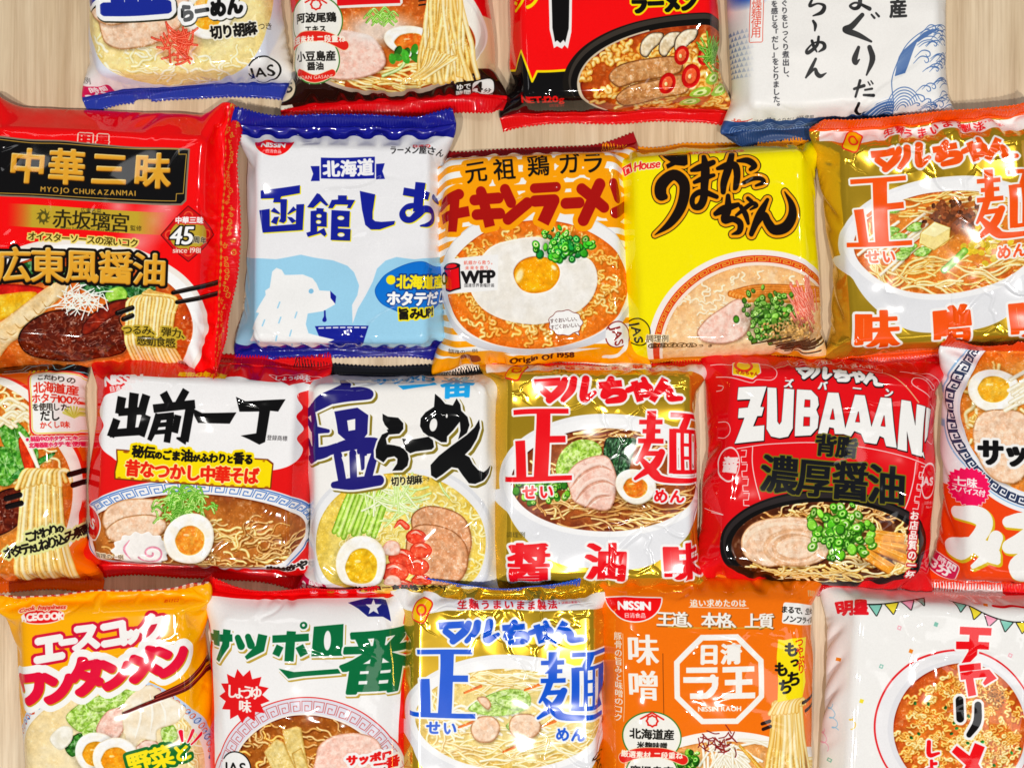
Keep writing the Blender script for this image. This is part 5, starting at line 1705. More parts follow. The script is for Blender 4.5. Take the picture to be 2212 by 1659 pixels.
    for k in range(40):
        t = rng.random()
        x, y = 765 + 970 * t, (1270 + 56 * t) if k % 2 else (1424 + 54 * t)
        c.dot(x, y, 8 + 12 * rng.random(), 4 + 5 * rng.random(), rgb('9a4a14'), 0.7)
    c.text('秘伝のごま油がふわりと香る', 1242, 1288, 74, [(15, 'ffe110'), (0, '14100c')], rot=3.2, bold=(3.5, 3), gap=-0.04, sizes=[1.05, 1.05, 0.66, 0.85, 0.85, 1.05, 0.6, 0.8, 0.8, 0.8, 0.66, 1.0, 0.85])
    c.text('昔なつかし中華そば', 1240, 1388, 102, [(7, 'fff3a0'), (0, 'e02a14')], rot=3.2, bold=(5, 4), gap=-0.07)
    c.page(0, 2)
    c.text('出前坊や', 1802, 346, 58, [(9, 'f8f6f4'), (0, '14100e')], rot=5, bold=(5, 4), gap=-0.05)
    c.text('調理の一例', 730, 250, 34, [(5, 'f6e4c8'), (0, '2a140a')], rot=3)
    seal_color(c, 'd01418', 'd01418', SEALU, 8)

def art_c3(c):                       # white packet, navy and black brush title, shrimp and egg
    c.pg(1140, 1400, 750, 2202)
    c.ellipse(1130, 1900, 1060, 830, 'e3e4e8')
    c.ellipse(1130, 1890, 1010, 780, 'f1f1f3')
    m = c.broth(1130, 1900, 940, 715, 'f6e28c', 'ecc94e', spots=False)
    c.fillmask((c.GY < 1150), 'f5f3f0')
    c.noodles(1300, 1850, 800, 560, 170, 30, [('f8e896', 'e4c450', 'fffbd8'), ('f4de7c', 'dcb83c', 'fdf4c0')], m, 240, 0.9, seed=2)
    for k in range(9):
        x = 480 + 55 * k
        c.strand([(x + 90, 1360), (x + 20, 1560), (x - 80, 1800 + 30 * (k % 3))], [30, 74, 60], *(('9ccc3c', '5a9a24', 'd8f08c'), ('b8dc5a', '78b030', 'e8f8b0'))[k % 2])
    for k in range(46):
        x, y, a = 1130 + c.rng.normal(0, 170), 1440 + c.rng.normal(0, 110), c.rng.random() * 3.14
        L = 130 + 110 * c.rng.random()
        c.strand([(x - L * math.cos(a), y - L * 0.8 * math.sin(a)), (x, y + 30), (x + L * math.cos(a), y + L * 0.8 * math.sin(a))], 24, *(('e4f2b4', 'b0d060', 'fbfef0'), ('cce88c', '98c848', 'f0fad0'))[k % 2])
    c.page(1, 2)
    c.meat([(450, 30), (540, -40), (680, -30), (790, 30), (832, 140), (820, 240), (760, 300), (600, 260), (480, 160)], 'roast', 1)
    c.meat([(420, 160), (480, 80), (600, 70), (720, 110), (800, 200), (800, 320), (740, 420), (640, 460), (520, 420), (430, 320)], 'roast', 2)
    for x, y, r in ((480, 150, 66), (510, 230, 70), (490, 330, 76), (520, 420, 64), (390, 280, 80), (350, 370, 90), (400, 460, 70)):
        c.blobfill([(x + r * math.cos(a), y + r * 0.7 * math.sin(a)) for a in np.linspace(0, 6.28, 9)[:-1]], 'f46a4a', 'e8442c', 6, edge='c8301c', ew=2, seed=int(x))
        c.stroke([(x - r * 0.5, y - r * 0.3), (x, y - r * 0.45), (x + r * 0.5, y - r * 0.2)], [4, 14, 4], 'ffd0c0', alpha=0.8)
    for x, y in ((330, 220), (340, 430)):
        c.blobfill([(x - 60, y), (x - 20, y - 45), (x + 40, y - 30), (x + 50, y + 30), (x, y + 48), (x - 50, y + 36)], 'fde6da', 'f8c8b4', 8, edge='f0a084', ew=2)
    c.strand([(420, 90), (380, 60), (345, 95)], [40, 30, 10], 'e8442c', 'b82010', 'ff8a70')
    c.egg(140, 322, 158, 178, -8, ('f4cc3a', 'ecb820'), 0.64, (0, 0.06))
    c.photo()
    c.text('サンヨー食品株式会社', 380, 495, 60, [(0, '16161a')], bold=(4, 4), align='c', rot=-2)
    c.pg(1140, 1400, 750, 2202)
    navy = '211d6e'
    S_ = [([(60, 560), (150, 700), (330, 740)], [60, 90, 40]), ([(150, 470), (165, 720), (180, 960)], [90, 120, 110]), ([(60, 820), (140, 960), (300, 960), (420, 900)], [70, 130, 120, 60]), ([(70, 1010), (130, 1030), (260, 985)], [60, 90, 40]),
          ([(500, 185), (545, 280), (470, 360), (280, 440), (70, 510)], [70, 110, 130, 130, 90]), ([(520, 345), (700, 350), (800, 385), (560, 415), (400, 450)], [60, 100, 90, 70, 40]),
          ([(405, 545), (670, 512), (792, 590), (770, 780), (716, 838), (520, 838), (440, 770)], 0),
          ([(300, 980), (520, 900), (840, 870), (850, 930), (700, 960)], [60, 120, 100, 110, 110]), ([(440, 1000), (480, 1270)], 90, 'l'), ([(600, 980), (605, 1270)], 76, 'l'), ([(700, 980), (695, 1130)], 60, 'l'), ([(840, 960), (760, 1250)], 90, 'l'), ([(390, 1310), (600, 1300), (890, 1265)], [70, 130, 110])]
    c.strokes(S_, [(20, '8a7a2c', 24, 22), (20, 'f7f6f3'), (0, navy)])
    c.poly([(545, 640), (640, 625), (634, 738), (558, 748)], 'f7f6f3')
    for P in ([(478, 1020), (560, 1010), (545, 1225)], [(632, 1000), (672, 990), (690, 1170), (650, 1180)], [(755, 990), (800, 985), (730, 1160)], [(235, 560), (390, 510), (400, 590), (330, 700)]):
        c.poly(P, 'f7f6f3')
    ink = '0d0d0e'
    B_ = [([(945, 575), (1000, 605), (1110, 615), (1165, 670), (1165, 730), (1120, 780), (1010, 790), (985, 740), (1005, 735), (965, 690), (945, 640)], 0),
          ([(1005, 760), (930, 790), (880, 870), (850, 950), (850, 1030), (935, 1080), (980, 1030), (1060, 1015), (1095, 1040), (1090, 1090), (1035, 1165), (1150, 1160), (1210, 1110), (1225, 1040), (1210, 980), (1150, 920), (1060, 900), (980, 890), (970, 830), (1010, 785)], 0),
          ([(1150, 830), (1250, 840), (1440, 805), (1490, 840), (1505, 910), (1480, 935), (1300, 960), (1240, 980), (1190, 950)], 0),
          ([(1500, 375), (1560, 420), (1610, 475), (1690, 490), (1730, 420), (1770, 480), (1780, 540), (1850, 600), (1875, 680), (1850, 760), (1760, 830), (1780, 740), (1770, 650), (1700, 740), (1640, 800), (1640, 860), (1580, 860), (1490, 810), (1440, 800), (1380, 760), (1345, 700), (1350, 620), (1400, 560), (1490, 505)], 0),
          ([(1975, 615), (1990, 700), (1960, 810), (1900, 920), (1840, 985), (1890, 1010), (1930, 1080), (1990, 1140), (2050, 1160), (2100, 1120), (2130, 1085), (2110, 1170), (2050, 1250), (1960, 1290), (1890, 1285), (1820, 1200), (1770, 1130), (1700, 1120), (1600, 1200), (1530, 1245), (1475, 1210), (1470, 1100), (1560, 1000), (1700, 890), (1850, 780), (1930, 700)], 0)]
    c.strokes(B_, [(18, '8a7a2c', 24, 24), (18, 'f7f6f3'), (0, ink)])
    c.ellipse(1488, 685, 40, 66, 'f7f6f3', rot=8)
    c.ellipse(1628, 595, 11, 20, 'f7f6f3')
    bl = '2aa4e2'
    c.text('サッポロ', 1165, 150, 176, [(0, bl)], rot=-8, bold=(9, 7), sx=0.95)
    c.poly([(1100, 282), (1440, 262), (1486, 232), (1522, 278), (1160, 332)], bl)
    c.text('番', 1735, 245, 360, [(0, bl)], rot=-4, bold=(13, 8), shear=0.1)
    c.text('切り胡麻', 1200, 1264, 100, [(8, 'f4edb8'), (0, '14110c')], rot=-4, bold=(4, 3), sx=0.92, gap=-0.05)
    c.text('つき', 1416, 1250, 48, [(0, '14110c')])
    c.page(0, 2)
    c.poly([(1780, 500), (1920, 432), (2100, 470), (2150, 520), (2150, 700), (1780, 700)], 'b08a2c')
    c.rect(1930, 430, 2110, 525, 'c81e50', rot=2, r=20, edge=(5, 'fbfbfb'))
    c.text('時間', 2050, 448, 42, [(0, 'fbfbfb')], bold=(2, 2))
    c.text('3分', 2020, 484, 66, [(0, 'fbfbfb')], bold=(4, 4))
    c.text('500ml', 2030, 510, 36, [(4, 'fbfbfb'), (0, 'c81e50')], bold=(2, 2))
    seal_color(c, '15161a', 'e8e4da', SEALU, 4)

def art_c4(c):
    shomen(c, 'e01420', '醤油味', 'soy', 7, -120)
    c.page(1, 2)
    c.text('調理例', 1140, 136, 40, '3a340c')

def art_c5(c):                       # red packet, heavy white roman title, soy bowl in black pan
    c.pg(2700, 1380, 900, 2212)
    ln = 'f4dedc'
    for P in ([(120, 30), (300, 60), (560, 50), (640, 110), (650, 170), (600, 215), (470, 215), (400, 240), (130, 150)], [(100, 560), (170, 570), (195, 640), (150, 705), (90, 700)], [(1790, 110), (1900, 130), (2110, 230), (2090, 260), (1960, 190), (1890, 190), (1880, 250), (2060, 340)], [(2200, 190), (2060, 130), (1900, 120)], [(2080, 395), (2200, 450)], [(2170, 570), (2150, 640), (2110, 650), (2160, 600)], [(130, 230), (165, 250), (150, 280), (110, 280)], [(0, 1380), (150, 1420), (60, 1410)], [(2040, 720), (2120, 760), (2160, 700)]):
        c.stroke(P, 7, ln)
    c.stroke([(650, 100), (800, 40), (1000, 0), (1300, 10), (1620, 130), (1800, 250), (1940, 395)], 10, 'e8b48a')
    c.stroke([(255, 812), (600, 775), (1000, 768), (1400, 800), (1800, 870), (2040, 945)], 8, ln)
    c.stroke([(410, 800), (410, 950), (440, 1120), (490, 1275)], 9, ln)
    c.stroke([(1935, 925), (1910, 1080), (1860, 1250), (1800, 1380)], 9, ln)
    for k in range(4):
        x, y = 300 + 12 * k, 830 + k * 130
        c.stroke([(x, y), (x + 50, y), (x + 45, y + 60), (x, y + 60), (x + 5, y + 110), (x + 55, y + 112)], 8, ln, sm=False)
        x, y = 1985 - 26 * k, 960 + k * 110
        c.stroke([(x, y), (x + 40, y + 8), (x + 25, y + 60), (x - 18, y + 52), (x - 28, y + 96), (x + 15, y + 104)], 8, ln, sm=False)
    c.ring(192, 955, 95, 155, 10, ln)
    c.text('醤', 205, 960, 150, [(0, ln)], bold=(8, 5), rot=6)
    c.text('JAS', 2058, 1098, 100, [(0, ln)], bold=(6, 5), rot=8)
    c.ring(2070, 1098, 88, 160, 11, ln, rot=8, a0=205, a1=165)
    c.text('日即食協', 2080, 1305, 34, ln, rot=6)
    c.text('No.4', 2080, 1345, 34, ln, rot=6)
    c.poly([(270, 40), (500, 40), (500, 150), (430, 205), (265, 165)], 'f6d014', edge=(9, ln))
    c.ring(360, 75, 72, 66, 22, 'e83a20')
    c.text('マルちゃん', 385, 158, 40, [(0, 'b0341c')], rot=4, bold=(3, 3))
    c.poly([(780, -10), (800, 50), (1215, 40), (1615, 135), (1645, 60), (1240, -40)], 'd6131c', edge=(7, ln))
    c.text('ラーメン好きのど真ん中。', 1225, 20, 64, [(0, ln)], rot=4, arc=0.9, bold=(3, 2), gap=0.06)
    pan = 'f5f4f2'
    L_ = [[(300, 280), (555, 272), (490, 452), (525, 455), (500, 530), (458, 530), (415, 615), (525, 608), (520, 745), (232, 765), (335, 540), (275, 540), (288, 458), (372, 455), (400, 385), (280, 385)],
          [(562, 280), (645, 285), (650, 580), (670, 606), (690, 580), (715, 290), (805, 300), (795, 640), (750, 712), (670, 725), (590, 708), (545, 640)],
          [(830, 300), (960, 310), (1020, 370), (1030, 440), (1008, 482), (1032, 540), (1022, 640), (960, 705), (812, 710)],
          [(1110, 330), (1205, 332), (1280, 690), (1175, 690), (1166, 640), (1125, 632), (1110, 690), (1025, 690)],
          [(1350, 345), (1440, 350), (1560, 775), (1455, 760), (1420, 685), (1355, 662), (1325, 710), (1255, 690)],
          [(1590, 365), (1690, 370), (1762, 805), (1662, 790), (1640, 718), (1600, 702), (1572, 775), (1480, 752)],
          [(1785, 380), (1870, 390), (1925, 600), (1925, 410), (2008, 425), (1990, 875), (1897, 852), (1850, 650), (1855, 832), (1768, 815)],
          [(2022, 430), (2095, 440), (2060, 690), (2020, 745)], [(1975, 845), (2005, 830), (2025, 895)]]
    c.strokes([(p, 0) for p in L_], [(4, '14080a', 5, 10), (4, '14080a'), (0, pan)])
    for P in ([(905, 395), (950, 398), (950, 458), (900, 458)], [(897, 545), (950, 548), (948, 622), (893, 622)], [(1155, 470), (1170, 562), (1132, 562)], [(1385, 490), (1402, 582), (1362, 580)], [(1632, 520), (1648, 616), (1608, 612)]):
        c.poly(P, 'd6131c', edge=(4, '14080a'))
    maru(c, 1220, 165, 790, 6, [(8, '14080a', 3, 6), (7, '14080a'), (1.5, pan)], arc=0.06)
    for t, x, y in (('ズ', 755, 245), ('バ', 1062, 270), ('ー', 1370, 292), ('ン', 1665, 325)):
        c.text(t, x, y, 84, [(4, '14080a', 3, 4), (0, pan)], rot=6, bold=(5, 4))
    # pan and food
    c.page(2, 2)
    c.ellipse(925, 190, 662, 330, '120e0e')
    c.ellipse(925, 180, 640, 305, '2c2626')
    c.ellipse(925, 200, 622, 292, '0c0909')
    m = c.broth(925, 200, 585, 268, '6a3414', '3a1608')
    c.noodles(925, 330, 520, 130, 90, 17, NOOD, m, 230, 0.5, flow=5, spread=60, seed=1)
    c.noodles(900, 10, 440, 60, 60, 15, BROWN + NOOD[:1], m, 160, 0.6, flow=-4, spread=60, seed=2)
    c.noodles(1430, 160, 110, 160, 24, 16, NOOD, m, 160, 0.6, flow=70, spread=60, seed=5)
    c.meat([(400, 160), (470, 70), (620, 30), (780, 30), (900, 80), (950, 180), (930, 280), (800, 330), (640, 320), (560, 330), (430, 270)], 'chashu', 1)
    for r in (1.0, 0.72, 0.45):
        c.stroke([(740 + 190 * r * math.cos(a), 215 + 105 * r * math.sin(a)) for a in np.linspace(0.3, 5.6, 16)], [4, 26, 26, 4], ('d8a070', 'fbe8d2', 'c88a58')[int(r * 3) % 3], alpha=0.42)
    c.stroke([(420, 190), (480, 110), (640, 70), (820, 80)], [8, 26, 20, 6], 'f8e4cc', alpha=0.7)
    for a, b, wd in (((1190, 120), (1410, 150), 62), ((1180, 175), (1420, 215), 60), ((1200, 190), (1420, 275), 56), ((1130, 215), (1330, 335), 66)):
        c.drop((a[0] + b[0]) / 2, (a[1] + b[1]) / 2 + 16, 130, 40, 0.3, col='2a1004')
        c.strokes([([a, b], [wd * 0.9, wd], 'f')], [(0, 'b86c1c', 0, 8), (0, 'efa23a')])
        c.stroke([(a[0] + 10, a[1] - 10), (b[0] - 20, b[1] - 12)], [4, 14, 4], 'ffd88a', alpha=0.8, sm=False)
    c.scallions(1020, 110, 170, 130, 80, 44, cols=[('6ab82a', '3a7a18', 'c8ec8c'), ('8cd048', '4f9a22', 'e4f8c0'), ('4a9a1c', '2a6410', 'a0d868')])
    c.photo()
    c.text('お店品質の一杯', 1462, 190, 58, [(8, 'c0141c'), (0, 'fbf4ee')], vert=True, rot=5, bold=(2.5, 2), gap=0.03)
    c.pg(2700, 1380, 900, 2212)
    c.text('背脂', 1195, 800, 200, [(10, '7a7420'), (0, '14151a')], rot=5, bold=(9, 6), gap=-0.04)
    c.text('濃厚醤油', 1165, 1092, 356, [(11, '7a7420'), (0, '14151a')], rot=5, bold=(13, 8), gap=-0.06)
    seal_color(c, 'c2121c', 'b81018', SEALU, 0)
    for sg in (-1, 1):
        e = c.FY * sg
        for k in range(-20, 21):
            for r in (3.5, 9, 14.5):
                c.fdot(k * 13 + (6 if sg > 0 else 0), (c.h / 2 - 4) * sg, r, 'e8a8a4', 1.6)

def art_c6(c):                       # white and orange packet, miso, at the right edge
    c.page(2, 1)
    c.poly([(1500, 1560), (1760, 1508), (2900, 1560), (2900, 3000), (1500, 3000)], 'e64a18')
    c.ellipse(2345, 1010, 640, 640, 'f4f5f8')
    c.ring(2345, 1010, 612, 612, 8, '9ac0e4')
    c.fret(2345, 1010, 596, 596, 95, 262, 26, 44, '1c2a4c', 10)
    c.ellipse(2345, 1010, 532, 532, 'e6eaf2')
    m = c.broth(2345, 1010, 520, 520, 'f0a24a', 'e07a24')
    c.noodles(2000, 1000, 190, 400, 40, 22, NOOD, m, 170, 0.5, flow=80, spread=60)
    c.egg(2015, 880, 155, 138, 0, ('f4b02c', 'f2c048'), 0.62, (0, -0.05))
    c.meat([(1890, 1160), (1930, 1040), (2040, 1000), (2200, 1020), (2260, 1160), (2250, 1340), (2160, 1460), (2020, 1440), (1930, 1330)], 'chashu', 3)
    for k in range(16):
        x, y = 2200 + c.rng.normal(0, 40), 880 + c.rng.normal(0, 60)
        c.strand([(x - 50, y + 30), (x, y), (x + 60, y - 30)], 26, 'f6ecd0', 'd8c090', 'fffdf4')
    c.photo()
    c.text('サッポロ一番', 2400, 1272, 172, [(16, 'f6f5f3'), (0, '0e0d0e')], bold=(13, 9), sx=0.95, align='c', gap=-0.02)
    c.star(1872, 1500, 128, 112, 26, 'e6185c', edge=(3, 'f8f0f0'))
    c.text('七味', 1855, 1470, 64, [(0, 'fff6f4')], rot=3, bold=(2.5, 2))
    c.stroke([(1780, 1492), (1950, 1500)], 4, 'fff6f4')
    c.text('スパイス付', 1870, 1525, 44, [(0, 'fff6f4')], rot=4, bold=(2, 2), gap=-0.12)
    c.page(2, 2)
    MI = [([(1800, 40), (1890, 30), (1950, 50), (1960, 110), (1900, 210), (1830, 290), (1775, 285), (1800, 240), (1900, 215), (2010, 250), (2060, 300)], [70, 100, 110, 90, 80, 70, 66, 60, 80, 100, 30]), ([(2040, 160), (2010, 250), (1920, 335)], [80, 70, 20]),
          ([(2110, 60), (2200, 50), (2330, 60), (2200, 160), (2120, 210), (2250, 200), (2420, 190), (2250, 260), (2180, 330), (2260, 400), (2400, 400)], [60, 90, 90, 80, 70, 80, 70, 80, 100, 110, 40])]
    c.strokes(MI, [(8, 'd8b82c', 10, 10), (3, 'f7f5f2')])
    c.rect(1720, 368, 1840, 480, 'c81e50', rot=3, r=18, edge=(5, 'fbf0f0'))
    c.text('時間', 1785, 395, 46, [(0, 'fbfbfb')], bold=(2, 2))
    c.text('3分', 1775, 440, 60, [(0, 'fbfbfb')], bold=(4, 4))
    c.rect(1912, 434, 2000, 492, 'e64a18', rot=5, edge=(6, '16100e'))
    c.text('S', 1955, 464, 70, [(0, '16100e')], bold=(5, 5), shear=0.2)
    c.text('サンヨー食品', 2200, 490, 66, [(0, '16100e')], rot=3, bold=(4, 4))
    seal_color(c, 'e2481c', 'd83a12', SEALU, 0)
def art_d1(c):                       # yellow packet, white and red slanted title
    c.page(0, 2)
    c.ellipse(700, 1700, 660, 640, 'f1efe9')
    c.ring(700, 1700, 640, 620, 40, 'c4d4ea')
    for k in range(40):
        a = math.radians(185 + k * 4.4)
        x, y = 700 + 632 * math.cos(a), 1700 + 612 * math.sin(a)
        c.ring(x, y, 16, 14, 5, 'd8683c' if k % 3 else '4a70b0')
        c.dot(x + 10, y + 8, 9, 6, rgb('4a70b0' if k % 2 else 'c85030'))
    m = c.broth(700, 1700, 590, 570, 'f8e8c0', 'f0d498', spots=False)
    c.noodles(1150, 1400, 160, 200, 26, 18, PALE + NOOD[2:], m, 180, 0.4, flow=70, spread=50)
    for P in ([(430, 1330), (520, 1240), (640, 1210), (700, 1280), (640, 1380), (520, 1420)], [(560, 1230), (720, 1170), (860, 1160), (880, 1230), (740, 1270), (620, 1290)], [(540, 1400), (640, 1340), (690, 1390), (620, 1470), (550, 1480)], [(1030, 1420), (1100, 1390), (1130, 1470), (1060, 1520)], [(450, 1470), (520, 1440), (560, 1520), (480, 1560)]):
        c.leaf(P, '9ac84a', 'd4ec94', '7aa834')
    c.leaf([(430, 1520), (480, 1450), (530, 1430), (540, 1500), (480, 1580)], '2c6a24', '4a9a34', '143c10')
    for P in ([(620, 1400), (690, 1290), (790, 1280), (800, 1380), (740, 1480), (660, 1470)], [(860, 1540), (930, 1480), (1010, 1500), (960, 1570)]):
        c.meat(P, 'pink', int(P[0][0]))
    c.blobfill([(330, 1470), (400, 1390), (470, 1400), (470, 1480), (400, 1540)], 'fbf8ee', 'f0ead8', 12, edge='e0d8c0')
    c.blobfill([(780, 1300), (830, 1200), (950, 1130), (1040, 1180), (1180, 1290), (1130, 1380), (1010, 1420), (1000, 1490), (900, 1480), (840, 1560), (800, 1480)], 'fdf6e6', 'f4e4c8', 20, edge='e4cfa6', ew=3)
    for a, b in (((900, 1230), (860, 1470)), ((960, 1190), (960, 1440)), ((1020, 1230), (1060, 1380))):
        c.stroke([a, ((a[0] + b[0]) / 2 + 14, (a[1] + b[1]) / 2), b], [3, 14, 3], 'fffdf6', alpha=0.8)
    for a, b in (((1400, 960), (1000, 1212)), ((1400, 1040), (790, 1308))):
        c.stroke([a, b], [42, 18] if a[1] > 1000 else [42, 30], '5a1410', sm=False)
        c.stroke([(a[0], a[1] - 10), (b[0], b[1] - 5)], [8, 4], 'b04a3c', sm=False)
    c.egg(622, 1555, 132, 130, 20, ('f4a21e', 'f6b838'), 0.62)
    c.egg(738, 1600, 140, 140, 10, ('f49a1a', 'f8b030'), 0.62)
    c.photo()
    c.text('野菜と', 1010, 1598, 150, [(18, '1a6a2c'), (0, 'ffe62a')], rot=-14, bold=(6, 5), gap=-0.06, sizes=[1.05, 1.0, 0.8])
    for a, b in (((1150, 1440), (1158, 1500)), ((1225, 1450), (1190, 1510)), ((1270, 1490), (1212, 1530))):
        c.stroke([a, b], [26, 12], 'e0183c', sm=False, edge=(6, 'fbf6ea'))
    for lay in ([(17, 'c81438')], [(0, 'f8f6f3')]):
        for t, x, y, z in (('エ', 330, 890, 210), ('ー', 452, 850, 120), ('ス', 562, 812, 190), ('コ', 735, 790, 200), ('ッ', 852, 800, 110), ('ク', 985, 762, 200)):
            c.text(t, x, y, z, lay, rot=-10, shear=0.12, bold=(15, 14))
    for lay in ([(46, 'fbfaf7')], [(0, 'c8a01c', 6, 8)], [(0, 'd8143c')]):
        for t, x, y, z in (('ワ', 205, 1148, 230), ('ン', 378, 1128, 230), ('タ', 568, 1065, 250), ('ン', 742, 1045, 220), ('メ', 922, 990, 240), ('ン', 1092, 965, 230)):
            c.text(t, x, y, z, lay, rot=-12, bold=(20, 18))
    c.ellipse(283, 692, 138, 52, 'f8e4d8', rot=-4)
    c.ellipse(283, 692, 130, 45, 'd81c1c', rot=-4)
    c.text('ACECOOK', 283, 694, 62, [(0, 'fdf6f0')], rot=-4, bold=(4, 4), sx=0.9)
    c.text('Cook happiness', 275, 632, 44, [(8, 'fdf0d8'), (0, 'd81c1c')], rot=-5, bold=(1.5, 1.5), arc=0.5)
    c.text('あけ口', 1085, 580, 30, [(0, 'c01c2c')], rot=-4)
    seal_color(c, 'c4163a', 'c4163a', SEALU, 2)
    st = (np.floor((c.FX + 0.35 * c.FY) / 9) % 2 == 0) & (np.abs(c.FY) > c.h / 2 - SEALU - 2)
    c.fillmask(st, 'f0dcd0')

def art_d2(c):                       # white packet with red sides, green title
    c.page(0, 2)
    c.poly([(1100, 300), (1280, 560), (1345, 760), (1365, 1200), (1405, 1900), (1000, 1900)], 'e01c1c')
    c.page(1, 2)
    c.poly([(335, 580), (350, 760), (342, 1300), (330, 1900), (900, 1900), (900, 560)], 'de1c1c')
    c.page(0, 2)
    g = '0c6a3e'
    # bowl
    c.ellipse(1990, 1790, 610, 600, 'e4e2ec')
    c.ring(1990, 1790, 608, 598, 7, 'd83a34')
    c.fret(1990, 1790, 585, 575, 190, 350, 21, 60, 'c86a6a', 5)
    c.ring(1990, 1790, 505, 495, 12, 'f6f0ea')
    m = c.broth(1990, 1790, 500, 490, 'b8702a', '8a4210')
    c.noodles(1800, 1520, 300, 150, 40, 16, BROWN + CURL[:1], m, 140, 0.7, seed=2)
    c.noodles(2300, 1450, 200, 90, 24, 14, BROWN, m, 140, 0.5, seed=3)
    for P in ([(1840, 1400), (1930, 1370), (1960, 1380), (2010, 1700), (1910, 1720)], [(1720, 1540), (1800, 1450), (1850, 1470), (1960, 1720), (1800, 1720)], [(1900, 1540), (1960, 1500), (2030, 1720), (1940, 1720)]):
        c.blobfill(P, 'f0dc9c', 'e0c478', 8, edge='c89a48', ew=3, sm=False)
    c.meat([(2045, 1560), (2080, 1470), (2180, 1420), (2320, 1420), (2420, 1480), (2450, 1600), (2420, 1720), (2060, 1720)], 'pink', 2)
    c.photo()
    jas(c, 1535, 1650, 96, '161412', 100, -4, 'f7f6f5')
    c.text('サッポロ', 2370, 1585, 70, [(16, 'f7f6f5'), (0, 'd81c1c')], bold=(5, 4), rot=-2)
    c.text('一番', 2470, 1630, 76, [(16, 'f7f6f5'), (0, 'd81c1c')], bold=(5, 4))
    S_ = []
    S_ += [([(1345, 842), (1510, 832)], 46, 'f'), ([(1395, 790), (1392, 890)], 42, 'f'), ([(1472, 782), (1462, 880), (1400, 990)], [52, 52, 22], 'f'),
           ([(1545, 830), (1568, 880)], [40, 50]), ([(1612, 822), (1632, 872)], [40, 50]), ([(1705, 805), (1690, 890), (1600, 955)], [58, 58, 24], 'f'),
           ([(1765, 830), (1985, 815)], 46, 'f'), ([(1878, 780), (1872, 965)], 56, 'f'), ([(1815, 870), (1790, 930)], 46, 'f'), ([(1930, 868), (1962, 926)], 50, 'f'), ([(1948, 742), (1950, 744)], 44),
           ([(2012, 750), (2200, 736), (2200, 930), (2005, 932)], 0),
           ([(1808, 1012), (1905, 1032), (2180, 1012), (2246, 955), (2320, 1008), (2230, 1040), (1960, 1060), (1870, 1075)], 0)]
    c.strokes(S_, [(9, 'c0a44a', 10, 14), (12, 'f7f6f5'), (0, g)])
    c.ellipse(1948, 742, 9, 9, 'f7f6f5')
    c.ellipse(2100, 836, 22, 60, 'f7f6f5')
    c.page(1, 2)
    c.text('番', 205, 965, 440, [(9, 'c0a44a', 8, 14), (10, 'f7f6f5'), (0, g)], bold=(19, 11), shear=0.14)
    c.poly([(20, 605), (150, 572), (260, 585), (290, 720), (240, 690), (150, 690), (90, 640)], '1c2276', sm=False)
    c.star(185, 632, 52, 21, 5, 'f2f4f8', rot=-90)
    c.page(0, 2)
    c.star(1585, 1195, 172, 124, 13, 'd81c20', rot=8)
    c.text('しょうゆ', 1590, 1170, 92, [(0, 'fbf4ee')], bold=(3, 2.5), gap=-0.32, sx=0.85)
    c.text('味', 1600, 1258, 84, [(0, 'fbf4ee')], bold=(4, 2.5))
    seal_color(c, 'dc1418', 'dc1418', SEALU, 22)

def art_d3(c):
    shomen(c, '0f56c8', '', 'salt', -6, -60)
    c.page(1, 2)
    jas(c, 1680, 1640, 70, '16160c', 80, 80)

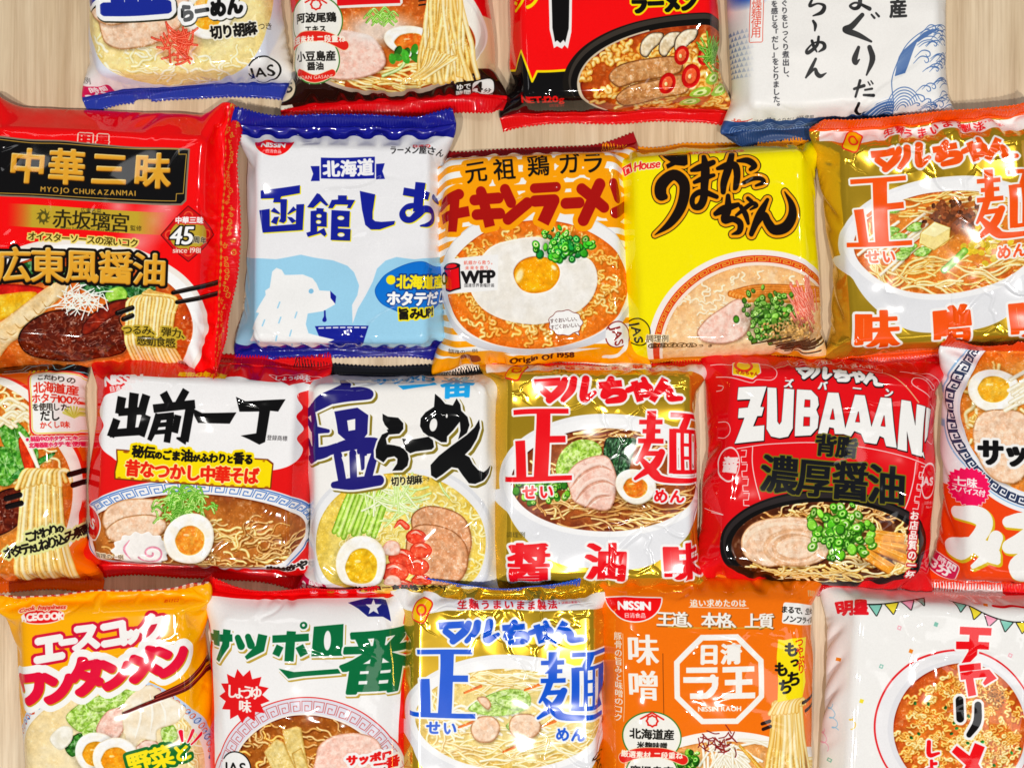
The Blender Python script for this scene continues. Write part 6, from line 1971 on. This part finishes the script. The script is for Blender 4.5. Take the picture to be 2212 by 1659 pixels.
def art_d4(c):                       # orange packet with white octagon mark
    c.page(1, 2)
    nissin(c, 1925, 578, 318, 146, 1)
    c.text('味', 1965, 898, 200, [(0, 'f8f4ee')], bold=(5, 2))
    c.text('噌', 1962, 1120, 200, [(0, 'f8f4ee')], bold=(5, 2))
    c.text('豚骨の旨みと味噌のコク', 1808, 1075, 53, [(0, 'f8f4ee')], vert=True, gap=-0.02, bold=(1.5, 1), rot=1)
    c.stroke([(1845, 800), (1838, 1355)], 3, 'f8e8d0', sm=False)
    c.stroke([(2086, 920), (2082, 1300)], [3, 7, 7, 3], '3a1808', sm=False)
    c.ellipse(2500, 1830, 740, 400, 'f2ece6')
    c.page(2, 2)
    c.ellipse(270, 1800, 640, 395, 'fbf7f2')
    m = c.broth(270, 1800, 600, 330, 'f0b878', 'e09248')
    for k in range(46):
        a = 1.2 + c.rng.normal(0, 0.7)
        x, y = 250 + c.rng.normal(0, 60), 1520 + c.rng.normal(0, 30)
        L = 150 + 120 * c.rng.random()
        c.strand([(x, y), (x + L * 0.5 * math.cos(a), y + L * 0.5 * math.sin(a) - 20), (x + L * math.cos(a), y + L * math.sin(a))], 17, 'f4ecd4', 'ccb88c', 'fffef8')
    for k in range(30):
        x, y, a = 220 + c.rng.normal(0, 44), 1470 + c.rng.normal(0, 40), c.rng.random() * 6.3
        c.strand([(x - 40 * math.cos(a), y - 30 * math.sin(a)), (x + 8, y + 10), (x + 40 * math.cos(a), y + 30 * math.sin(a))], 7, '7a1c1c', '4a0c0c', 'a83a34')
    for k in range(14):
        c.strand([(360 + k * 8, 1500 + k * 9), (440 + k * 6, 1580 + k * 8), (520 + k * 4, 1680)], 18, 'f0b848', 'c88420', 'fce08a')
    c.scallions(30, 1600, 90, 60, 30, 34)
    for k in range(9):
        c.strand([(700 + k * 8, 1600), (760 + k * 10, 1640), (800 + k * 20, 1720)], 24, *NOOD[k % 3])
    lifted(c, 500, 830, 1240, 1900, 15, 32, NOOD, 26, 6)
    for k in range(8):
        c.strand([(545 + k * 26, 1300), (580 + k * 22, 1250), (620 + k * 22, 1228), (690 + k * 14, 1260)], 28, *NOOD[k % 3])
    for a, b in (((1000, 1180), (775, 1252)), ((1000, 1236), (790, 1306)), ((545, 1346), (498, 1360)), ((550, 1378), (505, 1394))):
        c.stroke([a, b], 22, '2a120c', sm=False)
    c.photo()
    c.poly([(605, 845), (645, 852), (690, 842), (796, 838), (780, 1000), (792, 1120), (770, 1215), (690, 1222), (596, 1232), (600, 1100), (592, 960)], 'ffe524')
    for t, x, y, z in (('も', 690, 910, 96), ('っ', 712, 985, 72), ('ち', 708, 1092, 100), ('も', 622, 1030, 96), ('ち', 650, 1140, 100)):
        c.text(t, x, y, z, [(0, '141008')], rot=-4, bold=(5, 4))
    c.text('つやぷり', 752, 950, 62, [(0, 'd8341c')], vert=True, rot=-6, bold=(2, 2), gap=-0.1)
    O = [(230 + 300 * math.cos(math.radians(22.5 + 45 * k)), 1082 + 300 * math.sin(math.radians(22.5 + 45 * k))) for k in range(8)]
    c.poly(O, 'f8f5f0')
    O = [(230 + 262 * math.cos(math.radians(22.5 + 45 * k)), 1082 + 262 * math.sin(math.radians(22.5 + 45 * k))) for k in range(8)]
    c.poly(O, 'ec7816')
    for t, x, y in (('日', 166, 925), ('清', 302, 925)):
        c.text(t, x, y, 132, [(0, 'f8f5f0')], bold=(7, 6))
    R_ = [([(28, 1022), (218, 1022)], 34, 'f'), ([(10, 1082), (205, 1082), (200, 1130), (150, 1180), (50, 1182)], 36, 'f'), ([(190, 1066), (205, 1110), (170, 1170), (100, 1184)], 36),
          ([(248, 1022), (446, 1022)], 34, 'f'), ([(262, 1100), (432, 1100)], 34, 'f'), ([(244, 1182), (450, 1182)], 36, 'f'), ([(347, 1022), (347, 1182)], 40, 'f')]
    c.strokes(R_, [(0, 'f8f5f0')])
    c.text('NISSIN RAOH', 232, 1262, 43, [(0, 'f8f5f0')], bold=(2, 1.5), gap=0.03)
    c.text('追い求めたのは', 232, 612, 49, [(0, 'f8f5f0')], bold=(2, 1.5), gap=0.03, rot=1)
    c.stroke([(50, 634), (420, 646)], 4, 'f8f0e4', sm=False)
    c.text('王道、本格、上質', 215, 718, 102, [(3, '8a5a2a', 3, 4), (0, 'f8f5f0')], bold=(3.5, 2.5), gap=-0.12, rot=2)
    c.stroke([(-80, 758), (550, 772)], 5, 'c8b04a', sm=False)
    c.rect(632, 628, 960, 762, 'f8f6f3', rot=6, r=14)
    c.text('まるで、生めん', 768, 668, 46, [(0, '1c1814')], rot=5, bold=(2, 1.5), gap=-0.1)
    c.text('ノンフライ製法', 778, 728, 46, [(0, '1c1814')], rot=6, bold=(2, 1.5), gap=-0.1)
    c.text('開け口', 855, 556, 38, [(0, 'd8c09a')], gap=0.05)
    c.page(1, 2)
    badge(c, 2010, 1560, 350, 520, ('北海道産', '米麹味噌'), '厳選素材 二段重ね', ('鹿児島産', '豚脂'), 'NIDAN GASANE', 1)
    seal_color(c, 'dc7a20', 'dc7a20', SEALU, 2)

def art_d5(c):                       # white packet with bunting and a round bowl
    c.page(2, 2)
    c.ellipse(1760, 1390, 505, 480, 'd8262c')
    c.ellipse(1762, 1392, 495, 470, 'f1f0f2')
    c.ellipse(1780, 1400, 440, 425, 'e6e6ea')
    m = c.broth(1790, 1405, 415, 408, 'e07a2c', 'b8481a')
    c.noodles(1790, 1430, 380, 370, 330, 15, CURL + NOOD[:1], m, 110, 1.5, seed=1)
    for k in range(22):
        c.dot(1790 + c.rng.normal(0, 180), 1420 + c.rng.normal(0, 170), 12, 9, rgb('2f7a3a') * (0.7 + 0.6 * c.rng.random()), 1, m, c.rng.random() * 180)
    for k in range(120):
        c.dot(2015 + c.rng.normal(0, 30), 1200 + c.rng.normal(0, 30), 7, 6, rgb('b8783c') * (0.7 + 0.6 * c.rng.random()), 1, m)
    c.photo()
    fl = ['8cccbc', 'f4e24a', 'f2a4bc']
    P0 = [(1235, 640), (1330, 640), (1430, 628), (1530, 600), (1600, 580)]
    P1 = [(1760, 608), (1850, 640), (1930, 690), (2020, 730), (2110, 750), (2210, 745), (2320, 740)]
    for P in (P0, P1):
        c.stroke([(P[0][0] - 10, P[0][1] - 4)] + P, 7, '14120f')
        for k in range(len(P) - 1):
            (x0, y0), (x1, y1) = P[k], P[k + 1]
            a = (x0 + (x1 - x0) * 0.12, y0 + (y1 - y0) * 0.12 + 6)
            b = (x0 + (x1 - x0) * 0.88, y0 + (y1 - y0) * 0.88 + 6)
            t = ((x0 + x1) / 2 + (y0 - y1) * 0.3, (y0 + y1) / 2 + 66)
            c.poly([a, b, t], fl[k % 3], edge=(5, '14120f'))
    for x, y, col, f in ((1038, 966, 'e88a2c', 1), (1416, 780, 'f2b4c0', 0), (1640, 765, '8cc4b4', 1), (1488, 920, 'e88a2c', 1), (2098, 948, 'f2b4c0', 0), (998, 1606, '8cc4b4', 0), (1965, 632, 'e88a2c', 1), (1180, 1220, 'f4e24a', 1), (1300, 1010, '8cc4b4', 0)):
        c.rect(x - 12, y - 12, x + 12, y + 12, col, rot=20)
        if not f:
            c.rect(x - 6, y - 6, x + 6, y + 6, 'f5f4f2', rot=20)
    for x, y, col, n in ((1010, 1290, '9cd4f0', 4), (960, 1450, 'f2b4cc', 3), (1120, 1340, 'f4cc5a', 2)):
        c.stroke([(x + 16 * math.cos(t) + t * 1.5, y - 30 + t * 9 + 14 * math.sin(t)) for t in np.linspace(0, n * 4.5, n * 12)], 6, col)
    c.text('明星', 1150, 645, 92, [(0, 'd81c28')], bold=(6, 6), rot=6)
    # upright red and black kana
    red, ink, W = 'e0141c', '100c0c', 'f8f7f5'
    c.strokes([([(1790, 800), (1980, 808)], 46, 'f'), ([(1765, 888), (1968, 896)], 46, 'f'), ([(1880, 810), (1868, 940), (1790, 1030)], [56, 56, 30], 'f')], [(12, W), (0, red)])
    c.strokes([([(1785, 1078), (1965, 1062), (1990, 1090), (1940, 1130)], [44, 44, 44, 20], 'f'), ([(1838, 1050), (1862, 1200)], 52, 'f'), ([(1780, 1030), (1920, 1020)], 40, 'f')], [(12, W), (0, red)])
    c.strokes([([(1778, 1225), (1782, 1340)], 50), ([(1898, 1260), (1890, 1360), (1838, 1440)], [46, 50, 34])], [(16, W), (0, ink)])
    c.strokes([([(1905, 1500), (1850, 1640), (1770, 1760)], [66, 66, 40], 'f'), ([(1745, 1530), (1860, 1620), (1920, 1720)], [50, 64, 60], 'f')], [(14, W), (0, red)])
    c.strokes([([(1590, 1490), (1592, 1570), (1650, 1560)], [26, 28, 16])], [(9, W), (0, red)])
    c.text('ょ', 1605, 1630, 110, [(9, W), (0, red)], bold=(6, 6))
    c.text('うゆ', 1600, 1760, 110, [(9, W), (0, red)], vert=True, bold=(6, 6))
    c.stroke([(2010, 640), (2060, 650), (2120, 640), (2200, 660)], 24, 'd81c28')
    seal_color(c, 'f0efee', 'e8e6e4', SEALU, 0)
    c.fillmask((c.FY < -c.h / 2 + SEALU) & (np.abs(c.FX) > c.w * 0.3), 'd81c28')
# ---------------------------------------------------------------- the packets
# key: centre x, y and clockwise turn on the layout sheet; block width, length; slack; film base, metal, roughness; inner air; fins (lower, upper); label
PK = [
 ('a1', 380, -42, -3, 384, 400, dict(fin=(-7e-5, 0), base=WHITE, label='white packet with blue lower seal and creamy yellow soup, leftmost of the cropped top row')),
 ('a2', 836, -12, -2.5, 398, 400, dict(fin=(-2e-5, 0), base='d8121a', label='red packet with white soup bowl and lifted noodles, second in the cropped top row')),
 ('a3', 1330, 6, -1.8, 424, 410, dict(fin=(-6e-5, 0), base='ee1014', label='red and black packet showing a black pan of spicy beef noodles')),
 ('a4', 1824, 34, -1.6, 430, 404, dict(fin=(-1e-5, 0), base='f4f2ef', rough=0.42, label='matt white packet with blue wave-patterned clam shell and black brush writing')),
 ('b1', 205, 510, 2.6, 476, 470, dict(fin=(0, 0.5e-5), base='ea1013', axis='x', slack=46, seal=44, label='large red packet with black panel, gold characters and patterned zigzag side seal')),
 ('b2', 738, 525, 0.6, 384, 434, dict(fin=(-6e-5, 2e-5), base='f1f1f4', slack=14, label='white and light blue packet with navy lettering and a white polar bear')),
 ('b3', 1154, 545, -2.2, 384, 428, dict(seal=22, fin=(-2e-5, -8e-5), base='f7f6f4', label='orange and white striped packet with fried egg on curly noodles')),
 ('b4', 1560, 537, -2.6, 386, 424, dict(seal=22, fin=(-6e-5, -9e-5), base='ffec0e', label='bright yellow packet with black brush lettering and pork-bone soup bowl')),
 ('b5', 2026, 518, -3.6, 408, 446, dict(fin=(-2e-5, 6e-5), base='dcb63c', metal=0.66, rough=0.15, puck=0.08, gather=0.15, label='gold foil packet with orange lettering and miso soup, at the upper right')),
 ('c1', -58, 1034, -4.2, 380, 436, dict(fin=(-6e-5, -4e-5), base='e2681c', label='orange packet with black upper seal and vegetable noodles, cut off by the left edge')),
 ('c2', 422, 1018, 3, 426, 408, dict(fin=(-9e-5, -4e-5), base='da1a1a', slack=16, label='red packet with white cloud, heavy black title and yellow sign')),
 ('c3', 865, 1046, -0.6, 384, 440, dict(fin=(-2e-5, -7e-5), base='f5f3f0', label='white packet with navy and black brush title, shrimp, egg and roast pork')),
 ('c4', 1293, 1030, 0.2, 408, 452, dict(fin=(-3e-5, -6e-5), base='dcb63c', metal=0.66, rough=0.15, puck=0.08, gather=0.15, label='gold foil packet with red lettering and brown soy soup, in the middle')),
 ('c5', 1784, 1020, 3.2, 450, 450, dict(fin=(-3e-5, -5e-5), base='d6131c', slack=14, label='crimson packet with big white roman capitals and a black pan of noodles')),
 ('c6', 2270, 1030, 0.6, 376, 456, dict(fin=(-5e-5, 5e-5), base='f3f3f5', label='white and orange packet with blue key pattern bowl, cut off by the right edge')),
 ('d1', 230, 1545, -2.8, 374, 486, dict(fin=(0, 5e-5), base='fdb20a', label='golden yellow packet with slanted red and white title and striped upper seal')),
 ('d2', 656, 1552, -0.8, 378, 476, dict(fin=(0, 1e-5), base='f6f5f5', rough=0.045, press=3.2e-5, label='white packet with red edges, green title and red star burst')),
 ('d3', 1087, 1525, 0.4, 408, 456, dict(fin=(0, 4e-5), base='dcb63c', metal=0.66, rough=0.15, puck=0.08, gather=0.15, label='gold foil packet with blue lettering and pale salt soup, in the bottom row')),
 ('d4', 1536, 1522, 0.6, 412, 480, dict(fin=(0, 0.5e-5), base='ec7816', rough=0.045, press=3.2e-5, label='orange packet with white octagon mark and yellow tag')),
 ('d5', 2030, 1545, 3.4, 406, 486, dict(fin=(0, -8e-5), base='f4f3f1', label='white packet with coloured bunting and red upright title, at the lower right')),
]
BZ = 0.0152
SIMP = []
for n_, (key, cx, cy, rot, bw, bl, o) in enumerate(PK):
    bz = o.get('bz', BZ)
    zu = 2 * bz / S
    seal = o.get('seal', SEALU)
    rr_ = random.Random(n_ * 17 + 5)
    o['fw'] = bw + zu * 0.98 + o.get('slack', 8)
    o['fl'] = bl + zu * 0.92 + 2 * seal + 8
    o['sealu'] = seal
    SIMP.append(dict(W=o['fw'] * S, L=o['fl'] * S, bx=bw * S / 2, by=bl * S / 2, bz=bz, seal=seal * S, seed=n_ + 11, press=o.get('press', 2.2e-5) * rr_.uniform(0.3, 0.85), rr=o.get('rr', rr_.uniform(0.0062, 0.0105)),
                     fin=o['fin'], puck=o.get('puck', 0.066), gather=o.get('gather', 0.12),
                     twist=(rr_.uniform(-0.09, 0.09), rr_.uniform(-0.09, 0.09)), shift=(rr_.uniform(-0.006, 0.006), rr_.uniform(-0.006, 0.006))))
with ThreadPoolExecutor(4) as ex:
    parts_ = list(ex.map(simulate, [SIMP[k::4] for k in range(4)]))
SHAPES = [None] * len(PK)
for k in range(4):
    for q in range(parts_[k].shape[0]):
        SHAPES[k + 4 * q] = parts_[k][q]

def film_material(key, img, rough, metal):
    m = bpy.data.materials.new('printed_film_' + key)
    m.use_nodes = True
    nt = m.node_tree
    b = nt.nodes['Principled BSDF']
    uv = node(nt, 'ShaderNodeUVMap')
    uv.uv_map = 'UVMap'
    t = node(nt, 'ShaderNodeTexImage')
    t.image = img
    t.extension = 'EXTEND'
    t.interpolation = 'Cubic'
    nt.links.new(uv.outputs[0], t.inputs[0])
    nt.links.new(t.outputs['Color'], b.inputs['Base Color'])
    if metal:
        nt.links.new(t.outputs['Alpha'], b.inputs['Metallic'])
    tc = node(nt, 'ShaderNodeTexCoord')
    n1 = node(nt, 'ShaderNodeTexNoise')
    n1.inputs['Scale'].default_value = 24
    n1.inputs['Detail'].default_value = 1.3
    n1.inputs['Roughness'].default_value = 0.5
    n1.inputs['Distortion'].default_value = 0.8
    nt.links.new(tc.outputs['Object'], n1.inputs['Vector'])
    v = node(nt, 'ShaderNodeTexVoronoi', feature='DISTANCE_TO_EDGE')
    v.inputs['Scale'].default_value = 13 if not metal else 22
    mixv = node(nt, 'ShaderNodeMix', data_type='VECTOR')
    mixv.inputs[0].default_value = 0.05
    nt.links.new(tc.outputs['Object'], mixv.inputs[4])
    nt.links.new(n1.outputs['Color'], mixv.inputs[5])
    nt.links.new(mixv.outputs[1], v.inputs['Vector'])
    b1 = node(nt, 'ShaderNodeBump')
    b1.inputs['Strength'].default_value = 0.10 if not metal else 0.07
    b1.inputs['Distance'].default_value = 0.0035
    nt.links.new(n1.outputs['Fac'], b1.inputs['Height'])
    b2 = node(nt, 'ShaderNodeBump')
    b2.inputs['Strength'].default_value = 0.30 if not metal else 0.38
    b2.inputs['Distance'].default_value = 0.0022
    cr = node(nt, 'ShaderNodeMapRange', interpolation_type='SMOOTHSTEP')
    cr.inputs['From Min'].default_value = 0.0
    cr.inputs['From Max'].default_value = 0.055
    nt.links.new(v.outputs['Distance'], cr.inputs['Value'])
    pm = node(nt, 'ShaderNodeTexNoise')
    pm.inputs['Scale'].default_value = 19
    pm.inputs['Detail'].default_value = 1
    nt.links.new(tc.outputs['Object'], pm.inputs['Vector'])
    pr = node(nt, 'ShaderNodeMapRange', interpolation_type='SMOOTHSTEP')
    pr.inputs['From Min'].default_value = 0.46
    pr.inputs['From Max'].default_value = 0.66
    nt.links.new(pm.outputs['Fac'], pr.inputs['Value'])
    mu = node(nt, 'ShaderNodeMath', operation='MULTIPLY')
    nt.links.new(cr.outputs[0], mu.inputs[0])
    nt.links.new(pr.outputs[0], mu.inputs[1])
    nt.links.new(mu.outputs[0], b2.inputs['Height'])
    nt.links.new(b1.outputs[0], b2.inputs['Normal'])
    nt.links.new(b2.outputs[0], b.inputs['Normal'])
    b.inputs['Roughness'].default_value = rough
    b.inputs['IOR'].default_value = 1.46
    return m

def grid_mesh(name, P, uvf, mat, wrap):
    """P (rows, cols, 3); uvf(i, j) -> u, v arrays for a loop at row i, column j (j may run to cols when wrapped)"""
    R, C = P.shape[:2]
    nC = C if wrap else C - 1
    I, J = np.meshgrid(np.arange(R - 1), np.arange(nC), indexing='ij')
    J2 = (J + 1) % C if wrap else J + 1
    F = np.stack([I * C + J, I * C + J2, (I + 1) * C + J2, (I + 1) * C + J], -1).reshape(-1, 4)
    me = bpy.data.meshes.new(name)
    me.vertices.add(R * C)
    me.vertices.foreach_set('co', P.reshape(-1).astype(np.float32))
    me.loops.add(F.size)
    me.loops.foreach_set('vertex_index', F.reshape(-1).astype(np.int32))
    me.polygons.add(len(F))
    me.polygons.foreach_set('loop_start', np.arange(0, F.size, 4, dtype=np.int32))
    me.update(calc_edges=True)
    me.polygons.foreach_set('use_smooth', np.ones(len(F), bool))
    uvl = me.uv_layers.new(name='UVMap')
    LI = np.stack([I, I, I + 1, I + 1], -1).reshape(-1)
    LJ = np.stack([J, J + 1, J + 1, J], -1).reshape(-1)
    FJ = np.stack([J, J, J, J], -1).reshape(-1)
    u, v = uvf(LI, LJ, FJ)
    uvl.data.foreach_set('uv', np.stack([u, v], -1).reshape(-1).astype(np.float32))
    me.materials.append(mat)
    me.validate()
    return me

def lerp_rows(P, rows):
    i = np.clip(np.floor(rows).astype(int), 0, P.shape[0] - 2)
    t = (rows - i)[:, None, None]
    return P[i] * (1 - t) + P[i + 1] * t

def packet(key, cx, cy, rot, bw, bl, o, X):
    seal = o['sealu']
    axis = o.get('axis', 'y')
    metal = o.get('metal', 0.0)
    w, h = (o['fl'], o['fw']) if axis == 'x' else (o['fw'], o['fl'])
    ex, ey = (bl / 2, bw / 2) if axis == 'x' else (bw / 2, bl / 2)
    kx, ky = (1.25, 1.7) if axis == 'x' else (1.7, 1.25)
    c = Canvas(cx, cy, rot, w, h, ex - 8, ey - 8, kx, ky, o['base'], metal)
    globals()['SEALU'] = seal
    globals()['art_' + key](c)
    px = np.ones((c.H, c.W, 4), np.float32)
    px[..., :3] = c.finish()
    px[..., 3] = c.metal
    img = bpy.data.images.new('print_' + key, c.W, c.H, alpha=True)
    img.alpha_mode = 'CHANNEL_PACKED'
    img.pixels.foreach_set(px[::-1].reshape(-1))
    img.update()
    img.pack()
    mat = film_material(key, img, o.get('rough', 0.04 + 0.04 * ((cx * 7.3 + cy * 3.1) % 97) / 97), metal)
    Nv, Nu = X.shape[:2]
    half = Nu // 2
    ns = int(round(seal / o['fl'] * (Nv - 1))) + 1

    def uvmap(s, t):                      # s around (0..2, 0..1 = front), t along
        return (t, 1 - s) if axis == 'x' else (s, t)

    root = bpy.data.objects.new('noodle_packet', None)
    root.empty_display_size = 0.02
    COL.objects.link(root)
    x, y = wpos(cx, cy)
    root.location = (x, y, 0.0)
    root.rotation_euler = (0, 0, math.radians(-rot - (90 if axis == 'x' else 0)))
    root['label'] = o['label']
    root['category'] = 'noodle packet'
    root['group'] = 'instant noodle packets laid out in rows'

    # body
    lo, hi = ns - 1, Nv - ns
    B = X[lo:hi + 1]
    def buv(i, j, fj):
        s = 2.0 * j / Nu
        s = np.where(fj >= int(0.75 * Nu), s - 2.0, s)
        return uvmap(s, (lo + i) / (Nv - 1))
    body = bpy.data.objects.new('film_body', grid_mesh('film_body', B, buv, mat, True))
    body.parent = root
    COL.objects.link(body)

    # crimped, zigzag-cut end seals
    up = 2
    for end in (0, 1):
        rows = np.linspace(0, ns - 1, 9) if end == 0 else np.linspace(Nv - 1, Nv - ns, 9)
        front = X[:, :half + 1]
        G = lerp_rows(front, rows)                        # (9, half+1, 3)
        jj = np.linspace(0, half, half * up + 1)
        a = np.clip(np.floor(jj).astype(int), 0, half - 1)
        t = (jj - a)[None, :, None]
        G = G[:, a] * (1 - t) + G[:, a + 1] * t
        tu = np.gradient(G, axis=1)
        tv = np.gradient(G, axis=0) * (1 if end == 0 else -1)
        n = np.cross(tu, tv)
        n /= np.linalg.norm(n, axis=-1, keepdims=True) + 1e-9
        dist = jj / half * o['fw'] * S
        prof = np.sin(np.linspace(0.25, np.pi * 0.9, 9))[:, None]
        G = G + n * (prof * np.sin(dist / 0.0021 * 2 * np.pi)[None] * 0.00045)[..., None]
        tri = np.abs((dist / 0.0030) % 1 - 0.5) * 2
        out = G[0] - G[1]
        out /= np.linalg.norm(out, axis=-1, keepdims=True) + 1e-9
        G[0] += out * (tri * 0.0014)[:, None]
        G[..., 2] = np.maximum(G[..., 2], 0.0008)
        if end == 1:
            G = G[::-1]
            rws = rows[::-1]
        else:
            rws = rows
        def suv(i, j, fj, rws=rws):
            return uvmap(j / (half * up), rws[i] / (Nv - 1))
        se = bpy.data.objects.new('end_seal', grid_mesh('end_seal', G, suv, mat, False))
        sd = se.modifiers.new('film', 'SOLIDIFY')
        sd.thickness = 0.0005
        sd.offset = 0
        se.parent = root
        COL.objects.link(se)

for (row, shape) in zip(PK, SHAPES):
    packet(*row, shape)
